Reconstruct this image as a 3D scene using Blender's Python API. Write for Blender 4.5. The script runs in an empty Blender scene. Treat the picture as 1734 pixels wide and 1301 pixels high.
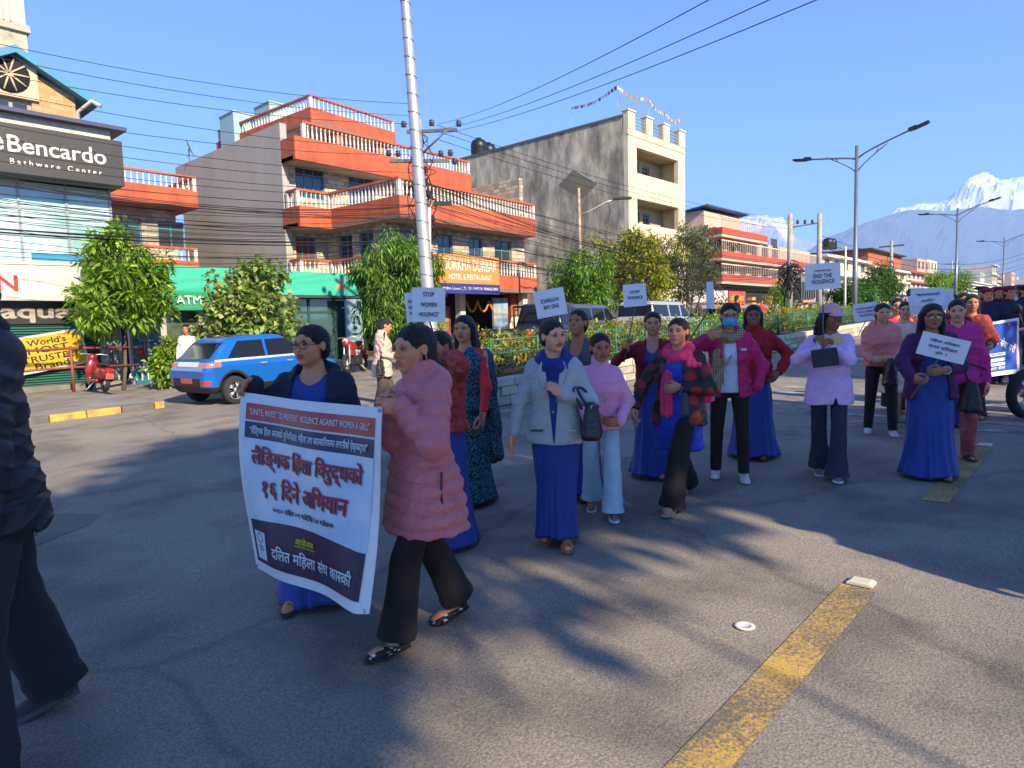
import bpy, bmesh, math, random
import numpy as np
from mathutils import Vector, Matrix

# ------------------------------------------------------------------ camera, sky, sun, exposure
SC = bpy.context.scene
COL = SC.collection
PI = math.pi
CAM_H = 1.59            # camera height above the road under it
SLOPE = 0.0296          # the street climbs gently along +X
YAW, PITCH, ROLL = math.radians(42.25), math.radians(-4.8), math.radians(1.6)
SUN_EL, SHADOW_AZ = math.radians(31.0), math.radians(77.0)

def cam_basis():
    f = Vector((math.cos(PITCH)*math.cos(YAW), math.cos(PITCH)*math.sin(YAW), math.sin(PITCH)))
    r = f.cross(Vector((0, 0, 1))).normalized(); u = r.cross(f)
    c, s = math.cos(ROLL), math.sin(ROLL)
    return c*r - s*u, s*r + c*u, f
CR, CU, CF = cam_basis()
cam_data = bpy.data.cameras.new('camera')
cam_data.sensor_width = 36; cam_data.lens = 1150/1734*36
cam_data.clip_start = 0.05; cam_data.clip_end = 120000
cam = bpy.data.objects.new('camera', cam_data); COL.objects.link(cam)
m = Matrix((CR, CU, -CF)).transposed().to_4x4(); m.translation = (0, 0, CAM_H)
cam.matrix_world = m
SC.camera = cam

world = bpy.data.worlds.new('World'); SC.world = world; world.use_nodes = True
wn = world.node_tree.nodes; wl = world.node_tree.links
bg = wn['Background']; sky = wn.new('ShaderNodeTexSky'); sky.sky_type = 'NISHITA'; sky.sun_disc = False
sky.sun_elevation = SUN_EL
sun_vec = Vector((-math.cos(SHADOW_AZ)*math.cos(SUN_EL), -math.sin(SHADOW_AZ)*math.cos(SUN_EL), math.sin(SUN_EL)))
sky.sun_rotation = math.atan2(sun_vec.x, sun_vec.y)
sky.altitude = 6000; sky.air_density = 1.5; sky.dust_density = 0.0; sky.ozone_density = 6.0
hsv = wn.new('ShaderNodeHueSaturation'); hsv.inputs['Hue'].default_value = .509; hsv.inputs['Saturation'].default_value = 1.1; hsv.inputs['Value'].default_value = .95
wl.new(sky.outputs[0], hsv.inputs['Color']); wl.new(hsv.outputs[0], bg.inputs[0]); bg.inputs[1].default_value = 0.086

sun_data = bpy.data.lights.new('sun', 'SUN'); sun_data.energy = 3.35; sun_data.angle = math.radians(0.8)
sun_data.color = (1.0, 0.85, 0.62)
sun = bpy.data.objects.new('sun', sun_data); COL.objects.link(sun)
sun.rotation_euler = sun_vec.to_track_quat('Z', 'Y').to_euler()
sun.location = sun_vec*40

SC.view_settings.view_transform = 'Standard'; SC.view_settings.look = 'None'
SC.view_settings.exposure = 1.95; SC.view_settings.gamma = 1.0
SC.render.engine = 'CYCLES'
SC.cycles.max_bounces = 6; SC.cycles.diffuse_bounces = 3; SC.cycles.glossy_bounces = 3
SC.cycles.transmission_bounces = 4; SC.cycles.transparent_max_bounces = 8; SC.cycles.volume_bounces = 1
SC.cycles.use_denoising = True
SC.cycles.caustics_reflective = False; SC.cycles.caustics_refractive = False

# ------------------------------------------------------------------ helpers
def gz(x):                                   # ground height of the sloping street
    return SLOPE*x
IW, IH, IF = 1734.0, 1301.0, 1150.0
def ray(x, y):
    return float((x-IW/2)/IF)*CR - float((y-IH/2)/IF)*CU + CF
def G(x, y, h=0.0):                          # sight line -> point h above the street
    d = ray(x, y); t = (h-CAM_H)/(d.z-SLOPE*d.x); return Vector((0, 0, CAM_H)) + d*t
def atY(x, y, Y): d = ray(x, y); return Vector((0, 0, CAM_H)) + d*(Y/d.y)
def atX(x, y, X): d = ray(x, y); return Vector((0, 0, CAM_H)) + d*(X/d.x)
def atD(x, y, D): return Vector((0, 0, CAM_H)) + ray(x, y)*float(D)

def new_obj(name, data, parent=None, loc=(0, 0, 0), rz=0.0):
    o = bpy.data.objects.new(name, data); COL.objects.link(o)
    o.location = loc; o.rotation_euler = (0, 0, rz)
    if parent: o.parent = parent
    return o
def tag(o, label=None, cat=None, group=None, kind=None):
    if label: o['label'] = label
    if cat: o['category'] = cat
    if group: o['group'] = group
    if kind: o['kind'] = kind
    return o
def thing(name, label, cat, loc=(0, 0, 0), rz=0.0, group=None):
    return tag(new_obj(name, None, None, loc, rz), label, cat, group)
def copy_tree(o, parent=None):
    c = o.copy(); COL.objects.link(c)
    c.parent = parent
    for ch in list(o.children): copy_tree(ch, c)
    return c
def np_mesh(name, V, F, mats, parent=None, smooth=True, col=None, mi=None):
    """V (n,3), F list of index arrays / (m,4) array"""
    me = bpy.data.meshes.new(name)
    V = np.asarray(V, np.float32)
    if isinstance(F, np.ndarray):
        k = F.shape[1]; nf = len(F)
        me.vertices.add(len(V)); me.vertices.foreach_set('co', V.ravel())
        me.loops.add(nf*k); me.loops.foreach_set('vertex_index', F.astype(np.int32).ravel())
        me.polygons.add(nf); me.polygons.foreach_set('loop_start', np.arange(0, nf*k, k, dtype=np.int32))
        me.polygons.foreach_set('loop_total', np.full(nf, k, np.int32))
        me.update(calc_edges=True)
    else:
        me.from_pydata(V.tolist(), [], F)
    if mi is not None: me.polygons.foreach_set('material_index', np.asarray(mi, np.int32))
    me.polygons.foreach_set('use_smooth', np.full(len(me.polygons), bool(smooth)))
    if col is not None:
        a = me.color_attributes.new('Col', 'FLOAT_COLOR', 'POINT')
        c4 = np.ones((len(V), 4), np.float32); c4[:, :3] = col
        a.data.foreach_set('color', c4.ravel())
    for m_ in (mats if isinstance(mats, (list, tuple)) else [mats]): me.materials.append(m_)
    me.update()
    return new_obj(name, me, parent)

class MB:
    """collects boxes, tubes, prisms and sheets for one mesh"""
    def __init__(s): s.v = []; s.f = []; s.m = []; s.sm = []; s.st = []
    def add(s, V, F, mi=0, smooth=False):
        o = len(s.v); s.v += [tuple(p) for p in V]; s.st.append((o, len(s.f)))
        for f in F: s.f.append([i+o for i in f]); s.m.append(mi); s.sm.append(smooth)
        return s
    def box(s, c, d, rz=0.0, mi=0, R=None):
        hx, hy, hz = d[0]/2, d[1]/2, d[2]/2; V = []
        cc, ss = math.cos(rz), math.sin(rz); c = Vector(c)
        for x, y, z in ((-1,-1,-1),(1,-1,-1),(1,1,-1),(-1,1,-1),(-1,-1,1),(1,-1,1),(1,1,1),(-1,1,1)):
            p = Vector((x*hx, y*hy, z*hz))
            p = R @ p if R is not None else Vector((p.x*cc-p.y*ss, p.x*ss+p.y*cc, p.z))
            V.append(c+p)
        return s.add(V, [[3,2,1,0],[4,5,6,7],[0,1,5,4],[1,2,6,5],[2,3,7,6],[3,0,4,7]], mi)
    def bx(s, x0, x1, y0, y1, z0, z1, mi=0):
        return s.box(((x0+x1)/2, (y0+y1)/2, (z0+z1)/2), (abs(x1-x0), abs(y1-y0), abs(z1-z0)), 0, mi)
    def prism(s, poly, z0, z1, mi=0):
        n = len(poly); A = sum(poly[i][0]*poly[(i+1) % n][1]-poly[(i+1) % n][0]*poly[i][1] for i in range(n))
        if A < 0: poly = poly[::-1]
        V = [(p[0], p[1], z0) for p in poly]+[(p[0], p[1], z1) for p in poly]
        F = [list(range(n))[::-1], list(range(n, 2*n))]+[[i, (i+1) % n, n+(i+1) % n, n+i] for i in range(n)]
        return s.add(V, F, mi)
    def tube(s, pts, r, seg=8, mi=0, caps=True, smooth=True):
        pts = [Vector(p) for p in pts]; n = len(pts)
        rs = r if isinstance(r, (list, tuple)) else [r]*n
        V = []; up = None
        for i, p in enumerate(pts):
            t = (pts[min(i+1, n-1)]-pts[max(i-1, 0)])
            t = t.normalized() if t.length > 1e-9 else Vector((0, 0, 1))
            if up is None:
                up = Vector((0, 0, 1)) if abs(t.z) < .9 else Vector((1, 0, 0))
            a = t.cross(up); a = a.normalized() if a.length > 1e-6 else t.orthogonal().normalized()
            b = a.cross(t).normalized(); up = b
            for k in range(seg):
                an = 2*PI*k/seg; V.append(p+(a*math.cos(an)+b*math.sin(an))*rs[i])
        F = [[i*seg+k, i*seg+(k+1) % seg, (i+1)*seg+(k+1) % seg, (i+1)*seg+k] for i in range(n-1) for k in range(seg)]
        s.add(V, F, mi, smooth)
        if caps:
            o = len(s.v)-len(V)
            s.f.append([o+k for k in range(seg)][::-1]); s.f.append([o+(n-1)*seg+k for k in range(seg)])
            s.m += [mi, mi]; s.sm += [False, False]
        return s
    def lathe(s, prof, c=(0, 0, 0), seg=12, mi=0, smooth=True, axis='z', caps=True):
        V = []; n = len(prof); c = Vector(c)
        for r, z in prof:
            for k in range(seg):
                a = 2*PI*k/seg; x, y = r*math.cos(a), r*math.sin(a)
                V.append(c+(Vector((x, y, z)) if axis == 'z' else Vector((x, -z, y)) if axis == 'y' else Vector((z, x, y))))
        F = [[i*seg+k, i*seg+(k+1) % seg, (i+1)*seg+(k+1) % seg, (i+1)*seg+k] for i in range(n-1) for k in range(seg)]
        if caps: F += [list(range(seg))[::-1], [(n-1)*seg+k for k in range(seg)]]
        return s.add(V, F, mi, smooth)
    def grid(s, fn, nu, nv, mi=0, smooth=True):
        V = [fn(i/nu, j/nv) for j in range(nv+1) for i in range(nu+1)]
        F = [[j*(nu+1)+i, j*(nu+1)+i+1, (j+1)*(nu+1)+i+1, (j+1)*(nu+1)+i] for j in range(nv) for i in range(nu)]
        return s.add(V, F, mi, smooth)
    def each(s, name, mats, parent=None):
        """one object per added piece"""
        out = []
        for i, (v0, f0) in enumerate(s.st):
            v1, f1 = s.st[i+1] if i+1 < len(s.st) else (len(s.v), len(s.f))
            q = MB(); q.v = s.v[v0:v1]; q.f = [[k-v0 for k in f] for f in s.f[f0:f1]]; q.m = s.m[f0:f1]; q.sm = s.sm[f0:f1]; out.append(q.build(name, mats, parent))
        return out
    def build(s, name, mats, parent=None, loc=(0, 0, 0), rz=0.0):
        me = bpy.data.meshes.new(name); me.from_pydata([tuple(p) for p in s.v], [], s.f)
        me.polygons.foreach_set('material_index', s.m); me.polygons.foreach_set('use_smooth', s.sm)
        for m_ in (mats if isinstance(mats, (list, tuple)) else [mats]): me.materials.append(m_)
        me.update()
        return new_obj(name, me, parent, loc, rz)

# ------------------------------------------------------------------ materials
MATS = {}
def srgb(r, g, b):
    return tuple(((c/255)/12.92 if c/255 <= .04045 else ((c/255+.055)/1.055)**2.4) for c in (r, g, b))
def M(name, c=(.5, .5, .5), rough=.6, var=.12, scale=6.0, bump=0.0, bscale=60.0, metal=0.0, spec=.5, vcol=False, emit=None, coat=0.0, sheen=0.0, alpha=None, stretch=None, c2=None, c2amt=.5, c2scale=3.0, trans=0.0):
    if name in MATS: return MATS[name]
    m_ = bpy.data.materials.new(name); m_.use_nodes = True; MATS[name] = m_
    nt = m_.node_tree; N = nt.nodes; L = nt.links; p = N['Principled BSDF']
    p.inputs['Roughness'].default_value = rough; p.inputs['Metallic'].default_value = metal
    p.inputs['Specular IOR Level'].default_value = spec
    if coat: p.inputs['Coat Weight'].default_value = coat; p.inputs['Coat Roughness'].default_value = .05
    if sheen: p.inputs['Sheen Weight'].default_value = sheen
    if trans: p.inputs['Transmission Weight'].default_value = trans
    tc = N.new('ShaderNodeTexCoord'); co = tc.outputs['Object']
    if stretch:
        mp = N.new('ShaderNodeMapping'); mp.inputs['Scale'].default_value = stretch; L.new(co, mp.inputs[0]); co = mp.outputs[0]
    if vcol:
        at = N.new('ShaderNodeVertexColor'); at.layer_name = 'Col'; base = at.outputs[0]
    else:
        rg = N.new('ShaderNodeRGB'); rg.outputs[0].default_value = (*c, 1); base = rg.outputs[0]
    if c2:
        nz = N.new('ShaderNodeTexNoise'); nz.inputs['Scale'].default_value = c2scale; nz.inputs['Detail'].default_value = 6; nz.inputs['Roughness'].default_value = .65
        L.new(co, nz.inputs['Vector'])
        rp = N.new('ShaderNodeValToRGB'); rp.color_ramp.elements[0].position = .5-c2amt*.3; rp.color_ramp.elements[1].position = .62+(.5-c2amt)*.2
        rp.color_ramp.elements[0].color = (1, 1, 1, 1); rp.color_ramp.elements[1].color = (0, 0, 0, 1)
        L.new(nz.outputs[0], rp.inputs[0])
        mx = N.new('ShaderNodeMixRGB'); L.new(rp.outputs[0], mx.inputs[0]); L.new(base, mx.inputs[2]); mx.inputs[1].default_value = (*c2, 1)
        base = mx.outputs[0]
    if var:
        nz = N.new('ShaderNodeTexNoise'); nz.inputs['Scale'].default_value = scale; nz.inputs['Detail'].default_value = 5
        L.new(co, nz.inputs['Vector'])
        mr = N.new('ShaderNodeMapRange'); mr.inputs['From Min'].default_value = .25; mr.inputs['From Max'].default_value = .75
        mr.inputs['To Min'].default_value = 1-var; mr.inputs['To Max'].default_value = 1+var
        L.new(nz.outputs[0], mr.inputs[0])
        hs = N.new('ShaderNodeHueSaturation'); L.new(base, hs.inputs['Color']); L.new(mr.outputs[0], hs.inputs['Value']); base = hs.outputs[0]
    L.new(base, p.inputs['Base Color'])
    if bump:
        nb = N.new('ShaderNodeTexNoise'); nb.inputs['Scale'].default_value = bscale; nb.inputs['Detail'].default_value = 4
        L.new(co, nb.inputs['Vector'])
        bp = N.new('ShaderNodeBump'); bp.inputs['Strength'].default_value = bump; bp.inputs['Distance'].default_value = .02
        L.new(nb.outputs[0], bp.inputs['Height']); L.new(bp.outputs[0], p.inputs['Normal'])
    if emit:
        p.inputs['Emission Color'].default_value = (*emit[0], 1); p.inputs['Emission Strength'].default_value = emit[1]
    if alpha is not None: p.inputs['Alpha'].default_value = alpha
    return m_
def nodes_of(m_): return m_.node_tree.nodes, m_.node_tree.links, m_.node_tree.nodes['Principled BSDF']
def base_socket(m_):
    N, L, p = nodes_of(m_); return p.inputs['Base Color'].links[0].from_socket

LET_SC = bpy.data.scenes.new('lettering_bench')
def text_data(body, size=1.0, weight=0.0, align='LEFT', shear=0.0):
    """flat lettering as (verts, faces) in the xy plane"""
    cu = bpy.data.curves.new('lettering', 'FONT'); cu.body = body; cu.size = size; cu.offset = weight; cu.resolution_u = 3
    cu.align_x = align; cu.shear = shear
    o = bpy.data.objects.new('lettering', cu); LET_SC.collection.objects.link(o)
    vl = LET_SC.view_layers[0]; vl.update(); dg = vl.depsgraph; me = o.evaluated_get(dg).to_mesh()
    V = np.array([v.co[:] for v in me.vertices], np.float32).reshape(-1, 3); F = [list(p.vertices) for p in me.polygons]
    o.to_mesh_clear(); bpy.data.objects.remove(o); bpy.data.curves.remove(cu)
    return V, F
def bolder(V, F, w):
    """thicken flat lettering with shifted copies, each a hair above the last"""
    if not w or not len(V): return V, F
    n = len(V); Vs = []; Fs = []
    for i, (dx, dy) in enumerate(((0, 0), (w, 0), (-w, 0), (0, w), (0, -w))):
        Vs.append(V+np.array([dx, dy, .0005*i], np.float32)); Fs += [[k+i*n for k in f] for f in F]
    return np.concatenate(Vs), Fs
def fit_text(body, w=None, h=None, weight=0.0, keep=False):
    """lettering scaled to width w and/or height h, centred on the origin"""
    V, F = bolder(*text_data(body), weight)
    if not len(V): return V, F
    lo, hi = V.min(0), V.max(0); V = V-(lo+hi)/2; ex = hi-lo
    sx = w/ex[0] if w else None; sy = h/ex[1] if h else None
    if keep: k = min(q for q in (sx, sy) if q); sx = sy = k
    V[:, 0] *= sx or sy; V[:, 1] *= sy or sx; V[:, 2] -= V[:, 2].min()
    return V, F
def plane_text(V, o, ex, ey, off=None):
    o, ex, ey = np.array(o), np.array(ex), np.array(ey)
    r = o+V[:, :1]*ex+V[:, 1:2]*ey+V[:, 2:3]*np.cross(ex, ey)
    return r if off is None else r+np.array(off)
# ------------------------------------------------------------------ implicit surfaces -> meshes (for bodies and clothes)
from concurrent.futures import ThreadPoolExecutor
POOL = ThreadPoolExecutor(4)
def nets(fn, lo, hi, h):
    lo = np.asarray(lo, np.float32); hi = np.asarray(hi, np.float32)
    B = np.maximum(np.ceil((hi-lo)/h/16).astype(int), 1)
    def ev(P):
        if len(P) < 6000: return fn(P)
        ch = [P[c:c+40000] for c in range(0, len(P), 40000)] if len(P) > 160000 else np.array_split(P, 4)
        return np.concatenate(list(POOL.map(fn, ch)))
    mg = lambda n: np.stack(np.meshgrid(*[np.arange(q) for q in n], indexing='ij'), -1).reshape(-1, 3)
    bi = mg(B); d = ev((lo+(bi*16+7.5)*h).astype(np.float32))
    D = np.where(d > 0, 1., -1.).astype(np.float32).reshape(B).repeat(16, 0).repeat(16, 1).repeat(16, 2)
    b2 = (bi[np.abs(d) < 17*h+.012][:, None, :]*4+mg((4, 4, 4))[None]).reshape(-1, 3)
    d2 = ev((lo+(b2*4+1.5)*h).astype(np.float32)) if len(b2) else np.zeros(0)
    l4 = mg((4, 4, 4)); sg = np.where(d2 > 0, 1., -1.).astype(np.float32)
    nd = (b2[:, None, :]*4+l4[None]).reshape(-1, 3); D[nd[:, 0], nd[:, 1], nd[:, 2]] = sg.repeat(64)
    nd = (b2[np.abs(d2) < 5.2*h][:, None, :]*4+l4[None]).reshape(-1, 3)
    if len(nd): D[nd[:, 0], nd[:, 1], nd[:, 2]] = ev((lo+nd*h).astype(np.float32))
    s = D < 0
    c8 = [s[i:s.shape[0]-1+i, j:s.shape[1]-1+j, k:s.shape[2]-1+k] for i in (0, 1) for j in (0, 1) for k in (0, 1)]
    cnt = sum(a.astype(np.int8) for a in c8); act = (cnt > 0) & (cnt < 8)
    ci = np.argwhere(act)
    if not len(ci): return np.zeros((0, 3), np.float32), np.zeros((0, 4), np.int32)
    idx = -np.ones(act.shape, np.int32); idx[act] = np.arange(len(ci))
    vals = {o: D[ci[:, 0]+o[0], ci[:, 1]+o[1], ci[:, 2]+o[2]] for o in [(i, j, k) for i in (0, 1) for j in (0, 1) for k in (0, 1)]}
    acc = np.zeros((len(ci), 3), np.float32); n = np.zeros(len(ci), np.float32)
    for o in vals:
        for ax in range(3):
            if o[ax] == 0:
                q = list(o); q[ax] = 1; a = vals[o]; b = vals[tuple(q)]
                mk = (a < 0) != (b < 0); t = np.where(mk, a/np.where(mk, a-b, 1), 0)
                p = np.tile(np.array(o, np.float32), (len(ci), 1)); p[:, ax] = t
                acc += p*mk[:, None]; n += mk
    V = lo+(ci+acc/n[:, None])*h
    F = []
    for ax in range(3):
        a = s.take(range(s.shape[ax]-1), ax); b = s.take(range(1, s.shape[ax]), ax)
        e = np.argwhere(a != b); o1, o2 = (ax+1) % 3, (ax+2) % 3
        e = e[(e[:, o1] > 0) & (e[:, o2] > 0) & (e[:, o1] < s.shape[o1]-1) & (e[:, o2] < s.shape[o2]-1)]
        flip = a[e[:, 0], e[:, 1], e[:, 2]]
        def cell(d1, d2):
            q = e.copy(); q[:, o1] -= d1; q[:, o2] -= d2; return idx[q[:, 0], q[:, 1], q[:, 2]]
        Q = np.stack([cell(1, 1), cell(0, 1), cell(0, 0), cell(1, 0)], 1)
        Q[~flip] = Q[~flip][:, ::-1]; F.append(Q)
    F = np.concatenate(F); F = F[(F >= 0).all(1)]
    return V.astype(np.float32), F
def smin(a, b, k):
    h = np.maximum(k-np.abs(a-b), 0)/k; return np.minimum(a, b)-h*h*k*.25
def smax(a, b, k): return -smin(-a, -b, k)
def cap(P, a, b, ra, rb, want_t=False):
    a = np.asarray(a, np.float32); ba = np.asarray(b, np.float32)-a; q = P-a
    t = np.clip((q@ba)*np.float32(1/max(float(ba@ba), 1e-9)), 0, 1)
    q -= t[:, None]*ba; d = np.sqrt(np.einsum('ij,ij->i', q, q))
    if want_t: return d, t
    return d-(ra+(rb-ra)*t)
def ell(P, c, r):
    q = (P-np.asarray(c, np.float32))/np.asarray(r, np.float32); k0 = np.sqrt((q*q).sum(1))
    q2 = q/np.asarray(r, np.float32); k1 = np.sqrt((q2*q2).sum(1))+1e-9
    return k0*(k0-1)/k1
def chain(P, pts, rs):
    d = None
    for i in range(len(pts)-1):
        c = cap(P, pts[i], pts[i+1], rs[i], rs[i+1]); d = c if d is None else np.minimum(d, c)
    return d
def norm(v): v = np.asarray(v, float); return v/(np.linalg.norm(v)+1e-12)
def rot_z(a): c, s = math.cos(a), math.sin(a); return np.array([[c, -s, 0], [s, c, 0], [0, 0, 1.]])
def rot_y(a): c, s = math.cos(a), math.sin(a); return np.array([[c, 0, s], [0, 1., 0], [-s, 0, c]])
def rot_x(a): c, s = math.cos(a), math.sin(a); return np.array([[1., 0, 0], [0, c, -s], [0, s, c]])
def ik(a, b, l1, l2, hint):
    a, b = np.asarray(a, float), np.asarray(b, float); d = b-a; L = np.linalg.norm(d)
    L2 = min(L, (l1+l2)*.995); b = a+d/L*L2; d = d/L
    x = (L2*L2+l1*l1-l2*l2)/(2*L2); hgt = math.sqrt(max(l1*l1-x*x, 0))
    h = np.asarray(hint, float); h = h-d*(h@d); h = norm(h)
    return a+d*x+h*hgt, b
def loft(path, ra, rb, ea, seg, rfun, parent_up=None):
    """rings along a path; ra/rb semi-axes along ea and its normal"""
    V = []; n = len(path); path = [np.asarray(p, float) for p in path]
    th = np.arange(seg)*2*PI/seg
    for i in range(n):
        t = norm(path[min(i+1, n-1)]-path[max(i-1, 0)])
        a = norm(np.asarray(ea, float)-t*(np.asarray(ea, float)@t)); b = np.cross(t, a)
        k = rfun(i/(n-1), th)
        V.append(path[i]+(np.cos(th)*ra[i]*k)[:, None]*a+(np.sin(th)*rb[i]*k)[:, None]*b)
    V = np.concatenate(V); i, k = np.meshgrid(np.arange(n-1), np.arange(seg), indexing='ij')
    F = np.stack([i*seg+k, i*seg+(k+1) % seg, (i+1)*seg+(k+1) % seg, (i+1)*seg+k], -1).reshape(-1, 4)
    return V, F
def join(parts):
    V = []; F = []; o = 0
    for v, f in parts:
        if len(v) == 0: continue
        V.append(np.asarray(v, np.float32)); F.append(np.asarray(f)+o); o += len(v)
    return np.concatenate(V), np.concatenate(F)
def spline(pts, n):
    pts = [np.asarray(p, float) for p in pts]; q = [2*pts[0]-pts[1]]+pts+[2*pts[-1]-pts[-2]]; out = []
    for i in range(n):
        u = i/(n-1)*(len(pts)-1); k = min(int(u), len(pts)-2); t = u-k; p0, p1, p2, p3 = q[k:k+4]
        out.append(.5*(2*p1+(p2-p0)*t+(2*p0-5*p1+4*p2-p3)*t*t+(3*p1-p0-3*p2+p3)*t**3))
    return out

TORSO = np.array([  # z, half width, half depth, forward offset (for a height of 1.6)
    (.30, .20, .15, 0), (.45, .19, .145, 0), (.60, .183, .135, 0), (.75, .183, .132, -.005), (.86, .176, .128, -.008), (.95, .158, .112, 0),
    (1.03, .154, .110, .004), (1.12, .166, .122, .012), (1.20, .172, .110, .006), (1.25, .168, .094, -.008), (1.285, .142, .078, -.018), (1.315, .09, .066, -.026), (1.35, .055, .055, -.03), (1.42, .05, .05, -.03)])

def head_sdf(Q, f):
    w = f.get('fw', 1.0); j = f.get('jaw', 1.0)
    d = ell(Q, (-.012, 0, .032), (.094, .074*w, .078))
    d = smin(d, ell(Q, (.020, 0, -.026), (.064, .059*w, .083)), .03)
    d = smin(d, ell(Q, (.030, 0, -.060), (.045, .047*w*j, .036)), .03)
    d = smin(d, ell(Q, (.062, 0, -.094), (.020, .020, .016)), .024)
    A = np.abs(Q[:, 1]); S = Q.copy(); S[:, 1] = A
    d = smin(d, ell(S, (.052, .037*w, -.026), (.028, .024, .024)), .022)
    d = smin(d, cap(S, (.080, 0, .024), (.066, .042, .025), .011, .010), .018)
    d = smax(d, -ell(S, (.096, .031, .004), (.019, .020, .0135)), .014)
    d = smin(d, cap(S, (.070, .0, .016), (.070, .0, .0), .016, .014), .02)
    ns = f.get('nose', 1.0); d = smin(d, cap(S, (.084, 0, .010), (.096+.008*ns, 0, -.026), .0065, .0095*ns), .010)
    d = smin(d, ell(S, (.092, .0115*ns, -.029), (.010, .0075*ns, .0075)), .006)
    sm = f.get('smile', 0)
    d = smin(d, ell(S, (.080, 0, -.058), (.013, .027, .017)), .012)
    d = smin(d, ell(S, (.090, .004, -.0525), (.0075, .020+.005*sm, .0048)), .004)
    d = smin(d, ell(S, (.0895, 0, -.0635), (.0078, .017+.004*sm, .0062)), .004)
    d = smax(d, -ell(S, (.100, 0, -.0577), (.010, .024+.005*sm, .0016+.0016*sm)), .003)
    d = smin(d, ell(S, (-.008, .074*w, -.002), (.017, .009, .030)), .008)
    d = smax(d, -ell(S, (-.002, .083*w, .002), (.009, .006, .016)), .005)
    return d
def hand_sdf(P, wrist, fdir, pnorm, side, curl, s):
    """palm + four fingers + thumb; fdir = finger direction, pnorm = palm normal, side = thumb side sign"""
    x = norm(fdir); z = np.asarray(pnorm, float); z = norm(z-x*(z@x)); y = np.cross(z, x)*side   # y points to the thumb side
    Rm = np.stack([x, y, z]).astype(np.float32); Q = ((P-np.asarray(wrist, np.float32))@Rm.T)/s
    d = cap(Q, (0, 0, 0), (.03, 0, 0), .023, .022)
    d = smin(d, np.maximum(ell(Q, (.048, 0, 0), (.052, .041, .016)), -1), .015)
    fl = (.078, .086, .080, .062); fy = (.028, .010, -.010, -.028)
    for L, y0 in zip(fl, fy):
        p = np.array([.085-.25*abs(y0), y0, 0.]); a = 0.0
        for kk, (q, cu) in enumerate(((.45, .8), (.32, 1.0), (.23, .7))):
            a += curl*cu*.95
            n_ = p+np.array([math.cos(a), 0, math.sin(a)])*L*q
            d = smin(d, cap(Q, p, n_, .0088-.0008*kk, .0082-.0008*kk), .004); p = n_
    p0 = np.array([.018, .026, .004]); p1 = p0+np.array([.030, .026, .010+.01*curl]); p2 = p1+np.array([.030, .004-.012*curl, .006+.014*curl]); p3 = p2+np.array([.022, -.002-.012*curl, .006+.006*curl])
    d = smin(d, chain(Q, [p0, p1, p2, p3], [.014, .0115, .010, .0085]), .008)
    return d*s

SKIN = dict(fair=srgb(228, 163, 124), mid=srgb(206, 140, 101), tan=srgb(182, 117, 80), dark=srgb(148, 94, 65))
def skin_mat():
    if 'skin' in MATS: return MATS['skin']
    m_ = M('skin', vcol=True, rough=.48, var=.06, scale=30, bump=.08, bscale=180, spec=.4)
    N, L, p = nodes_of(m_); p.inputs['Subsurface Weight'].default_value = .06; p.inputs['Subsurface Radius'].default_value = (.01, .004, .002); return m_
def hair_mat(c=(.012, .009, .008)):
    k = 'hair'+str(c)
    if k in MATS: return MATS[k]
    m_ = M(k, c, rough=.40, var=.75, scale=26, bump=1.0, bscale=26, stretch=(1.4, 9, 2.2), spec=.42); return m_
def cloth(name, c=(.5, .5, .5), rough=.85, **kw):
    a = dict(var=.12, scale=9, bump=.5, bscale=17, sheen=.04, spec=.22); a.update(kw)
    return M(name, tuple(min(.8, q*g_) for q, g_ in zip(c, (1.9, 1.6, 1.4))), rough, **a)

def wrinkle(P, seed, f=1.0):
    r = np.random.RandomState(seed); w = 0
    for k in range(3):
        a, b = r.normal(size=3), r.normal(size=3); a[2] += 1.2
        a = a/np.linalg.norm(a)*(26+14*k)*f; b = b/np.linalg.norm(b)*(11+5*k)*f
        q = np.sin(P@a.astype(np.float32)+1.9*np.sin(P@b.astype(np.float32)+r.rand()*6)+r.rand()*6)
        w = w+(1-2.2*(1-np.abs(q))**2)/(1+.4*k)
    return w/2.4

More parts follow.
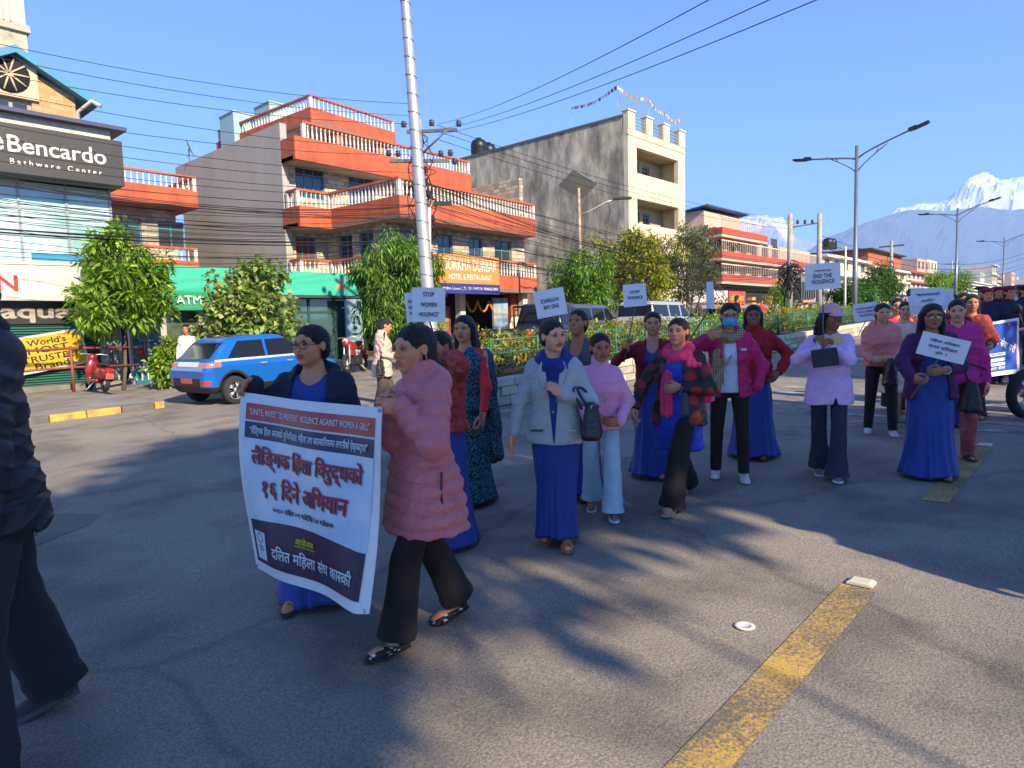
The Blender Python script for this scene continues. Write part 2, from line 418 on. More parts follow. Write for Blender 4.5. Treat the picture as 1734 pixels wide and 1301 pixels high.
class Figure:
    """one person in a local frame: x forward, y to the person's left, z up, feet on z = 0"""
    def __init__(s, spec):
        g = spec.get; s.sp = spec; s.H = g('H', 1.56); s.s = s.H/1.6; k = s.s
        s.res = g('res', 1.0); s.w = g('w', 1.0); s.lean = g('lean', .03)
        s.yaw = math.radians(g('yaw', 180))
        s.fl = np.array(g('fl', (.10, .085))); s.fr = np.array(g('fr', (-.10, -.085)))
        hx, hy = g('hip', ((s.fl[0]+s.fr[0])/2*.9, (s.fl[1]+s.fr[1])/2)); s.hc = np.array([hx, hy, 0.])
        st = abs(s.fl[0]-s.fr[0]); s.drop = -min(.06, st*st*.16)
        s.hip = {1: np.array([hx, hy+.085*k, .84*k+s.drop]), -1: np.array([hx, hy-.085*k, .84*k+s.drop])}
        s.ank = {}; s.footdir = {}; s.heel = {}
        for sd, f in ((1, s.fl), (-1, s.fr)):
            rear = (f[0] < hx-.06) and not g('flat', False); up = .045 if rear else 0.0
            s.heel[sd] = up; s.ank[sd] = np.array([f[0], f[1], .075*k+up])
        ll = {sd: min(.405*k, np.linalg.norm(s.hip[sd]-s.ank[sd])*.5*1.006) for sd in (1, -1)}; s.knee = {sd: ik(s.hip[sd], s.ank[sd], ll[sd], ll[sd], (1, sd*.1, .2))[0] for sd in (1, -1)}
        tz = s.drop
        s.sh = {sd: np.array([hx+s.lean*.45*k-.02, hy+sd*.158*s.w*k, 1.27*k+tz]) for sd in (1, -1)}
        s.base = np.array([hx, hy, tz])
        s.wr = {}; s.el = {}; s.fd = {}
        for sd, nm in ((1, 'lh'), (-1, 'rh')):
            t = np.array(g(nm, (.05, sd*.24, .74)))*np.array([1, 1, 1.])
            hint = g(nm+'e', (-.7, sd*.45, -.55))
            e, w_ = ik(s.sh[sd], t*k+np.array([hx, hy, tz]), .27*k, .235*k, hint)
            s.el[sd] = e; s.wr[sd] = w_; s.fd[sd] = np.asarray(g(nm+'d', w_-e), float)
        hy_, hp, hr = [math.radians(a) for a in g('head', (0, 0, 0))]
        s.HR = rot_z(hy_)@rot_y(hp)@rot_x(hr)
        s.hk = g('hs', 1.0)*k*1.0
        s.neck = np.array([hx+s.lean*.52*k-.025, hy, 1.335*k+tz])
        s.hc3 = s.neck+np.array([.018, 0, .02])*k+s.HR@np.array([.012, 0, .125])*s.hk
        s.parts = []; s.X = rot_z(s.yaw)
        rr = random.Random(spec['label']); fc = spec.setdefault('face', {})
        for q, a in (('fw', .05), ('jaw', .09), ('brow', .3), ('nose', .16), ('eye', .0022)): fc[q] = fc.get(q, 0.0 if q == 'eye' else 1.0)+rr.uniform(-a, a)
        s.root = tag(new_obj('person', None, None, g('loc'), s.yaw), spec['label'], 'person', 'people in the march' if g('march', True) else None)
    def torso(s, P, off=0.0, zlo=.86, zhi=1.40, wk=1.0):
        k = s.s; Z = (P[:, 2]-s.base[2])/k; T = TORSO
        it = lambda c: np.interp(Z, T[:, 0], T[:, c]).astype(np.float32)
        a = it(1)*(k*s.w*wk)+off; b = it(2)*(k*(.5+.5*s.w)*wk)+off; o = it(3)*k
        x = P[:, 0]-s.base[0]-o-s.lean*(Z-.84)*k*np.clip(Z-.7, 0, 1)*1.2; y = P[:, 1]-s.base[1]
        q = (np.abs(x/b)**2.4+np.abs(y/a)**2.4)**(1/2.4)
        d = (q-1)*np.minimum(a, b)
        d = smax(d, (zlo-Z)*k, .02)
        return smax(d, (Z-zhi)*k, .02), Z, x, y
    def sleeve(s, P, sd, r0, r1, r2, upto=1.0, quilt=None):
        sh = s.sh[sd]+np.array([0, -sd*.02, .0]); e, w = s.el[sd], s.wr[sd]; w = e+(w-e)*upto
        k = s.s
        if quilt:
            d1, t1 = cap(P, sh, e, 0, 0, True); d2, t2 = cap(P, e, w, 0, 0, True)
            p_, A = quilt
            d1 = d1-(r0+(r1-r0)*t1)*k-A*np.abs(np.sin(PI*t1*.27/p_))**.45
            d2 = d2-(r1+(r2-r1)*t2)*k-A*np.abs(np.sin(PI*t2*.235/p_))**.45
            return smin(d1, d2, .012)
        return smin(cap(P, sh, e, r0*k, r1*k), cap(P, e, w, r1*k, r2*k), .03)
    def bounds(s, pts, pad): pts = np.array(pts); return pts.min(0)-pad, pts.max(0)+pad
    def top(s, name, mat, hem=.82, off=0.0, sl=(.062, .052, .043), upto=.97, seed=1, fold=.011, quilt=None, open_=None, vneck=None, collar=None, hood=False, h=.007, sleeves=True, zhi=1.40, flare=0.0, wk=1.0, slit=None):
        k = s.s
        def fn(P):
            d, Z, x, y = s.torso(P, off, hem, zhi, wk)
            d = d-(flare+.010)*np.clip((1.0-Z)/.3, 0, 1.2)
            if quilt: d = d-quilt[1]*np.abs(np.sin(PI*(Z-hem)/quilt[0]+.35*np.sin(11*y/k)+.25*np.sin(9*x/k)))**.45
            tors = d
            if sleeves:
                for sd in (1, -1): d = smin(d, s.sleeve(P, sd, *[q*.88 for q in sl], upto, quilt), .024 if quilt else .04)
            d = d+wrinkle(P, seed)*fold
            if hood:
                hb = s.neck+np.array([-.075, 0, -.02])*k
                d = smin(d, ell(P, hb, (.075*k, .125*k, .085*k)), .04)
                d = smin(d, chain(P, [s.neck+np.array([-.05, .10, -.0])*k, s.neck+np.array([.045, .085, -.045])*k, s.neck+np.array([.075, .03, -.10])*k], [.042*k, .035*k, .022*k]), .03)
                d = smin(d, chain(P, [s.neck+np.array([-.05, -.10, -.0])*k, s.neck+np.array([.045, -.085, -.045])*k, s.neck+np.array([.075, -.03, -.10])*k], [.042*k, .035*k, .022*k]), .03)
            if collar:
                cz, cr = collar
                nd, nt = cap(P, s.neck+np.array([0, 0, -.06])*k, s.neck+np.array([.012, 0, cz])*k, 0, 0, True)
                d = smin(d, np.maximum(nd-cr*k, -(nd-(cr-.016)*k)), .02)
            # neck hole
            nd, nt = cap(P, s.neck+np.array([0, 0, -.02])*k, s.neck+np.array([.03, 0, .2])*k, 0, 0, True)
            nh = collar[1]-.014 if collar else .064
            d = smax(d, -(nd-nh*k), .008)
            if open_:
                y0, w0, w1, zb = open_        # centre, width at top, width at hem, lowest z
                wv = w0+(w1-w0)*np.clip((1.33-Z)/(1.33-max(hem, zb)+1e-6), 0, 1)
                wedge = np.maximum(np.maximum(np.abs(y/k-y0)-wv, -x/k-.02), zb-Z)*k
                cut = np.maximum(wedge, -(tors+off+.024)); d = smax(d, -cut, .008)
            if vneck:
                zb, wv = vneck
                wedge = np.maximum(np.abs(y/k)-wv*np.clip((Z-zb)/(1.34-zb), 0, 1.2), -x/k)*k
                d = smax(d, -wedge*.8, .006)
            if slit:
                wedge = np.maximum(np.abs(y/k-slit[0])-slit[2]*np.clip((slit[1]-Z)/(slit[1]-hem), 0, 1), -x/k)*k
                d = smax(d, -wedge*.8, .006)
            return d
        pts = [s.sh[1], s.sh[-1], s.neck+np.array([0, 0, .05]), s.base+np.array([.13, .18*s.w, hem*k]), s.base+np.array([-.13, -.18*s.w, hem*k])]
        if sleeves: pts += [s.el[1], s.el[-1], s.wr[1], s.wr[-1]]
        lo, hi = s.bounds(pts, .12+flare)
        V, F = nets(fn, lo, hi, h*s.res)
        return np_mesh(name, V, F, mat, s.root)
    def inner(s, name, mat, neck=(1.22, .075), off=-.011, hem=.6, fold=.003, seed=5, h=.008, zhi=1.33, wide=False):
        """shirt or sari bodice seen in the opening of a jacket: scooped neckline"""
        k = s.s
        def fn(P):
            d, Z, x, y = s.torso(P, off, hem, zhi)
            d = d+wrinkle(P, seed, .8)*fold
            if wide: d = d+.004*np.sin(60*(Z*.6+y/k*.8))*np.clip(x/k*10, 0, 1)
            c = s.base+np.array([.11+s.lean*.5, 0, 1.34])*k
            sc = ell(P, c, (.17*k, neck[1]*k, (1.34-neck[0])*k))
            d = smax(d, -sc, .01)
            nd, nt = cap(P, s.neck+np.array([0, 0, -.02])*k, s.neck+np.array([.03, 0, .2])*k, 0, 0, True)
            return smax(d, -(nd-.058*k), .008)
        pts = [s.sh[1], s.sh[-1], s.neck, s.base+np.array([.13, .18*s.w, hem*k]), s.base+np.array([-.13, -.18*s.w, hem*k])]
        lo, hi = s.bounds(pts, .07)
        V, F = nets(fn, lo, hi, h*s.res); return np_mesh(name, V, F, mat, s.root)
    def body(s, skin='mid', face=None, hcurl=(.5, .5), palm=((0, -1, 0), (0, 1, 0)), hands=(True, True), bare_feet=False, forearm=(.0, .0)):
        f = face or {}; k = s.s; hk = s.hk; tone = np.array(SKIN[skin] if isinstance(skin, str) else skin)
        HR = s.HR.astype(np.float32); hc = s.hc3.astype(np.float32)
        def fhead(P):
            Q = ((P-hc)@HR)/hk; d = head_sdf(Q, f)*hk
            nk = cap(P, s.hc3+s.HR@np.array([-.022, 0, -.05])*hk, s.neck+np.array([-.01, 0, -.04])*k, .050*k, .056*k)
            d = smin(d, nk, .02)
            t, Z, x, y = s.torso(P, -.018, 1.1, 1.36)
            return smin(d, t, .045)
        hr = .0042*s.res
        lo, hi = s.bounds([s.hc3, s.hc3+[0, 0, .1], s.neck-np.array([0, 0, .13*k])], .13*k)
        lo[1] -= .05; hi[1] += .05
        V, F = nets(fhead, lo, hi, hr)
        keep = V[:, 2] > lo[2]+.02
        parts = [(V, F[keep[F].all(1)])]
        Q = ((V-hc)@HR)/hk
        col = np.tile(tone, (len(V), 1)).astype(np.float32)
        def blend(mk, c, a): col[:] = col*(1-(mk*a)[:, None])+np.array(c)*(mk*a)[:, None]
        g = lambda q, w: np.exp(-(q/w)**2)
        A = np.abs(Q[:, 1]); fr = (Q[:, 0] > .03)
        blend(g(A-.045, .018)*g(Q[:, 2]+.030, .02)*fr, tone*np.array([1.12, .86, .84]), .55)
        blend(g(A, .014)*g(Q[:, 2]+.026, .016)*fr, tone*np.array([1.1, .9, .88]), .5)
        blend(g(A-.031, .022)*g(Q[:, 2]-.006, .010)*fr, tone*np.array([.70, .62, .60]), .5)
        lip = np.array(f.get('lip', tuple(tone*np.array([.95, .45, .45]))))
        lm = np.clip(1.25-np.sqrt((A/(.0245+.004*f.get('smile', 0)))**2+((Q[:, 2]+.058)/.0125)**2), 0, .25)*4*(Q[:, 0] > .065)
        blend(lm, lip, .85)
        if f.get('smile', 0) > .5: blend(np.clip(1.2-np.sqrt((A/.019)**2+((Q[:, 2]+.0577)/.0032)**2), 0, .2)*5*(Q[:, 0] > .06), (.75, .72, .68), .9)
        blend(g(A, .002)*0+np.clip(1.3-np.sqrt((A/.0245)**2+((Q[:, 2]+.0577)/.0011)**2), 0, .3)*3*(Q[:, 0] > .06)*(f.get('smile', 0) <= .5)*(s.res < 1.2), lip*.35, .7)
        if f.get('bindi'): blend(np.clip(1.3-np.sqrt((A/.004)**2+((Q[:, 2]-.030)/.004)**2), 0, .3)*3.3*fr, f['bindi'], .95)
        cols = [col]
        for i, sd in enumerate((1, -1)):
            if not hands[i]: continue
            w, e = s.wr[sd], s.el[sd]; fa = norm(w-e); fdv = norm(s.fd[sd])
            def fh(P):
                d = hand_sdf(P, w, fdv, palm[i], sd, hcurl[i], k)
                return smin(d, cap(P, e, w, .036*k, .0235*k), .012)
            ext = w+fdv*.1*k
            lo, hi = s.bounds([w-fa*.02*k, ext, w-fa*(.10+forearm[i])*k], .075*k)
            V2, F2 = nets(fh, lo, hi, .0045*max(s.res, 1.0)); parts.append((V2, F2)); cols.append(np.tile(tone*.95, (len(V2), 1)))
        for sd in (1, -1):     # feet and shins
            a = s.ank[sd]; z0 = s.heel[sd]
            def ff(P, fk=1.0 if (bare_feet or s.sp.get('sk')) else .66):
                toe = np.array([a[0]+.145*k, a[1]+sd*.012, .026]); heel = np.array([a[0]-.035*k, a[1], .036+z0])
                ball = np.array([a[0]+.095*k, a[1]+sd*.006, .030+z0*.25])
                d = cap(P, a, s.hip[sd] if s.sp.get('sk') else s.knee[sd], .034*k, .045*k)
                d = smin(d, cap(P, heel, ball, .028*k*fk, .032*k*fk), .02); Q_ = P.copy(); Q_[:, 1] = a[1]+(P[:, 1]-a[1])*.72
                return smin(d, cap(Q_, ball, toe, .030*k*fk, .019*k*fk), .02)
            lo, hi = s.bounds([a-[.05, 0, .06], a+np.array([.16*k, 0, .12])], .06)
            V2, F2 = nets(ff, lo, hi, .007*s.res if bare_feet else .014*s.res); V2[:, 2] = np.maximum(V2[:, 2], .012)
            parts.append((V2, F2)); cols.append(np.tile(tone*.9, (len(V2), 1)))
        def fb(P):
            d, Z, x, y = s.torso(P, -.04, .86, 1.30)
            for sd in (1, -1):
                kn = (s.hip[sd]+s.ank[sd])/2 if s.sp.get('sk') else s.knee[sd]
                d = smin(d, cap(P, s.hip[sd], kn, .06*k, .045*k), .03); d = np.minimum(d, cap(P, kn, s.ank[sd]+[0, 0, .09], .042*k, .034*k))
                d = smin(d, cap(P, s.sh[sd], s.el[sd], .040*k, .034*k), .03); d = np.minimum(d, cap(P, s.el[sd], s.wr[sd], .034*k, .022*k))
            return d
        lo, hi = s.bounds([s.sh[1], s.sh[-1], s.el[1], s.el[-1], s.wr[1], s.wr[-1], s.ank[1], s.ank[-1], s.neck], .09)
        V2, F2 = nets(fb, lo, hi, .020); parts.append((V2, F2)); cols.append(np.tile(tone, (len(V2), 1)))
        V, F = join(parts); np_mesh('body', V, F, skin_mat(), s.root, col=np.concatenate(cols))
        s.eyes(f)
    def hp(s, p): return s.hc3+s.HR@(np.asarray(p, float)*s.hk)
    def eyes(s, f):
        hk = s.hk
        gy = f.get('gaze', 0.0); nar = f.get('narrow', 1.0)
        for sd in (1, -1):
            mb = MB(); br = MB()
            c = np.array([.0765, sd*(.031+f.get('eye', 0)), .0035]); r = np.array([.011, .0145, .0068*nar]); seg, rn = 14, 8; V = []; mi = []; F = []
            for i in range(rn+1):
                ph = PI/2*i/rn
                for k in range(seg):
                    a = 2*PI*k/seg; V.append(s.hp(c+r*np.array([math.cos(ph), math.sin(ph)*math.cos(a), math.sin(ph)*math.sin(a)])))
            for i in range(rn):
                for k in range(seg): F.append([i*seg+k, i*seg+(k+1) % seg, (i+1)*seg+(k+1) % seg, (i+1)*seg+k])
            mb.add(V, F, 0, True)
            # iris disc bulging from the eye
            V = []; F = []
            for i in range(4):
                for k in range(12):
                    a = 2*PI*k/12; rr = .0062*i/3; y = gy*.006+rr*math.cos(a); z = rr*math.sin(a)
                    z = max(min(z, .0058*nar), -.0058*nar)
                    xx = .011*math.sqrt(max(0, 1-(y/.0145)**2-(z/.0068/nar)**2)) if (y/.0145)**2+(z/.0068/nar)**2 < 1 else 0
                    V.append(s.hp(c+np.array([xx+.0009, y, z])))
            for i in range(3):
                for k in range(12): F.append([i*12+k, i*12+(k+1) % 12, (i+1)*12+(k+1) % 12, (i+1)*12+k])
            mb.add(V, F, 1, True)
            lid = [s.hp(c+np.array([.0055+.0062*math.sqrt(max(0, 1-u*u)), u*.0165*1, .0072*nar*math.sqrt(max(0, 1-u*u))+.0005])) for u in np.linspace(-1, 1, 9)]
            mb.tube(lid, [q*hk for q in (.0007, .0013, .0017, .0019, .0019, .0018, .0017, .0013, .0007)], 5, 1)
            inn, out = .012, .049
            pts = [s.hp((.0865-.42*max(0, u-.25)**2*.05-.018*u*u, sd*(inn+(out-inn)*u), .0205+.0065*math.sin(PI*min(1, u*.62+.12))-.004*u*u+f.get('frown', 0)*(u-.3)*.008)) for u in np.linspace(0, 1, 8)]
            br.tube(pts, [q*hk*f.get('brow', 1.0) for q in (.0026, .0036, .0040, .0039, .0036, .0031, .0024, .0014)], 5, 0)
            mb.build('eye', [M('eye_white', (.30, .27, .25), .25, var=0), M('iris', (.012, .008, .006), .15, var=0)], s.root)
            br.build('eyebrow', hair_mat(), s.root)
    def hair(s, kind='bun', part=0.0, c=(.012, .009, .008), vol=1.0, name='hair', part_color=None, side=0):
        k = s.s; HR = s.HR.astype(np.float32); hc = s.hc3.astype(np.float32); hk = s.hk
        fw = s.sp.get('face', {}).get('fw', 1.0)
        def fn(P):
            Q = ((P-hc)@HR)/hk
            gr = .0022*np.sin(95*np.arctan2(Q[:, 1]+.001, Q[:, 2]+.06)+30*Q[:, 0]+2*np.sin(25*Q[:, 0]))
            d = ell(Q, (-.019, 0, .033), (.1045+.004*(vol-1), .081*fw*(1+.1*(vol-1)), .0855+.01*(vol-1)))
            d = smin(d, ell(Q, (-.05, 0, -.03), (.062, .073*fw, .062)), .03)+gr
            if kind in ('long', 'loose'):
                S = Q.copy(); S[:, 1] = np.abs(Q[:, 1])
                d = smin(d, cap(S, (-.02, .070*fw, .01), (-.035, .074, -.16), .028*vol, .026*vol), .03)
            # face opening
            fc = ell(Q, (.088, 0, -.040), (.100, .069*fw, .098))
            an = np.arctan2(Q[:, 1], Q[:, 2]+.04); d = smax(d, -(fc+.0035*np.sin(17*an+2)+.0025*np.sin(41*an)), .006)
            S = Q.copy(); S[:, 1] = np.abs(Q[:, 1])
            if kind not in ('long', 'loose'): d = smax(d, -ell(S, (.012, .085*fw, -.030), (.034, .024, .052)), .008)
            d = smax(d, -(Q[:, 2]+.085+.0*Q[:, 0])*1.0, .02) if kind not in ('long', 'loose', 'low') else d
            if part is not None:   # parting groove
                gd = np.maximum(np.abs(Q[:, 1]-part)-.0022, -(Q[:, 0]+.02)); d = smax(d, -(np.maximum(gd, -(d+.006))), .003)
            d = d*hk
            if kind == 'bun':
                b = ell(Q, (-.118, 0, -.010), (.040, .045, .042))+.003*np.sin(55*(Q[:, 1]+Q[:, 2]))
                d = smin(d, b*hk, .012)
            if kind == 'low':
                b = ell(Q, (-.098, side*.03, -.075), (.045, .05, .04))+.003*np.sin(60*(Q[:, 1]+Q[:, 2])); d = smin(d, b*hk, .02)
            if kind == 'pony':
                b = chain(Q, [np.array([-.09, side*.01, .01]), np.array([-.135, side*.03, -.02]), np.array([-.135, side*.05, -.10]), np.array([-.115, side*.06, -.18])], [.024, .030, .028, .012])+gr*1.5
                d = smin(d, b*hk, .012)
            if kind in ('long', 'loose'):
                L = s.sp.get('hairlen', .30)
                b = None
                for yy in (-.055, -.02, .02, .055):
                    c_ = chain(Q, [np.array([-.075, yy, -.02]), np.array([-.092, yy*1.25, -.14]), np.array([-.105, yy*1.2, -L*.7]), np.array([-.10, yy*.9, -L])], [.036*vol, .036*vol, .030*vol, .014])
                    b = c_ if b is None else smin(b, c_, .02)
                if kind == 'loose':
                    for yy in (-1, 1):
                        b = smin(b, chain(Q, [np.array([-.02, yy*.078, .0]), np.array([-.02, yy*.085, -.13]), np.array([.0, yy*.082, -.24]), np.array([.015, yy*.07, -L])], [.028, .032*vol, .028*vol, .012]), .02)
                b = b+.003*np.sin(170*Q[:, 1]+12*np.sin(9*Q[:, 2])+80*Q[:, 0]); d = smin(d, b*hk, .02)
            return d
        pts = [s.hp(q) for q in ((0, 0, .11), (.08, 0, 0), (-.14, .06, 0), (-.14, -.06, -.10), (0, .1, 0), (0, -.1, 0))]
        if kind == 'pony': pts += [s.hp((-.13, side*.06, -.19))]
        if kind in ('long', 'loose'): L = s.sp.get('hairlen', .30); pts += [s.hp((-.13, .06, -L-.01)), s.hp((-.13, -.06, -L-.01)), s.hp((.02, .08, -L-.01)), s.hp((.02, -.08, -L-.01))]
        lo, hi = s.bounds(pts, .035)
        V, F = nets(fn, lo, hi, .0052*s.res)
        return np_mesh(name, V, F, hair_mat(c), s.root)
    def trousers(s, mat, r=(.098, .085, .092), hem=.035, seed=3, name='trousers', flare=0.0, amp=.035, upto=1.0):
        k = s.s; parts = []; rn = np.random.RandomState(seed); n = 34; seg = 40
        for sd in (1, -1):
            a = s.ank[sd]; h, kn = s.hip[sd], s.knee[sd]
            bot = a+np.array([-.005, 0, -.075*k+hem]); bot = kn+(bot-kn)*upto
            path = spline([h+np.array([-.01, -sd*.01, .09*k]), h+(kn-h)*.12, h+(kn-h)*.5, kn, kn+(bot-kn)*.5, bot], n)
            u = np.linspace(0, 1, n); rr = np.interp(u, (0, .25, .6, .8, 1), (.080, r[0]*.96, r[1], (r[1]+r[2])/2, r[2]+flare))*k
            ph = rn.rand(6)*6
            def rf(t, th):
                v = amp*(np.sin(3*th+5*t+ph[0])*.4+np.sin(2*th-17*t+ph[1])*.35*(t > .3)+np.sin(5*th+9*t+ph[2])*.3)
                v = v+amp*.8*np.sin(46*t+2*np.sin(th+ph[3])+ph[4])*np.exp(-((t-.6)/.12)**2)+amp*np.sin(60*t+3*np.sin(th+ph[5]))*np.exp(-((t-.97)/.10)**2)
                return 1+v
            V, F = loft(path, rr*1.05, rr*.95, (1, 0, 0), seg, rf)
            V[-seg:, 2] = np.maximum(V[-seg:, 2], .012); parts.append((V, F))
            # inner return so the hem has thickness
            V2 = V[-seg:].copy(); c = V2.mean(0); V2 = c+(V2-c)*.86; V2[:, 2] += .03
            i = np.arange(seg); parts.append((np.concatenate([V[-seg:], V2]), np.stack([i, (i+1) % seg, seg+(i+1) % seg, seg+i], 1)))
        hm = (s.hip[1]+s.hip[-1])/2; pr = [(.12, .130, .088), (.05, .150, .100), (-.02, .148, .100), (-.07, .10, .085), (-.10, .03, .05)]
        parts.append(loft([hm+np.array([0, 0, z*k]) for z, a, b in pr], [b*k for z, a, b in pr], [a*k*s.w**.5 for z, a, b in pr], (1, 0, 0), seg, lambda t, th: 1+0*th))
        V, F = join(parts)
        return np_mesh(name, V, F, mat, s.root)
    def skirt(s, mat, name='sari_skirt', waist=.99, hem=.035, seed=2, flare=.0, pleat=1.0, side=0.0, amp=1.0, twist=1.2):
        k = s.s; n = 46; seg = 150; rn = np.random.RandomState(seed); ph = rn.rand(10)*6
        c0 = s.base+np.array([0, 0, 0.]); fc = (s.ank[1]+s.ank[-1])/2
        st = (s.ank[1]-s.ank[-1])[:2]; half = np.linalg.norm(st)/2
        path = []; ra = []; rb = []
        for i in range(n):
            t = i/(n-1); z = waist*k+s.base[2]+(hem-waist*k-s.base[2])*t
            e = max(0, (t-.25)/.75)
            xy = c0[:2]*(1-e)+fc[:2]*e; path.append(np.array([xy[0]+.0, xy[1], z]))
            a0 = np.interp(t, (0, .12, .3, .62, .85, 1), (.096, .110, .130, .112, .116, .132))*k; b0 = np.interp(t, (0, .12, .3, .62, .85, 1), (.135, .152, .170, .142, .140, .154))*k*s.w
            ra.append(a0+abs(st[0])/2*e**1.3*.85+flare*e); rb.append(b0+abs(st[1])*.2*e+flare*e)
        V = []; th = np.arange(seg)*2*PI/seg
        for i in range(n):
            t = i/(n-1); e = t**1.2
            fr = np.exp(-((np.angle(np.exp(1j*(th-side))))/.55)**2)
            q = 1+amp*((.014+.034*e)*np.sin(7*th+ph[0]+twist*4*t+1.6*np.sin(2*th+3*t))*(.55+.45*np.sin(th+ph[4]+2*t))+(.006+.020*e)*np.sin(13*th+ph[1]-twist*3*t)+(.002+.008*e)*np.sin(23*th+ph[3]+2*t+2*np.sin(3*th))+(.01+.03*e)*np.sin(3*th+ph[9]+2*t))+pleat*fr*(.006+.034*e)*np.sin(19*(th-side)+ph[2]+1.5*np.sin(3*t)+.8*np.sin(5*th+ph[8]))
            dg = 1-np.abs(np.sin(5.5*t+1.3*th+ph[5]+.7*np.sin(3*th))); q = q+amp*(.010*np.sin(20*t+3*np.sin(th*2+ph[4])+ph[5])-.045*dg**4*(.3+fr))*np.sin(PI*t)
            V.append(path[i]+np.stack([np.cos(th)*ra[i]*q, np.sin(th)*rb[i]*q, .010*np.sin(2*th+ph[6])*t+.006*np.sin(5*th+ph[7])*t], 1))
        V2 = V[-1].copy(); c = V2.mean(0); V2 = c+(V2-c)*.9; V2[:, 2] += .05; V.append(V2); V = np.concatenate(V); n += 1
        i, kk = np.meshgrid(np.arange(n-1), np.arange(seg), indexing='ij')
        F = np.stack([i*seg+kk, (i+1)*seg+kk, (i+1)*seg+(kk+1) % seg, i*seg+(kk+1) % seg], -1).reshape(-1, 4)
        return np_mesh(name, V, F[:, ::-1], mat, s.root)
    def shoes(s, kind='sneaker', mat=None, sole=None, extra=None):
        k = s.s; out = []
        for sd in (1, -1):
            a = s.ank[sd]; z0 = s.heel[sd]
            ang = math.atan2(z0, .15*k) if z0 else 0.0
            def tr(P):                      # into shoe space (sole on z = 0, heel at the back)
                Q = P-np.array([a[0], a[1], 0], np.float32); Q = Q.astype(np.float32)
                if z0:
                    px = .10*k; c, s_ = math.cos(ang), math.sin(ang); x = Q[:, 0]-px; z = Q[:, 2]
                    Q = np.stack([px+x*c-z*s_, Q[:, 1], x*s_+z*c], 1)
                return Q/k
            def last(Q, off=0.0):
                wv = np.interp(Q[:, 0], (-.07, -.03, .04, .10, .15, .175), (.024, .032, .033, .042, .034, .008))+off
                d = np.maximum(np.abs(Q[:, 1]-sd*.012*np.clip(Q[:, 0]*6, -1, 1))-wv, np.maximum(-.068-off-Q[:, 0], Q[:, 0]-.172-off)); return d
            def fs(P):
                Q = tr(P); th = {'sneaker': .030, 'flat': .014, 'sandal': .022, 'heel': .05, 'boot': .03}[kind]
                t = np.interp(Q[:, 0], (-.07, 0, .08, .17), (th, th, th*.8, th*.8)) if kind != 'heel' else np.interp(Q[:, 0], (-.07, 0, .08, .17), (.055, .05, .03, .026))
                return smax(smax(last(Q, .004), Q[:, 2]-t, .006), -Q[:, 2]+.001, .004)*k
            def fu(P):
                Q = tr(P)
                top = {'sneaker': np.interp(Q[:, 0], (-.07, -.02, .03, .08, .17), (.085, .078, .086, .062, .034)), 'flat': np.interp(Q[:, 0], (-.07, -.03, .02, .07, .17), (.058, .042, .034, .050, .028)),
                       'boot': np.interp(Q[:, 0], (-.07, .03, .08, .17), (.13, .13, .07, .04)), 'sandal': np.interp(Q[:, 0], (-.07, 0, .17), (.05, .05, .05)), 'heel': np.interp(Q[:, 0], (-.07, 0, .17), (.1, .09, .06))}[kind]
                if kind in ('sandal', 'heel'):
                    zf = 0.03 if kind == 'heel' else 0.0
                    cx = cap(Q, (-.05, 0, .036+zf), (.155, sd*.01, .018+zf*.5), .040, .036)
                    d = smax(cx, -(cx+.010), .003)
                    band = np.minimum(np.abs(Q[:, 0]-.105)-.020, np.abs(Q[:, 0]+.15*(Q[:, 2]-.05)-.045)-.012)
                    if kind == 'heel': band = np.minimum(band, np.abs(Q[:, 0]-.135)-.012)
                    return np.maximum(d, np.maximum(band, -Q[:, 2]+.012))*k
                d = cap(Q, (-.035, 0, .030), (.125, sd*.012, .022), .040, .034)
                d = smin(d, ell(Q, (-.02, 0, .055), (.045, .034, .05)), .02); d = smax(d, Q[:, 2]-top, .01)
                Q2 = Q.copy(); hole = cap(Q2, (-.012, 0, .05), (-.012, 0, .2), .029, .033)
                if kind == 'flat': hole = np.minimum(hole, ell(Q, (.035, 0, .075), (.075, .027, .042)))
                d = smax(d, -hole, .005)
                return smax(d, -Q[:, 2]+.006, .004)*k
            lo, hi = a+np.array([-.14, -.10, -.11])*1.0, a+np.array([.24, .10, .12])
            lo[2] = -.02
            P1 = nets(fs, lo, hi, .0055*s.res); P2 = nets(fu, lo, hi, .0055*s.res)
            V, F = join([P1, P2]); mi = np.r_[np.zeros(len(P1[1]), int), np.ones(len(P2[1]), int)]
            out.append(np_mesh('shoe', V, F, [sole or M('sole_dark', (.03, .03, .03), .7), mat], s.root, mi=mi))
        return out
    def scarf(s, mat, kind='cowl', ends=(), seed=4, r=.04, name='scarf', h=.0065):
        k = s.s; n = s.neck
        ring = []
        for q in range(13):
            a = 2*PI*q/12; ring.append(n+np.array([.015+.075*math.cos(a), .088*math.sin(a), -.012-.045*math.cos(a)])*k)
        def fn(P):
            d = chain(P, ring, [r*k]*13)
            if kind == 'cowl':
                d = smin(d, ell(P, n+np.array([.085, .01, -.10])*k, (.050*k, .095*k, .085*k)), .04)
                d = d+.006*np.sin(70*(P[:, 2]+.5*np.abs(P[:, 1]-n[1]-.01)))
            for e in ends:
                pts = [n+np.array(p)*k for p in e]; pp = spline(pts, 14)
                Q = P.copy(); Q[:, 1] = n[1]+(P[:, 1]-n[1])*.5
                pq = [np.array([p[0], n[1]+(p[1]-n[1])*.5, p[2]]) for p in pp]
                d = smin(d, chain(Q, pq, [.030*k]*14)+.004*np.sin(150*(P[:, 1]-n[1])), .02)
            return d+wrinkle(P, seed, 1.3)*.005
        pts = ring+[n+np.array(p)*k for e in ends for p in e]+[n+np.array([.1, .08, -.19])*k]
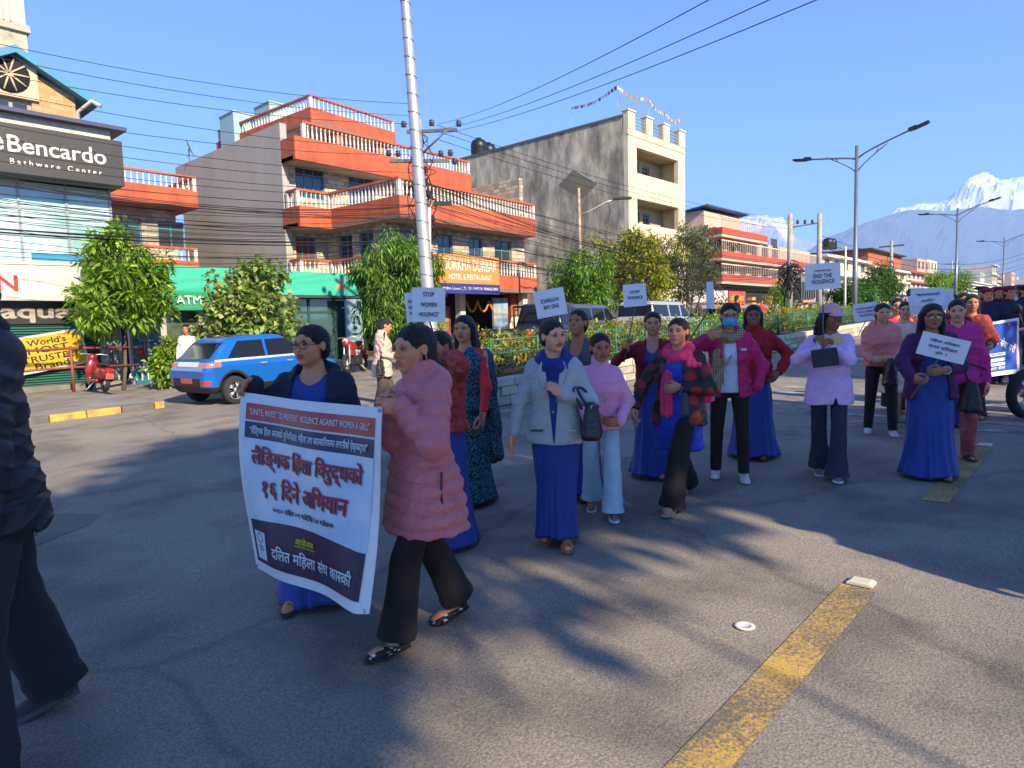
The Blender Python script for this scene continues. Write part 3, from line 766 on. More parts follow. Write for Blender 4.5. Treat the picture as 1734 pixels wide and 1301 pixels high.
        lo, hi = s.bounds(pts, .09); V, F = nets(fn, lo, hi, h*s.res)
        return np_mesh(name, V, F, mat, s.root)
    def glasses(s, frame=(.02, .02, .02), lens=None, name='glasses', wide=1.0, thick=.0018):
        mb = MB(); hk = s.hk
        for sd in (1, -1):
            lp = []
            for q in range(17):
                a = 2*PI*q/16; cx, cz = math.cos(a), math.sin(a); e = .6
                lp.append(s.hp((.101-.35*abs((.026*math.copysign(abs(cx)**e, cx)))*.5*(1 if cx*1 > 0 else .2), sd*(.0325+.0255*wide*math.copysign(abs(cx)**e, cx)), .0+.019*wide*math.copysign(abs(cz)**e, cz))))
            mb.tube(lp, thick*hk, 6, 0)
            if lens: mb.add(lp[:16], [list(range(16))], 1)
            mb.tube([s.hp((.094, sd*.058*wide, .006)), s.hp((.05, sd*.071, .007)), s.hp((-.005, sd*.076, .004))], thick*hk, 6, 0)
        mb.tube([s.hp((.101, -.008, .004)), s.hp((.1035, 0, .007)), s.hp((.101, .008, .004))], thick*hk, 6, 0)
        ms = [M('spectacle_frame'+str(frame), frame, .3, var=0)]
        if lens: ms.append(M('dark_lens', lens, .08, var=0, spec=.8))
        return mb.build(name, ms, s.root)
    def finger_ring(s): pass
# ------------------------------------------------------------------ ground, road, pavements
def asphalt_mat(name, dark=1.0):
    m_ = M(name, (.225*dark, .207*dark, .185*dark), rough=.82, var=.16, scale=.7, spec=.35)
    N, L, p = nodes_of(m_); tc = N.new('ShaderNodeTexCoord')
    vo = N.new('ShaderNodeTexVoronoi'); vo.inputs['Scale'].default_value = 85; L.new(tc.outputs['Object'], vo.inputs['Vector'])
    nz = N.new('ShaderNodeTexNoise'); nz.inputs['Scale'].default_value = 85; nz.inputs['Detail'].default_value = 8; nz.inputs['Roughness'].default_value = .75; L.new(tc.outputs['Object'], nz.inputs['Vector'])
    rp = N.new('ShaderNodeValToRGB'); rp.color_ramp.elements[0].position = .36; rp.color_ramp.elements[1].position = .72
    rp.color_ramp.elements[0].color = (.58, .57, .55, 1); rp.color_ramp.elements[1].color = (1.95, 1.82, 1.6, 1); L.new(nz.outputs[0], rp.inputs[0])
    mu = N.new('ShaderNodeMixRGB'); mu.blend_type = 'MULTIPLY'; mu.inputs[0].default_value = 1; L.new(base_socket(m_), mu.inputs[1]); L.new(rp.outputs[0], mu.inputs[2])
    # old patches, oil stains and the faint wheel tracks
    n2 = N.new('ShaderNodeTexNoise'); n2.inputs['Scale'].default_value = 1.3; n2.inputs['Detail'].default_value = 7; L.new(tc.outputs['Object'], n2.inputs['Vector'])
    r2 = N.new('ShaderNodeValToRGB'); r2.color_ramp.elements[0].position = .36; r2.color_ramp.elements[1].position = .52
    r2.color_ramp.elements[0].color = (.55, .55, .57, 1); r2.color_ramp.elements[1].color = (1, 1, 1, 1); L.new(n2.outputs[0], r2.inputs[0])
    m2 = N.new('ShaderNodeMixRGB'); m2.blend_type = 'MULTIPLY'; m2.inputs[0].default_value = .8; L.new(mu.outputs[0], m2.inputs[1]); L.new(r2.outputs[0], m2.inputs[2])
    # hairline cracks and dusty lanes
    wn_ = N.new('ShaderNodeTexNoise'); wn_.inputs['Scale'].default_value = 1.6; wn_.inputs['Detail'].default_value = 6; L.new(tc.outputs['Object'], wn_.inputs['Vector'])
    wm = N.new('ShaderNodeMixRGB'); wm.inputs[0].default_value = .32; L.new(tc.outputs['Object'], wm.inputs[1]); L.new(wn_.outputs['Color'], wm.inputs[2])
    vc = N.new('ShaderNodeTexVoronoi'); vc.feature = 'DISTANCE_TO_EDGE'; vc.inputs['Scale'].default_value = .27; L.new(wm.outputs[0], vc.inputs['Vector'])
    rc = N.new('ShaderNodeValToRGB'); rc.color_ramp.elements[0].position = .002; rc.color_ramp.elements[1].position = .007; rc.color_ramp.elements[0].color = (.45, .45, .45, 1); rc.color_ramp.elements[1].color = (1, 1, 1, 1); L.new(vc.outputs['Distance'], rc.inputs[0])
    m3 = N.new('ShaderNodeMixRGB'); m3.blend_type = 'MULTIPLY'; m3.inputs[0].default_value = .45; L.new(m2.outputs[0], m3.inputs[1]); L.new(rc.outputs[0], m3.inputs[2])
    mpd = N.new('ShaderNodeMapping'); mpd.inputs['Scale'].default_value = (.05, .55, 1); L.new(tc.outputs['Object'], mpd.inputs[0]); nd = N.new('ShaderNodeTexNoise'); nd.inputs['Scale'].default_value = 1; nd.inputs['Detail'].default_value = 4; L.new(mpd.outputs[0], nd.inputs['Vector'])
    rd_ = N.new('ShaderNodeValToRGB'); rd_.color_ramp.elements[0].position = .35; rd_.color_ramp.elements[1].position = .7; rd_.color_ramp.elements[0].color = (.86, .87, .9, 1); rd_.color_ramp.elements[1].color = (1.2, 1.16, 1.08, 1); L.new(nd.outputs[0], rd_.inputs[0])
    m4 = N.new('ShaderNodeMixRGB'); m4.blend_type = 'MULTIPLY'; m4.inputs[0].default_value = 1; L.new(m3.outputs[0], m4.inputs[1]); L.new(rd_.outputs[0], m4.inputs[2])
    L.new(m4.outputs[0], p.inputs['Base Color'])
    ad = N.new('ShaderNodeMath'); ad.operation = 'ADD'; L.new(vo.outputs['Distance'], ad.inputs[0]); L.new(nz.outputs[0], ad.inputs[1])
    bp = N.new('ShaderNodeBump'); bp.inputs['Strength'].default_value = .26; bp.inputs['Distance'].default_value = .010; L.new(ad.outputs[0], bp.inputs['Height']); L.new(bp.outputs[0], p.inputs['Normal'])
    return m_
def worn_paint(name, c, hole=.42):
    """road paint worn through to the asphalt grain"""
    m_ = M(name, c, rough=.75, var=.15, scale=5)
    N, L, p = nodes_of(m_); tc = N.new('ShaderNodeTexCoord'); nz = N.new('ShaderNodeTexNoise'); nz.inputs['Scale'].default_value = 60; nz.inputs['Detail'].default_value = 9; nz.inputs['Roughness'].default_value = .8
    L.new(tc.outputs['Object'], nz.inputs['Vector']); n2 = N.new('ShaderNodeTexNoise'); n2.inputs['Scale'].default_value = 3; L.new(tc.outputs['Object'], n2.inputs['Vector'])
    ad = N.new('ShaderNodeMath'); ad.operation = 'MULTIPLY_ADD'; L.new(n2.outputs[0], ad.inputs[0]); ad.inputs[1].default_value = .35; L.new(nz.outputs[0], ad.inputs[2])
    rp = N.new('ShaderNodeValToRGB'); rp.color_ramp.elements[0].position = hole+.12; rp.color_ramp.elements[1].position = hole+.26; L.new(ad.outputs[0], rp.inputs[0])
    mx = N.new('ShaderNodeMixRGB'); L.new(rp.outputs[0], mx.inputs[0]); mx.inputs[1].default_value = (.13, .115, .09, 1); L.new(base_socket(m_), mx.inputs[2]); L.new(mx.outputs[0], p.inputs['Base Color'])
    bp = N.new('ShaderNodeBump'); bp.inputs['Strength'].default_value = .4; bp.inputs['Distance'].default_value = .01; L.new(nz.outputs[0], bp.inputs['Height']); L.new(bp.outputs[0], p.inputs['Normal'])
    return m_
def sheet(name, x0, x1, y0, y1, h, mat, kind='structure', nx=1):
    mb = MB(); mb.grid(lambda u, v: (x0+(x1-x0)*u, y0+(y1-y0)*v, gz(x0+(x1-x0)*u)+h), nx, 1, 0, False)
    return tag(mb.build(name, mat), kind=kind)
def slab(name, x0, x1, y0, y1, h0, h1, mat, kind='structure'):
    mb = MB(); V = [(x, y, gz(x)+h) for h in (h0, h1) for x, y in ((x0, y0), (x1, y0), (x1, y1), (x0, y1))]
    mb.add(V, [[3,2,1,0],[4,5,6,7],[0,1,5,4],[1,2,6,5],[2,3,7,6],[3,0,4,7]])
    return tag(mb.build(name, mat), kind=kind)
dirt = M('dusty_ground', (.20, .175, .14), .95, var=.2, scale=.3, bump=.4, bscale=8)
concrete = M('pavement_concrete', (.27, .245, .21), .9, var=.18, scale=1.2, bump=.3, bscale=25, c2=(.16, .145, .125), c2scale=1.5)
sheet('ground', -1500, 3200, -2200, 2600, -.012, dirt)
asph = asphalt_mat('asphalt')
sheet('road', -60, 420, -5.2, 14.42, .0, asph)
sheet('forecourt', 5.4, 60, 14.42, 60, .0, concrete)
slab('pavement', -40, 5.4, 14.60, 40, -.05, .115, concrete)
slab('near_pavement', -40, 120, -11, -5.4, -.05, .12, concrete)
yel, wht = worn_paint('worn_yellow_paint', (.55, .34, .07), .50), worn_paint('worn_white_paint', (.50, .48, .43), .50)
for x0, x1 in ((-1.6, 3.92), (5.9, 8.2), (13.0, 16.5), (21, 25), (29, 33), (38, 42)):
    sheet('yellow_lane_line', x0, x1, .955, 1.135, .004, yel)
for x0, x1, y1 in ((12.30, 12.55, 4.6), (11.50, 11.75, 4.6), (10.85, 11.05, 3.1), (10.25, 10.45, 3.1), (9.70, 9.88, 3.1), (9.15, 9.33, 2.9)):
    sheet('white_crossing_bar', x0, x1, -4.4, y1, .004, wht)
sheet('white_edge_line', 6.3, 60, 7.35, 7.48, .004, wht)
sheet('white_edge_line', -40, 40, -4.75, -4.63, .004, wht)

asph_new = asphalt_mat('asphalt_patch', .72)
for px_, py_, rx_, ry_, sd_ in ((.2, 6.6, 1.5, .55, 1), (4.3, 5.6, .5, 1.3, 2), (6.4, .1, .9, .35, 3), (2.2, -.9, .6, .5, 4)):
    mb = MB(); n = 22; V = [(px_+rx_*(1+.08*math.sin(3*a+sd_)+.05*math.sin(7*a+2*sd_))*math.copysign(abs(math.cos(a))**.45, math.cos(a)), py_+ry_*(1+.06*math.sin(5*a+sd_))*math.copysign(abs(math.sin(a))**.45, math.sin(a))) for a in np.arange(n)*2*PI/n]
    mb.add([(x, y, gz(x)+.003) for x, y in V], [list(range(n))]); tag(mb.build('road_patch', asph_new), kind='structure')
kerb_y = M('kerb_yellow', (.60, .37, .05), .8, var=.2, scale=6, bump=.3, bscale=40, c2=(.22, .17, .1), c2amt=.25, c2scale=5)
kerb_k = M('kerb_grey', (.13, .12, .11), .9, var=.25, scale=6, bump=.3, bscale=40)
kr = tag(new_obj('kerb', None, None, (0, 14.42, 0)), kind='structure')
def kerb_block(x0, x1, mat, y=0.0, w=.17, h=.125):
    mb = MB(); g = .012
    V = [(x, yy, gz(x)+z) for z, in_ in ((0, 0), (h-.02, 0), (h, .02)) for x, yy in ((x0+g, y+in_), (x1-g, y+in_), (x1-g, y+w), (x0+g, y+w))]
    F = []
    for k in (0, 4): F += [[k, k+1, k+5, k+4], [k+1, k+2, k+6, k+5], [k+2, k+3, k+7, k+6], [k+3, k, k+4, k+7]]
    mb.add(V, F+[[8, 9, 10, 11]]); return mb.build('kerb_stone', mat, kr)
xs = [-8+.6*i for i in range(23)]+[5.4]
for i in range(len(xs)-1):
    yb = (3.35 <= xs[i]+.3 <= 4.55) or (5.0 <= xs[i]+.3 < 5.5) or xs[i] < 1.0 and (i//2) % 2
    kerb_block(xs[i], xs[i+1], kerb_y if yb else kerb_k)
# reflector studs at the end of the yellow dashes, a paper cup lid on the road
stud_m = M('road_stud_plastic', (.62, .56, .40), .4, var=.1)
for (x, y), lb in (((3.98, 1.045), 'cream plastic road stud at the end of the nearest yellow line'), ((8.3, 1.045), 'cream road stud beyond the second yellow line')):
    mb = MB(); z = gz(x); V = []
    for s_, h in ((1.0, .0), (1.0, .010), (.72, .022)):
        V += [(x+a*.05*s_, y+b*.065*s_, z+.004+h) for a, b in ((-1, -1), (1, -1), (1, 1), (-1, 1))]
    F = [[8, 9, 10, 11]]
    for k in (0, 4): F += [[k, k+1, k+5, k+4], [k+1, k+2, k+6, k+5], [k+2, k+3, k+7, k+6], [k+3, k, k+4, k+7]]
    t = thing('road_stud', lb, 'road stud', (0, 0, 0)); mb.add(V, F).build('stud_body', stud_m, t)
    MB().box((x-.043, y, z+.014), (.012, .09, .012), mi=0).build('reflector', M('reflector_strip', (.7, .62, .3), .2, var=0), t)
g = G(1261, 1062); mb = MB(); mb.lathe([(.047, .002), (.05, .005), (.048, .008), (.03, .009), (.028, .006), (.001, .006)], (0, 0, 0), 20)
tag(mb.build('paper_lid', M('paper_white', (.66, .64, .58), .6, var=.08), None, g+Vector((0, 0, .001))), 'small round white paper lid lying on the sunlit asphalt', 'litter')

# ------------------------------------------------------------------ building helpers
def wall_grid(mb, axis, a0, a1, z0, z1, c, th, holes=(), mi=0, rev_mi=None):
    """wall slab in the plane y=c ('S', facing -Y) or x=c ('W', facing -X), with real openings (a0,a1,z0,z1)"""
    A = sorted(set([a0, a1]+[v for h in holes for v in h[:2] if a0 < v < a1])); Z = sorted(set([z0, z1]+[v for h in holes for v in h[2:4] if z0 < v < z1]))
    for i in range(len(A)-1):
        run = None
        for j in range(len(Z)-1):
            am, zm = (A[i]+A[i+1])/2, (Z[j]+Z[j+1])/2
            hole = any(h[0] < am < h[1] and h[2] < zm < h[3] for h in holes)
            if not hole and run is None: run = Z[j]
            if (hole or j == len(Z)-2) and run is not None:
                top = Z[j] if hole else Z[j+1]
                if axis == 'S': mb.bx(A[i], A[i+1], c, c+th, run, top, mi)
                else: mb.bx(c, c+th, A[i], A[i+1], run, top, mi)
                run = None
glass_m = M('window_glass', (.035, .045, .05), .06, var=.3, scale=2, spec=.9)
def window(b, axis, a0, a1, z0, z1, c, frame, cols=2, rows=1, dep=.10, bar=.055, pane=None, transom=None):
    """frame recessed into an opening, panes as sub-parts"""
    mb = MB(); f = c+dep
    def bxx(p0, p1, q0, q1, d0=0.0, d1=.06):
        if axis == 'S': mb.bx(p0, p1, f+d0, f+d1, q0, q1)
        else: mb.bx(f+d0, f+d1, p0, p1, q0, q1)
    bxx(a0, a0+bar, z0, z1); bxx(a1-bar, a1, z0, z1); bxx(a0+bar, a1-bar, z1-bar, z1); bxx(a0+bar, a1-bar, z0, z0+bar)
    A = [a0+bar+(a1-a0-2*bar)*i/cols for i in range(cols+1)]
    for a in A[1:-1]: bxx(a-bar*.45, a+bar*.45, z0+bar, z1-bar, .002, .058)
    zs = [z0+bar+(z1-z0-2*bar)*i/rows for i in range(rows+1)]
    if transom: zs = [z0+bar, z0+(z1-z0)*transom, z1-bar]
    for z in zs[1:-1]: bxx(a0+bar, a1-bar, z-bar*.4, z+bar*.4, .004, .056)
    w = mb.build('window', frame, b)
    for i in range(len(A)-1):
        for j in range(len(zs)-1):
            q = MB()
            if axis == 'S': q.bx(A[i]+.002, A[i+1]-.002, f+.028, f+.034, zs[j]+.002, zs[j+1]-.002)
            else: q.bx(f+.028, f+.034, A[i]+.002, A[i+1]-.002, zs[j]+.002, zs[j+1]-.002)
            q.build('pane', pane or glass_m, w)
    return w
def baluster_mesh(h, r=.055, seg=7):
    mb = MB(); mb.lathe([(r*.9, 0), (r*.9, h*.06), (r*.5, h*.1), (r*.95, h*.28), (r*.8, h*.42), (r*.42, h*.66), (r*.42, h*.8), (r*.8, h*.86), (r*.5, h*.92), (r*.9, h*.95), (r*.9, h)], (0, 0, 0), seg)
    o = mb.build('baluster', wht_bal); me = o.data; bpy.data.objects.remove(o); return me
wht_bal = M('baluster_white', (.66, .60, .52), .7, var=.12, scale=3)
BAL = {}
def balustrade(b, pts, z, h, step, rail_m, r=.055):
    """z = top of the rail; rail and plinth as the part, each baluster a sub-part"""
    mb = MB(); w = .17
    for i in range(len(pts)-1):
        p, q = Vector(pts[i]), Vector(pts[i+1]); d = (q-p); L = d.length; a = math.atan2(d.y, d.x); mid = (p+q)/2
        mb.box((mid.x, mid.y, z-.045), (L+w*.98, w, .09), a); mb.box((mid.x, mid.y, z-h-.03), (L+w*.7, w*.8, .06), a)
    o = mb.build('balustrade', [rail_m, wht_bal], b)
    for p in pts: MB().box((p[0], p[1], z-h/2-.03), (.15, .15, h+.06)).build('newel_post', wht_bal, o)
    hh = h-.09
    if (hh, r) not in BAL: BAL[(hh, r)] = baluster_mesh(hh, r)
    for i in range(len(pts)-1):
        p, q = Vector(pts[i]), Vector(pts[i+1]); n = max(1, int((q-p).length/step))
        for k in range(1, n):
            c = p+(q-p)*(k/n); new_obj('baluster', BAL[(hh, r)], o, (c.x, c.y, z-h))
    return o
def box_part(name, b, mat, *boxes):
    mb = MB()
    for bb in boxes: mb.bx(*bb)
    return mb.build(name, mat, b)
def sign_text(name, parent, body, o, ex, ey, w, h, mat, weight=.01, keep=True, off=(0, 0, 0)):
    V, F = fit_text(body, w, h, weight, keep)
    return np_mesh(name, plane_text(V, o, ex, ey, off), F, mat, parent, smooth=False)
SX, SZ = (1, 0, 0), (0, 0, 1)               # lettering on walls that face the street (-Y)

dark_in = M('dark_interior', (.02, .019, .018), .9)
red_p = M('orange_red_paint', (.47, .105, .042), .75, var=.10, scale=1.2, bump=.1, bscale=30, c2=(.33, .07, .035), c2amt=.3, c2scale=1.6, stretch=(1, 1, .35))
grey_r = M('grey_render', (.42, .39, .345), .92, var=.07, scale=.8, bump=.15, bscale=30, c2=(.34, .315, .28), c2amt=.4, c2scale=.8, stretch=(1, 1, .22))
soffit = M('soffit_plaster', (.42, .37, .30), .9, var=.1)
teal_f = M('teal_window_frame', (.045, .22, .33), .55, var=.12)
def stone_mat():
    m_ = M('stone_cladding', (.5, .44, .34), .85, var=0, spec=.3); N, L, p = nodes_of(m_)
    tc = N.new('ShaderNodeTexCoord'); mp = N.new('ShaderNodeMapping'); mp.inputs['Rotation'].default_value = (PI/2, 0, 0); L.new(tc.outputs['Object'], mp.inputs[0])
    # a brick pattern read on both wall directions: use x+y as the run
    sp = N.new('ShaderNodeSeparateXYZ'); L.new(tc.outputs['Object'], sp.inputs[0]); ad = N.new('ShaderNodeMath'); L.new(sp.outputs[0], ad.inputs[0]); L.new(sp.outputs[1], ad.inputs[1])
    cb = N.new('ShaderNodeCombineXYZ'); L.new(ad.outputs[0], cb.inputs[0]); L.new(sp.outputs[2], cb.inputs[1])
    br = N.new('ShaderNodeTexBrick'); br.inputs['Scale'].default_value = 1; br.inputs['Brick Width'].default_value = .42; br.inputs['Row Height'].default_value = .19; br.inputs['Mortar Size'].default_value = .012
    br.inputs['Color1'].default_value = (.58, .50, .36, 1); br.inputs['Color2'].default_value = (.30, .26, .20, 1); br.inputs['Mortar'].default_value = (.20, .18, .15, 1); br.offset_frequency = 2; br.squash = .7; br.squash_frequency = 3
    L.new(cb.outputs[0], br.inputs['Vector']); L.new(br.outputs['Color'], p.inputs['Base Color'])
    bp = N.new('ShaderNodeBump'); bp.inputs['Strength'].default_value = .5; bp.inputs['Distance'].default_value = .03; bp.invert = True; L.new(br.outputs['Fac'], bp.inputs['Height']); L.new(bp.outputs[0], p.inputs['Normal'])
    return m_
stone = stone_mat()

# ------------------------------------------------------------------ orange-red hotel building with the grey flank
def hotel():
    b = thing('hotel_building', 'orange-red hotel with stepped white balustrades and a blank grey side wall', 'building', (0, 0, 0))
    z0 = gz(15)-.1; r1, r2, r3, r4 = 4.66, 7.50, 10.26, 13.05
    # grey flank wall (faces -X) and the body behind it
    mb = MB(); mb.bx(15.2, 15.5, 26.45, 36.4, z0, 10.32); mb.bx(15.2, 15.5, 36.4, 37.0, 8.9, 10.32)
    mb.build('side_wall', grey_r, b)
    # front walls with openings: recessed bay (y=26.6) on two upper floors
    F1, F2 = 3.66, 6.55           # floor levels
    w1 = [(15.75, 16.75, F1+.75, F1+2.1)]
    w2 = [(15.9, 17.3, F2+.85, F2+2.25), (18.6, 20.0, F2+.85, F2+2.25), (21.2, 22.6, F2+.85, F2+2.25)]
    mb = MB(); wall_grid(mb, 'S', 15.5, 17.3, z0, F2-.1, 26.6, .25, w1); wall_grid(mb, 'S', 15.5, 25.6, F2-.1, r3-1.4, 26.6, .25, w2)
    ww = [(22.6, 23.5, F1+.45, F1+2.1), (24.2, 25.3, F1+.45, F1+2.1), (25.62, 26.3, F1+.3, F1+2.1)]
    # wing: side (x=17.3) and street face (y=22.4)
    ws = [(23.2, 24.2, F1+.6, F1+2.1), (24.7, 25.7, F1+.6, F1+2.1)]
    wf = [(18.0, 18.9, F1+.45, F1+2.05), (20.1, 21.0, F1+.45, F1+2.05), (22.0, 22.9, F1+.45, F1+2.05), (23.7, 24.9, F1+.45, F1+2.05)]
    wall_grid(mb, 'W', 22.4, 26.6, F1-.1, F2-.3, 17.3, .25, ws)
    wall_grid(mb, 'S', 17.55, 25.6, F1-.1, F2-.3, 22.4, .25, wf)
    mb.bx(25.6, 25.85, 22.4, 36, z0, r3-1.4); mb.bx(15.5, 25.6, 36, 36.25, z0, r3-1.2)
    mb.build('wall', stone, b)
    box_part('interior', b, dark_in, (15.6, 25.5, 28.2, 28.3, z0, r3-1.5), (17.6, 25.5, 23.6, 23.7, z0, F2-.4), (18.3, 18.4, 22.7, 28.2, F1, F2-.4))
    for a in w2: window(b, 'S', *a, 26.6, teal_f, 3, 1, transom=.72)
    window(b, 'S', *w1[0], 26.6, teal_f, 3, 1, pane=M('brown_shutter', (.16, .055, .03), .7))
    for a in ws: window(b, 'W', *a, 17.3, teal_f, 2, 1, transom=.7)
    for a in wf: window(b, 'S', *a, 22.4, teal_f, 2, 1, transom=.72)
    # balcony slabs (painted parapet band) with soffits
    P = [(15.2, 26.6), (15.2, 25.4), (16.7, 25.4), (17.0, 21.05), (25.8, 21.6), (25.8, 26.6)]
    def band(poly, zt, zb, th=.16):
        mb = MB(); mb.prism(poly, zb, zb+.16, 1); n = len(poly)
        for i in range(n-1):
            p, q = Vector(poly[i]), Vector(poly[i+1])
            d = (q-p).normalized(); nrm = Vector((-d.y, d.x)); mid = (p+q)/2; cen = Vector((sum(a[0] for a in poly)/n, sum(a[1] for a in poly)/n))
            if (cen-mid).dot(nrm) < 0: nrm = -nrm
            c = mid+nrm*th/2; mb.box((c.x, c.y, (zt+zb)/2-.002), ((q-p).length, th, zt-zb+.004+.002*i), math.atan2(d.y, d.x))
        mb.build('balcony_band', [red_p, soffit], b)
    band(P, r1-.72, r1-1.45); band(P, r2-.72, r2-1.55)
    inset = lambda poly, k: [(p[0]+k*(1 if p[0] < 20 else -1)*1, p[1]+k) for p in poly]
    balustrade(b, [(15.28, 26.2), (15.28, 25.5), (16.78, 25.5), (17.08, 21.15), (25.7, 21.68)], r1, .70, .21, red_p)
    balustrade(b, [(15.28, 26.2), (15.28, 25.5), (16.78, 25.5), (17.08, 21.15), (25.7, 21.68), (25.7, 26.2)], r2, .70, .21, red_p)
    P3 = [(15.2, 26.45), (15.2, 25.35), (25.6, 25.75), (25.6, 36.0)]
    band(P3, r3-.68, r3-1.6); MB().bx(15.5, 25.5, 26.5, 36.0, r3-1.58, r3-1.3).build('roof_slab', soffit, b)
    balustrade(b, [(15.7, 25.47), (25.5, 25.86)], r3, .66, .21, red_p)
    # penthouse
    mb = MB(); mb.bx(18.8, 24.2, 31.2, 38.2, r3-1.4, r4-1.2); mb.build('penthouse_wall', M('pent_plaster', (.45, .36, .27), .85), b)
    P4 = [(18.2, 38.6), (18.7, 29.6), (24.4, 30.3), (24.4, 38.6)]
    band(P4, r4-.62, r4-1.35)
    balustrade(b, [(18.3, 38.3), (18.8, 29.75), (24.25, 30.4)], r4, .60, .26, red_p)
    mb = MB(); mb.bx(20.4, 20.8, 30.1, 31.2, r3-1.4, r4-1.35); mb.bx(23.4, 23.8, 30.5, 31.2, r3-1.4, r4-1.35); mb.each('penthouse_column', red_p, b)
    # ground floor of the hotel: columns, dark dining hall, doors
    zb = gz(20)
    mb = MB()
    for x in (18.6, 20.95, 25.2): mb.bx(x, x+.32, 22.0, 22.32, zb-.3, r1-1.45, 0)
    mb.each('column', M('column_white', (.58, .53, .44), .8, var=.15), b)
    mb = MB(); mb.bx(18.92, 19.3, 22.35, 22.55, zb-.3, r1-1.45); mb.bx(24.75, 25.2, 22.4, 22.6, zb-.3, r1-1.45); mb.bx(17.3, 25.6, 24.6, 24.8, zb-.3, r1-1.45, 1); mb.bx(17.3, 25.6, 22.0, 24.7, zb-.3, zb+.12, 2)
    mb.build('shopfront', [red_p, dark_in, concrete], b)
    mb = MB(); mb.bx(19.4, 20.8, 22.5, 22.6, zb+.1, zb+2.0, 0); mb.bx(19.55, 20.65, 22.47, 22.5, zb+.9, zb+1.8, 1); mb.build('menu_panel', [M('menu_red', (.35, .04, .03), .6), M('menu_print', (.25, .22, .06), .6, var=.9, scale=9)], b)
    gar = MB()
    for k in range(3):
        x0 = 21.6+k*.75; gar.tube([(x0+.75*u, 22.3, zb+2.25-.5*(1-(2*u-1)**2)) for u in np.linspace(0, 1, 9)], .045, 6)
    gar.each('garland', M('marigold', (.62, .22, .03), .8, var=.3, scale=40), b)
    return b
hotel()
def poster_mat():
    m_ = M('poster_print', (.5, .4, .2), .6, var=.5, scale=1.4, c2=(.05, .25, .5), c2scale=1.1); return m_
t = thing('standing_poster', 'tall colourful food poster standing beside the hotel entrance', 'poster', (23.35, 22.25, gz(23)+.1))
mb = MB(); mb.bx(0, 1.0, 0, .04, .05, 2.15); mb.build('print', poster_mat(), t); MB().bx(-.04, 1.04, .045, .08, 0, 2.2).build('backing', M('grey_steel', (.3, .3, .3), .5, metal=.6), t)
MB().bx(-.0, 1.0, -.006, 0, .05, .62).build('blue_band', M('poster_blue', (.02, .08, .35), .6), t)
# hotel signboard
t = thing('hotel_signboard', 'orange hotel signboard with white lettering over a blue strip on the balcony', 'signboard', (0, 0, 0))
x0, x1 = 19.0, 24.1
p0 = atY(742, 428, 20.9); p1 = atY(845, 490, 20.9); x0, x1 = p0.x, p1.x; zt, zb = 4.66, 3.05
MB().bx(x0, x1, 20.86, 20.98, zb+.42, zt).build('board', M('sign_orange', (.66, .25, .06), .5, var=.06), t)
MB().bx(x0+.001, x1, 20.85, 20.98, zb, zb+.418).build('lower_strip', M('sign_blue', (.03, .04, .22), .5, var=.05), t)
wl_m = M('sign_letter_white', (.72, .68, .6), .5, var=.05)
MB().bx(x0+.5, x0+.9, 21.0, 21.1, zb+.1, zt-.1).bx(x1-.9, x1-.5, 21.0, 21.1, zb+.1, zt-.1).each('bracket', M('grey_steel'), t)
xc = (x0+x1)/2
sign_text('lettering', t, 'GORKHA DURBAR', (xc, 20.85, zt-.40), SX, SZ, (x1-x0)*.9, .5, wl_m, .015, False)
sign_text('lettering', t, 'HOTEL & RESTAURANT', (xc, 20.85, zb+.70), SX, SZ, (x1-x0)*.72, .24, wl_m, .01, False)
sign_text('lettering', t, 'Prithvi Chowk | Ph. 061-540210, 9846021890', (xc, 20.842, zb+.2), SX, SZ, (x1-x0)*.92, .17, wl_m, .006, False)

# ------------------------------------------------------------------ roof things on the hotel
ss = M('steel_tank', (.55, .55, .53), .25, metal=.9, var=.15)
t = thing('steel_water_tank', 'shiny cylindrical steel water tank on the hotel penthouse roof', 'water tank', (22.5, 33.5, 11.95))
mb = MB(); mb.lathe([(.55, .35), (.6, .4), (.6, 1.55), (.57, 1.6), (.35, 1.72), (.1, 1.76), (.02, 1.76)], (0, 0, 0), 24); mb.build('tank', ss, t)
mb = MB(); [mb.tube([(.5*math.cos(a), .5*math.sin(a), -.05), (.45*math.cos(a), .45*math.sin(a), .36)], .03) for a in (.5, 2.1, 3.7, 5.3)]; mb.build('stand', M('grey_steel'), t)
for k, (x, y, s_) in enumerate(((18.75, 36.9, 1.2), (19.6, 34.6, 1.35))):
    t = thing('roof_tank_house', ('pale blue boxy tank cover, the far one on the hotel roof', 'pale blue boxy tank cover, the near taller one on the hotel roof')[k], 'roof tank', (x, y, 11.9))
    mb = MB(); mb.bx(-.7, .7, -.8, .8, -.1, s_+.45); mb.build('box', M('pale_blue_sheet', (.30, .45, .47), .5, var=.1), t); MB().bx(-.75, .75, -.85, .85, s_+.452, s_+.51).build('lid', M('pale_blue_lid', (.36, .5, .52), .5), t)
t = thing('satellite_dish', 'small grey satellite dish on the back edge of the grey wall', 'satellite dish', (15.35, 35.6, 10.32))
mb = MB(); mb.tube([(0, 0, 0), (0, 0, .7)], .03); mb.tube([(0, 0, .4), (-.3, -.3, .0)], .02); mb.build('mast', M('grey_steel'), t)
mb = MB(); Rr = Matrix.Rotation(1.15, 3, 'Y') @ Matrix.Rotation(.5, 3, 'X'); V = []; F = []
for i in range(5):
    for k in range(16):
        a = 2*PI*k/16; r = .5*i/4; V.append(Vector((0, 0, .75))+Rr @ Vector((r*math.cos(a), r*math.sin(a), .35*r*r)))
F = [[i*16+k, i*16+(k+1) % 16, (i+1)*16+(k+1) % 16, (i+1)*16+k] for i in range(4) for k in range(16)]
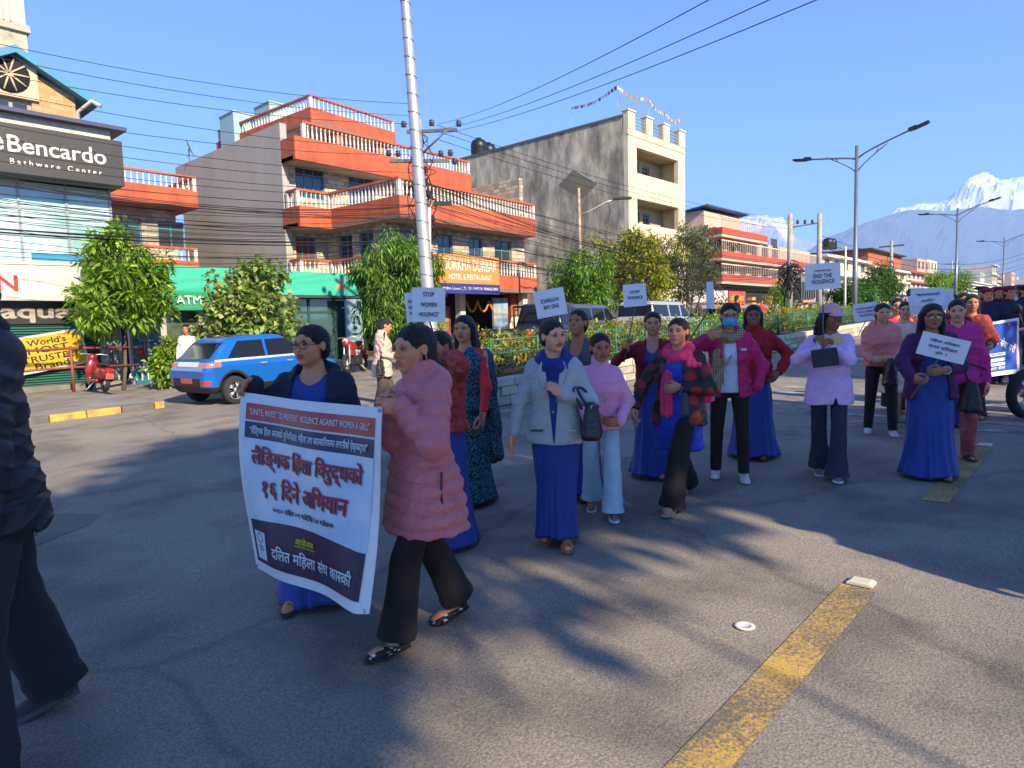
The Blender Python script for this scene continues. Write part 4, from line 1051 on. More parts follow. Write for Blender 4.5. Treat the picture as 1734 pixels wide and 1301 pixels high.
mb.add(V, F, 0, True); mb.tube([V[-1], Vector((0, 0, .75))+Rr @ Vector((0, 0, .45))], .012); mb.build('dish', M('dish_grey', (.35, .34, .32), .5), t)

# ------------------------------------------------------------------ tall concrete and cream building
conc_old = M('stained_concrete', (.62, .53, .37), .93, var=.35, scale=2.2, bump=.9, bscale=7, c2=(.22, .19, .145), c2amt=.5, c2scale=.9, stretch=(1, 1, .4))
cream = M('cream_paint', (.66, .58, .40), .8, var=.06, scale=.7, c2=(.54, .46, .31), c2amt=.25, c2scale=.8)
def cream_building():
    b = thing('cream_building', 'tall building with a stained bare concrete flank and cream street front', 'building', (0, 0, 0))
    X0, X1, Y0, Y1 = 35.0, 41.9, 22.1, 36.0; zb = gz(38)-.3
    zf = lambda x, y: atY(x, y, Y0).z
    top = 13.95
    MB().bx(X0, X0+.3, Y0+.3, Y1, zb, top-.25).bx(X0, X0+.3, Y1, Y1+1.0, 10.9, top-.27).build('side_wall', conc_old, b)
    MB().bx(X0-.06, X0+.45, Y0+.3, Y1+1.0, top-.25, top-.12).build('coping', M('coping_dark', (.12, .11, .10), .9), b)
    o1 = (zf(1110, 262), zf(1110, 300)); 
    lv = [(12.05, 10.55), (9.05, 7.6), (5.9, 3.9)]           # balcony openings (top, bottom)
    holes = [(X0+.95, X1-.9, zl, zh) for zh, zl in lv]
    mb = MB(); wall_grid(mb, 'S', X0, X1, zb, 13.0, Y0, .3, holes); mb.bx(X1-.3, X1, Y0+.3, Y1, zb, 13.0); mb.bx(X0+.3, X1-.3, Y1-.3, Y1, zb, 13.0)
    mb.bx(X0+.3, X1-.3, Y0+.3, Y1-.3, 12.7, 13.0)
    mb.build('front_wall', cream, b)
    mb = MB()
    for k in range(4):
        x = X0+.0+k*(X1-X0-.75)/3; mb.bx(x, x+.75, Y0-.03, Y0+.35, 13.0, top+.05); mb.bx(x-.06, x+.81, Y0-.09, Y0+.41, top+.05, top+.13)
    mb.bx(X0-.03, X1+.03, Y0-.04, Y0, 12.62, 12.72); mb.each('parapet_pier', cream, b)
    mb = MB()
    for z in (13.2, 13.4, 13.6, 13.8): mb.tube([(X0+.5, Y0+.12, z), (X1-.4, Y0+.12, z)], .025, 6)
    mb.each('parapet_rail', M('grey_steel'), b)
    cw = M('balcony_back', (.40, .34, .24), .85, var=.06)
    frame = M('green_grey_frame', (.20, .30, .27), .6)
    for zh, zl in lv:
        wh = [(X0+1.55+k*1.25, X0+2.4+k*1.25, zl-.35+.5, zh-.35) for k in range(3)]
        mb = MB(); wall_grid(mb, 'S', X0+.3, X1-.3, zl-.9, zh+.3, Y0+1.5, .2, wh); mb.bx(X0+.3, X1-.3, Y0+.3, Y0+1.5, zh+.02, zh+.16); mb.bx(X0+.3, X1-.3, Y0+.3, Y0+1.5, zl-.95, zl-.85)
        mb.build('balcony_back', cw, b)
        for w in wh: window(b, 'S', *w, Y0+1.5, frame, 2, 1, bar=.08, transom=.75)
    box_part('interior', b, dark_in, (X0+.4, X1-.4, Y0+2.4, Y0+2.5, zb, 12.6))
cream_building()
# prayer-flag strings on its roof
fl_pts = [(35.3, 22.4), (35.2, 27.2), (41.6, 27.0), (41.7, 22.4)]
t = thing('roof_flag_string', 'string of faded festoon flags on poles above the cream roof', 'flags', (0, 0, 0))
tops = [Vector((35.6, 26.6, 15.4)), Vector((35.3, 23.0, 15.75)), Vector((38.2, 22.6, 15.6)), Vector((40.2, 22.6, 15.15)), Vector((41.9, 22.4, 15.0))]
mb = MB()
for p in tops: mb.tube([(p.x, p.y, 13.0), p], .02, 5)
mb.each('pole', M('grey_steel'), t)
mb = MB(); rnd = random.Random(3)
for i in range(len(tops)-1):
    for k in range(15):
        u = (k+.5)/15; p = tops[i].lerp(tops[i+1], u); p.z -= .28*math.sin(PI*u)+.05; w, h = .10, .16+.05*rnd.random(); d = (tops[i+1]-tops[i]).normalized()*w
        j = Vector((rnd.uniform(-.06, .06), rnd.uniform(-.06, .06), 0)); mb.add([p-d, p+d, p+d*.9+j-Vector((0, 0, h)), p-d*.9+j-Vector((0, 0, h))], [[0, 1, 2, 3]], rnd.randrange(3))
mb.each('flag', [M('flag_grey', (.2, .15, .12), .8), M('flag_buff', (.32, .18, .1), .8), M('flag_pale', (.4, .42, .42), .8)], t)
for k, (x, y) in enumerate(((35.7, 35.0), (37.1, 35.4))):
    mb = MB(); mb.lathe([(.55, 0), (.6, .08), (.57, .3), (.6, .36), (.57, .62), (.6, .68), (.57, .95), (.45, 1.2), (.2, 1.3), (.2, 1.38), (.02, 1.38)], (0, 0, 0), 18)
    tag(mb.build('black_water_tank', M('black_plastic', (.012, .012, .013), .45), None, (x, y, 13.75)), ('black ribbed water tank nearest the edge of the concrete roof', 'second black ribbed water tank behind the first on the concrete roof')[k], 'water tank')

# ------------------------------------------------------------------ bathware showroom on the far left
def showroom():
    b = thing('bathware_showroom', 'glass-fronted bathware showroom with a dark sign over green shutters', 'building', (0, 0, 0))
    Y = 21.5; XR = 7.05; XL = -6.0; zb = gz(5)
    z_sign0, z_sign1, z_par = 5.75, 6.95, 7.25
    sg = M('sign_charcoal', (.045, .042, .040), .5, var=.06)
    MB().bx(XL, XR+.05, Y-.85, Y+.3, z_sign0, z_sign1).build('sign_box', sg, b)
    MB().bx(XL, XR-.15, Y-.6, Y+6, z_sign1+.002, z_par).bx(XL, XR-.13, Y+.302, Y+6, z_sign0, z_sign1).build('parapet', M('cream_parapet', (.62, .56, .46), .8), b)
    mb = MB(); mb.bx(XL, XR+.2, Y-.85, Y+6.2, z_par+.002, z_par+.10); mb.build('roof_sheet', M('roof_navy', (.05, .06, .12), .5), b)
    lt = M('sign_letter_white')
    p = atY(2, 268, Y-.86); 
    a = atY(14, 262, Y-.86); c = atY(180, 272, Y-.86)
    sign_text('lettering', b, 'Bencardo', ((a.x+c.x)/2, Y-.862, 6.46), SX, SZ, c.x-a.x, None, lt, .012)
    a2 = atY(18, 285, Y-.86); c2 = atY(173, 298, Y-.86)
    sign_text('lettering', b, 'B a t h w a r e   C e n t e r', ((a2.x+c2.x)/2, Y-.862, 6.03), SX, SZ, c2.x-a2.x, None, lt, .012)
    sign_text('lettering', b, 'e', (atY(-6, 256, Y-.86).x, Y-.862, 6.44), SX, SZ, None, .36, lt, .012)
    # glass front, first floor: mullions and panes
    gl = M('blue_green_reflect_glass', (.26, .50, .52), .05, var=.3, scale=.9, spec=1.0, c2=(.70, .82, .80), c2amt=.45, c2scale=.8)  # pale patches paint bright reflections into the pane colour
    zg0, zg1 = 3.62, 5.75
    fr = MB(); cols = [XL+.0+i*(XR-.1-XL)/12 for i in range(13)]; rows = [zg0, zg0+.72, zg0+1.42, zg1-.002]
    for x in cols: fr.bx(x-.03, x+.03, Y-.06, Y+.04, zg0, zg1-.001)
    for z in rows[1:3]: fr.bx(XL, XR-.1, Y-.05, Y+.03, z-.025, z+.025)
    f = fr.build('curtain_wall', M('alu_frame', (.35, .38, .38), .4, metal=.5), b)
    for i in range(12):
        for j in range(3): MB().bx(cols[i]+.031, cols[i+1]-.031, Y-.02, Y-.01, rows[j]+.026, rows[j+1]-.026).build('pane', gl, f)
    # glass return on the right flank
    fr2 = MB(); [fr2.bx(XR-.12, XR-.04, Y+.05+k*1.2, Y+.13+k*1.2, zg0, zg1-.003) for k in range(4)]; f2 = fr2.build('side_curtain_wall', M('alu_frame'), b)
    for k in range(3): MB().bx(XR-.09, XR-.07, Y+.132+k*1.2, Y+.048+(k+1)*1.2, zg0, zg1-.004).build('pane', gl, f2)
    MB().bx(XL, XR-.15, Y+.5, Y+.6, zg0, zg1).build('blind', M('showroom_inside', (.10, .12, .12), .8, var=.5, scale=.8), b)
    # white fascia band
    wb = M('fascia_white', (.60, .57, .50), .6, var=.06, scale=.6)
    MB().bx(XL, XR, Y-.35, Y+.3, 2.62, zg0-.002).build('fascia_band', wb, b)
    rl = M('letter_red', (.5, .03, .02), .5)
    aa = atY(-40, 486, Y-.36); cc = atY(31, 486, Y-.36)
    sign_text('lettering', b, 'FASHION', (cc.x-1.35, Y-.363, 3.06), SX, SZ, 2.7, .42, rl, .02, False)
    MB().bx(4.9, 6.5, Y-.375, Y-.352, 3.66, 3.86).build('blue_strip', M('strip_blue', (.03, .25, .45), .5), b)
    # dark shop header with lettering, shutter
    MB().bx(XL, XR-.55, Y-.02, Y+.2, 2.02, 2.617).build('shop_header', M('header_black', (.02, .02, .02), .5), b)
    aa = atY(44, 528, Y-.03); cc = atY(140, 528, Y-.03)
    lb = M('letter_beige', (.36, .31, .24), .5)
    sign_text('lettering', b, 'Jaquar', (cc.x-1.05, Y-.025, 2.3), SX, SZ, 2.25, .50, lb, .03, False)
    sh = M('shutter_green', (.018, .12, .085), .5, var=.12, scale=2)
    mb = MB(); n = 24; z1 = 2.02; z00 = zb+.25
    for i in range(n):
        za, zc = z00+(z1-z00)*i/n, z00+(z1-z00)*(i+1)/n
        mb.add([(XL, Y+.10, za), (XR-.6, Y+.10, za), (XR-.6, Y+.045, za+.02), (XL, Y+.045, za+.02), (XR-.6, Y+.045, zc-.015), (XL, Y+.045, zc-.015), (XR-.6, Y+.10, zc), (XL, Y+.10, zc)], [[0, 1, 2, 3], [3, 2, 4, 5], [5, 4, 6, 7]])
    mb.build('roller_shutter', sh, b)
    MB().bx(XR-.55, XR-.05, Y+.0, Y+.3, zb-.2, 2.617).build('pier', M('pier_grey', (.35, .34, .32), .8), b)
    mb = MB(); [mb.tube([(XR-.45+.16*k, Y-.08, zb), (XR-.45+.16*k, Y-.08, 2.6)], .045, 8) for k in range(3)]; mb.each('drainpipe', M('pipe_grey', (.22, .22, .22), .6), b)
    MB().bx(XL, XR-.3, Y-.7, Y+.2, zb-.2, zb+.245).build('front_step', concrete, b)
    # yellow advert on the shutter
    mb = MB(); ad = new_obj('advert_panel', None, b, (4.55, Y-.06, 1.28)); ad.rotation_euler = (0, math.radians(-8), 0)
    bpy.data.objects.remove(ad)
    ca, sa = math.cos(math.radians(9)), math.sin(math.radians(9)); o = Vector((atY(74, 597, Y-.1).x, Y-.1, atY(74, 597, Y-.1).z))
    ex, ey = Vector((ca, 0, sa)), Vector((-sa, 0, ca))
    def rrect(w, h, r, d, dep):
        pts = []
        for cx, cy, a0 in ((w/2-r, h/2-r, 0), (-w/2+r, h/2-r, PI/2), (-w/2+r, -h/2+r, PI), (w/2-r, -h/2+r, 1.5*PI)):
            pts += [(cx+r*math.cos(a0+k*PI/8), cy+r*math.sin(a0+k*PI/8)) for k in range(5)]
        V = [o+ex*p[0]+ey*p[1]+Vector((0, d, 0)) for p in pts]+[o+ex*p[0]+ey*p[1]+Vector((0, d-dep, 0)) for p in pts]; n = len(pts)
        return V, [list(range(n, 2*n))[::-1], list(range(n))]+[[i, (i+1) % n, n+(i+1) % n, n+i] for i in range(n)]
    pn = MB(); pn.add(*rrect(1.98, .98, .18, .0, .03)); po = pn.build('advert_panel', M('advert_white', (.66, .62, .55), .5), b)
    pn = MB(); pn.add(*rrect(1.86, .86, .14, -.03, .012)); pn.build('advert_face', M('advert_yellow', (.66, .42, .02), .5, var=.04), po)
    bk = M('letter_black', (.02, .018, .015), .5)
    for tx, dz, w in (("World's", .29, .9), ('MOST', .08, .95), ('TRUSTED', -.14, 1.3), ('Brand', -.34, .8)):
        sign_text('lettering', po, tx, o+ey*dz+ex*.12+Vector((0, -.045, 0)), ex, ey, w, .17, bk, .015, False)
showroom()
# brick gable house and pale tower behind the showroom
def brick_mat():
    m_ = M('orange_brick', (.5, .3, .15), .85, var=0); N, L, p = nodes_of(m_); tc = N.new('ShaderNodeTexCoord'); sp = N.new('ShaderNodeSeparateXYZ'); L.new(tc.outputs['Object'], sp.inputs[0])
    ad = N.new('ShaderNodeMath'); L.new(sp.outputs[0], ad.inputs[0]); L.new(sp.outputs[1], ad.inputs[1]); cb = N.new('ShaderNodeCombineXYZ'); L.new(ad.outputs[0], cb.inputs[0]); L.new(sp.outputs[2], cb.inputs[1])
    br = N.new('ShaderNodeTexBrick'); br.inputs['Scale'].default_value = 1; br.inputs['Brick Width'].default_value = .44; br.inputs['Row Height'].default_value = .15; br.inputs['Mortar Size'].default_value = .014
    br.inputs['Color1'].default_value = (.62, .36, .16, 1); br.inputs['Color2'].default_value = (.50, .26, .11, 1); br.inputs['Mortar'].default_value = (.36, .24, .15, 1); L.new(cb.outputs[0], br.inputs['Vector']); L.new(br.outputs['Color'], p.inputs['Base Color'])
    bp = N.new('ShaderNodeBump'); bp.inputs['Strength'].default_value = .4; bp.inputs['Distance'].default_value = .02; bp.invert = True; L.new(br.outputs['Fac'], bp.inputs['Height']); L.new(bp.outputs[0], p.inputs['Normal'])
    return m_
def gable_house():
    Y = 27.5; b = thing('brick_gable_house', 'orange brick house with a blue-edged gable roof above the showroom', 'house', (0, 0, 0))
    pk = atY(20, 82, Y); er = atY(157, 175, Y); wr = atY(130, 212, Y); zb = 6.0
    xr, xl = wr.x, pk.x-(wr.x-pk.x); ze = atY(127, 165, Y).z; zp = atY(20, 103, Y).z
    win_ = [(atY(22, 190, Y).x-1.5, atY(55, 190, Y).x, atY(30, 205, Y).z, atY(30, 168, Y).z)]
    mb = MB(); wall_grid(mb, 'S', xl, xr, zb, ze, Y, .3, win_); mb.add([(xl, Y, ze), (xr, Y, ze), (pk.x, Y, zp), (xl, Y+.3, ze), (xr, Y+.3, ze), (pk.x, Y+.3, zp)], [[0, 1, 2], [5, 4, 3], [1, 4, 5, 2], [0, 2, 5, 3]]); mb.bx(xl, xl+.3, Y+.3, Y+9, zb, ze); mb.bx(xr-.3, xr, Y+.3, Y+9, zb, ze)
    mb.build('wall', brick_mat(), b)
    window(b, 'S', *win_[0], Y, M('grey_wood', (.34, .30, .26), .7), 4, 1, bar=.12)
    box_part('interior', b, dark_in, (xl+.4, xr-.4, Y+1.2, Y+1.3, zb, ze))
    rf = MB(); dk = M('roof_edge_blue', (.05, .24, .38), .5, var=.1); ov = er.x-xr; oy = .45
    for sd in (1, -1):
        e = Vector((pk.x+sd*(er.x-pk.x), 0, er.z)); p = Vector((pk.x, 0, pk.z)); t_ = .24
        V = [(p.x, Y-oy, p.z), (e.x, Y-oy, e.z), (e.x, Y+9, e.z), (p.x, Y+9, p.z), (p.x, Y-oy, p.z-t_), (e.x, Y-oy, e.z-t_), (e.x, Y+9, e.z-t_), (p.x, Y+9, p.z-t_)]
        F = [[0, 1, 2, 3], [7, 6, 5, 4], [0, 4, 5, 1], [1, 5, 6, 2], [2, 6, 7, 3]]; rf.add(V, F if sd > 0 else [f[::-1] for f in F])
    rf.build('roof', dk, b)
    c = atY(10, 126, Y-.02); v = MB(); v.bx(c.x-.75, c.x+.85, Y-.12, Y-.001, c.z-.7, c.z+.7, 0); v.lathe([(.02, .0), (.58, 0), (.58, .05), (.02, .05)], (c.x+.05, Y-.12, c.z), 20, 1, axis='y')
    for k in range(10):
        a = k*PI/5; v.tube([(c.x+.05, Y-.19, c.z), (c.x+.05+.55*math.cos(a), Y-.19, c.z+.55*math.sin(a))], .03, 5, 0)
    v.build('round_vent', [M('vent_cream', (.58, .46, .30), .8), dark_in], b)
    mb = MB(); mb.tube([(xr+.05, Y-.05, zb), (xr+.05, Y-.05, ze-.5), (er.x-.2, Y-.6, ze-.2), (er.x, Y-.8, er.z-.3)], .07, 8); mb.build('drainpipe', M('pipe_cream', (.55, .5, .4), .6), b)
gable_house()
Y = 36.0; p = atY(48, 95, Y); pl = atY(-60, 0, Y); zt = atY(40, 20, Y).z+1.5
b = thing('pale_tower_house', 'pale mould-streaked tall house rising behind the gable roof', 'house', (0, 0, 0))
MB().bx(pl.x-6, p.x, Y, Y+9, 0, zt-.0).build('wall', M('pale_stained', (.62, .57, .42), .9, var=.1, c2=(.22, .2, .15), c2amt=.22, c2scale=.7), b)
MB().bx(pl.x-6, p.x+.12, Y-.15, Y+9.2, zt-2.4, zt-2.1).bx(pl.x-6, p.x+.1, Y-.12, Y+9.1, zt+.002, zt+.2).build('cornice', M('cornice_grey', (.4, .37, .3), .9), b)
mb = MB(); [mb.bx(p.x-.6-k*.25, p.x-.55-k*.25, Y-.2, Y-.152, zt-2.1, zt-.6) for k in range(16)]; mb.each('grille_bar', M('grey_steel'), b)

# balustraded house between the showroom and the hotel
def small_house():
    b = thing('balcony_house', 'small house with an orange parapet seen between the showroom and hotel', 'house', (0, 0, 0))
    Y = 33.0; a = atY(170, 320, Y); c = atY(296, 345, Y); z1 = 8.85; X0, X1 = 5.5, c.x
    hh = [(X0+1.4+k*1.9, X0+2.6+k*1.9, 5.7, 6.9) for k in range(4)]
    mb = MB(); wall_grid(mb, 'S', X0, X1, 0, z1-1.5, Y, .3, hh); mb.bx(X1-.3, X1, Y+.3, Y+6, 0, z1-1.5); mb.build('wall', stone, b)
    for h in hh: window(b, 'S', *h, Y, teal_f, 2, 1, transom=.7)
    box_part('interior', b, dark_in, (X0, X1-.4, Y+1.2, Y+1.3, 0, z1-1.6))
    MB().bx(X0, X1+.6, Y-1.1, Y+6, z1-1.45, z1-.68).bx(X0, X1+.5, Y-1.0, Y, 4.3, 5.0).build('balcony_band', red_p, b)
    balustrade(b, [(X0, Y-.98), (X1+.5, Y-.98), (X1+.5, Y+3)], z1, .62, .24, red_p); balustrade(b, [(X0, Y-.9), (X1+.4, Y-.9)], 5.62, .6, .3, red_p)
small_house()

# ------------------------------------------------------------------ bank with the green fascia, cash-machine booth
def bank():
    b = thing('bank_branch', 'single-storey bank with a long bright green fascia below the grey wall', 'building', (0, 0, 0))
    Y = 23.9; X0, X1 = 8.6, 16.95; zb = gz(12)
    gf = M('fascia_green', (.05, .46, .30), .45, var=.05, scale=.5)
    MB().bx(X0, X1, Y-.12, Y+.3, 3.05, 3.95).build('fascia', gf, b)
    mb = MB(); tx = atY(577, 478, Y-.13).x; mb.add([(tx-.28, Y-.124, 3.3), (tx+.28, Y-.124, 3.3), (tx, Y-.124, 3.72)], [[0, 1, 2]]); mb.build('emblem', M('emblem_salmon', (.6, .25, .16), .5), b)
    mb = MB(); px = atY(240, 475, Y-.13).x
    for k in range(7):
        a = .25+k*.42; mb.add([(px+.1*math.cos(a), Y-.124, 3.5+.1*math.sin(a)), (px+.3*math.cos(a-.12), Y-.124, 3.5+.3*math.sin(a-.12)), (px+.3*math.cos(a+.12), Y-.124, 3.5+.3*math.sin(a+.12))], [[0, 1, 2]])
    mb.build('burst_emblem', M('emblem_pale', (.35, .62, .5), .5), b)
    MB().bx(X0, X1+.02, Y-.3, Y+.35, 2.94, 3.045).build('canopy', M('canopy_dark', (.05, .05, .05), .6), b)
    # front: glazed bays between piers; a white corner, grilles, tall poster panel
    glz = M('bank_glass', (.05, .10, .10), .08, var=.3, scale=1.2, spec=.9)
    mb = MB(); cs = [X0+.2+i*1.18 for i in range(8)]
    for x in cs: mb.bx(x-.05, x+.05, Y+.2, Y+.3, zb, 2.938)
    mb.bx(X0+.2, X1, Y+.21, Y+.29, zb+2.0, zb+2.08); mb.bx(X0+.2, X1, Y+.18, Y+.32, zb-.2, zb+.3)
    fr = mb.build('shop_frame', M('frame_dark_green', (.02, .08, .06), .5), b)
    for i in range(7):
        MB().bx(cs[i]+.052, cs[i+1]-.052, Y+.24, Y+.25, zb+.302, zb+1.998).build('pane', glz, fr); MB().bx(cs[i]+.052, cs[i+1]-.052, Y+.24, Y+.25, zb+2.082, 2.93).build('pane', glz, fr)
    MB().bx(X0-.2, X0+.0, Y-.1, Y+5, zb-.2, 2.938).bx(X1-.3, X1+.2, Y+.31, Y+5, zb-.2, 3.9).build('wall', M('bank_wall', (.5, .48, .42), .85), b)
    MB().bx(X0+.1, X1-.35, Y+2.4, Y+2.5, zb, 2.9).build('interior', M('bank_inside', (.05, .07, .06), .8, var=.5), b)
    MB().bx(X0, X1-.0, Y+.302, Y+5, 3.05, 3.9).build('roof', M('roof_grey', (.2, .2, .2), .9), b)
    # blue door behind
    t = thing('tall_advert_panel', 'tall pale blue advert panel with a printed figure beside the bank', 'signboard', (0, 0, 0))
    a = atY(584, 505, Y-.4); c = atY(612, 505, Y-.4)
    MB().bx(a.x, c.x, Y-.42, Y-.34, zb, 2.9).build('panel', M('panel_pale_blue', (.24, .36, .40), .5, var=.06), t)
    xm = (a.x+c.x)/2; yy = Y-.424; w = c.x-a.x
    mb = MB()
    def disc(cx, cz, rx, rz, mi): mb.add([(cx+rx*math.cos(q*PI/8), yy, cz+rz*math.sin(q*PI/8)) for q in range(16)], [list(range(16))], mi)
    disc(xm-.03, 1.95, .06, .07, 1); disc(xm-.02, 1.72, .11, .16, 0); mb.add([(xm-.2, yy, 1.52), (xm+.2, yy, 1.52), (xm+.12, yy, 1.42), (xm-.12, yy, 1.42)], [[0, 1, 2, 3]], 1)
    mb.build('print', [M('print_teal', (.05, .25, .30), .5), M('print_navy', (.02, .03, .06), .5)], t)
    sign_text('lettering', t, 'Remit', (xm, yy, 1.1), SX, SZ, w*.65, None, M('letter_black'), .01)
    # green corrugated hoarding
    t = thing('green_hoarding', 'low bright green corrugated metal hoarding in front of the bank', 'fence', (0, 0, 0))
    g0, g1 = 9.6, 13.9; mb = MB(); n = 60; V = []; F = []
    for i in range(n*2+1):
        x = g0+(g1-g0)*i/(n*2); y = Y-1.6+(.035 if i % 2 else 0); V += [(x, y, gz(x)+.05), (x, y, gz(x)+1.05)]
    F = [[2*i, 2*i+2, 2*i+3, 2*i+1] for i in range(n*2)]; mb.add(V, F); mb.build('corrugated_sheet', M('hoarding_green', (.06, .30, .09), .5, var=.1), t)
    mb = MB(); [mb.tube([(x, Y-1.5, gz(x)-.02), (x, Y-1.5, gz(x)+1.1)], .03, 6) for x in (9.7, 11.2, 12.7, 13.8)]; mb.each('post', M('grey_steel'), t)
bank()
def atm():
    t = thing('cash_machine_booth', 'teal cash machine booth with glass door beside the showroom pier', 'booth', (0, 0, 0))
    Y = 21.6; a = atY(186, 560, Y); c = atY(268, 560, Y); x0, x1 = 7.3, c.x; zb = gz(8)
    teal = M('booth_teal', (.018, .16, .22), .45, var=.08)
    MB().bx(x0, x1, Y, Y+.1, zb-.1, zb+1.25).build('lower_panel', teal, t)
    MB().bx(x0, x1-.02, Y+.02, Y+.08, zb+1.27, zb+2.1).build('glass_panel', M('booth_glass', (.10, .26, .32), .08, var=.3, spec=.9), t)
    xd = x0+(x1-x0)*.58
    MB().bx(x0-.06, x0, Y-.03, Y+.13, zb-.1, zb+2.2).bx(xd-.04, xd+.04, Y-.03, Y-.001, zb-.1, zb+2.1).bx(x1, x1+.06, Y-.03, Y+.13, zb-.1, zb+2.2).bx(x0, x1, Y-.02, Y+.12, zb+2.102, zb+2.2).build('door_frame', M('alu_frame'), t)
    MB().tube([(xd-.12, Y-.07, zb+.8), (xd-.12, Y-.07, zb+1.5)], .02).build('handle', M('grey_steel'), t)
    MB().bx(x0, x1, Y+1.6, Y+1.7, zb, zb+2.2).bx(x0, x1, Y+.14, Y+1.6, zb+2.21, zb+2.4).build('back', dark_in, t)
    wl = M('sign_letter_white'); xm = (x0+xd)/2
    sign_text('lettering', t, 'NABIL', (xm, Y-.004, zb+.50), SX, SZ, .85, None, wl, .006); sign_text('lettering', t, 'ATM', (xm, Y-.004, zb+.24), SX, SZ, .85, None, wl, .01)
    mb = MB(); mb.add([(xm-.2, Y-.004, zb+.72), (xm, Y-.004, zb+.80), (xm+.2, Y-.004, zb+.72), (xm, Y-.004, zb+1.12)], [[0, 1, 3], [1, 2, 3]]); mb.build('arrow_emblem', M('letter_red'), t)
    mb = MB(); mb.bx(xd+.3, x1-.2, Y-.012, Y-.002, zb+1.5, zb+1.62); mb.build('red_strip', M('letter_red'), t)
    # lit green header sign of the machine room further back
    s_ = thing('green_atm_sign', 'curved green header sign reading ATM between two street trees', 'sign', (0, 0, 0))
    Yb = 22.9; a = atY(272, 500, Yb); c = atY(349, 500, Yb); x0, x1 = a.x, c.x; z0_, z1_ = atY(310, 526, Yb).z, atY(310, 494, Yb).z
    mb = MB(); V = []; n = 8
    for k in range(n+1):
        u = k/n; V += [(x0, Yb-.30*math.sin(PI*.5*(1-u))-.05, z0_+(z1_-z0_)*u), (x1, Yb-.30*math.sin(PI*.5*(1-u))-.05, z0_+(z1_-z0_)*u)]
    mb.add(V, [[2*k, 2*k+1, 2*k+3, 2*k+2] for k in range(n)], 0, True); mb.bx(x0, x1, Yb, Yb+.12, z0_, z1_); mb.build('sign_box', M('atm_green', (.02, .25, .09), .4, var=.05), s_)
    sign_text('lettering', s_, 'ATM', ((x0+x1)/2, Yb-.36, (z0_+z1_)/2+.02), SX, (0, .15, 1), (x1-x0)*.55, None, wl, .006)
    zg = gz(x0)
    MB().bx(x0-.05, x0+.15, Yb+.1, Yb+.4, zg-.1, z0_).bx(x1-.25, x1, Yb+.1, Yb+.4, zg-.1, z0_).each('side_post', M('post_pale', (.42, .40, .34), .8), s_)
    MB().bx(x0+.15, x1-.25, Yb+.3, Yb+.36, zg-.1, z0_).build('glass_door', M('booth_glass2', (.07, .10, .07), .1, var=.4, spec=.8), s_)
atm()

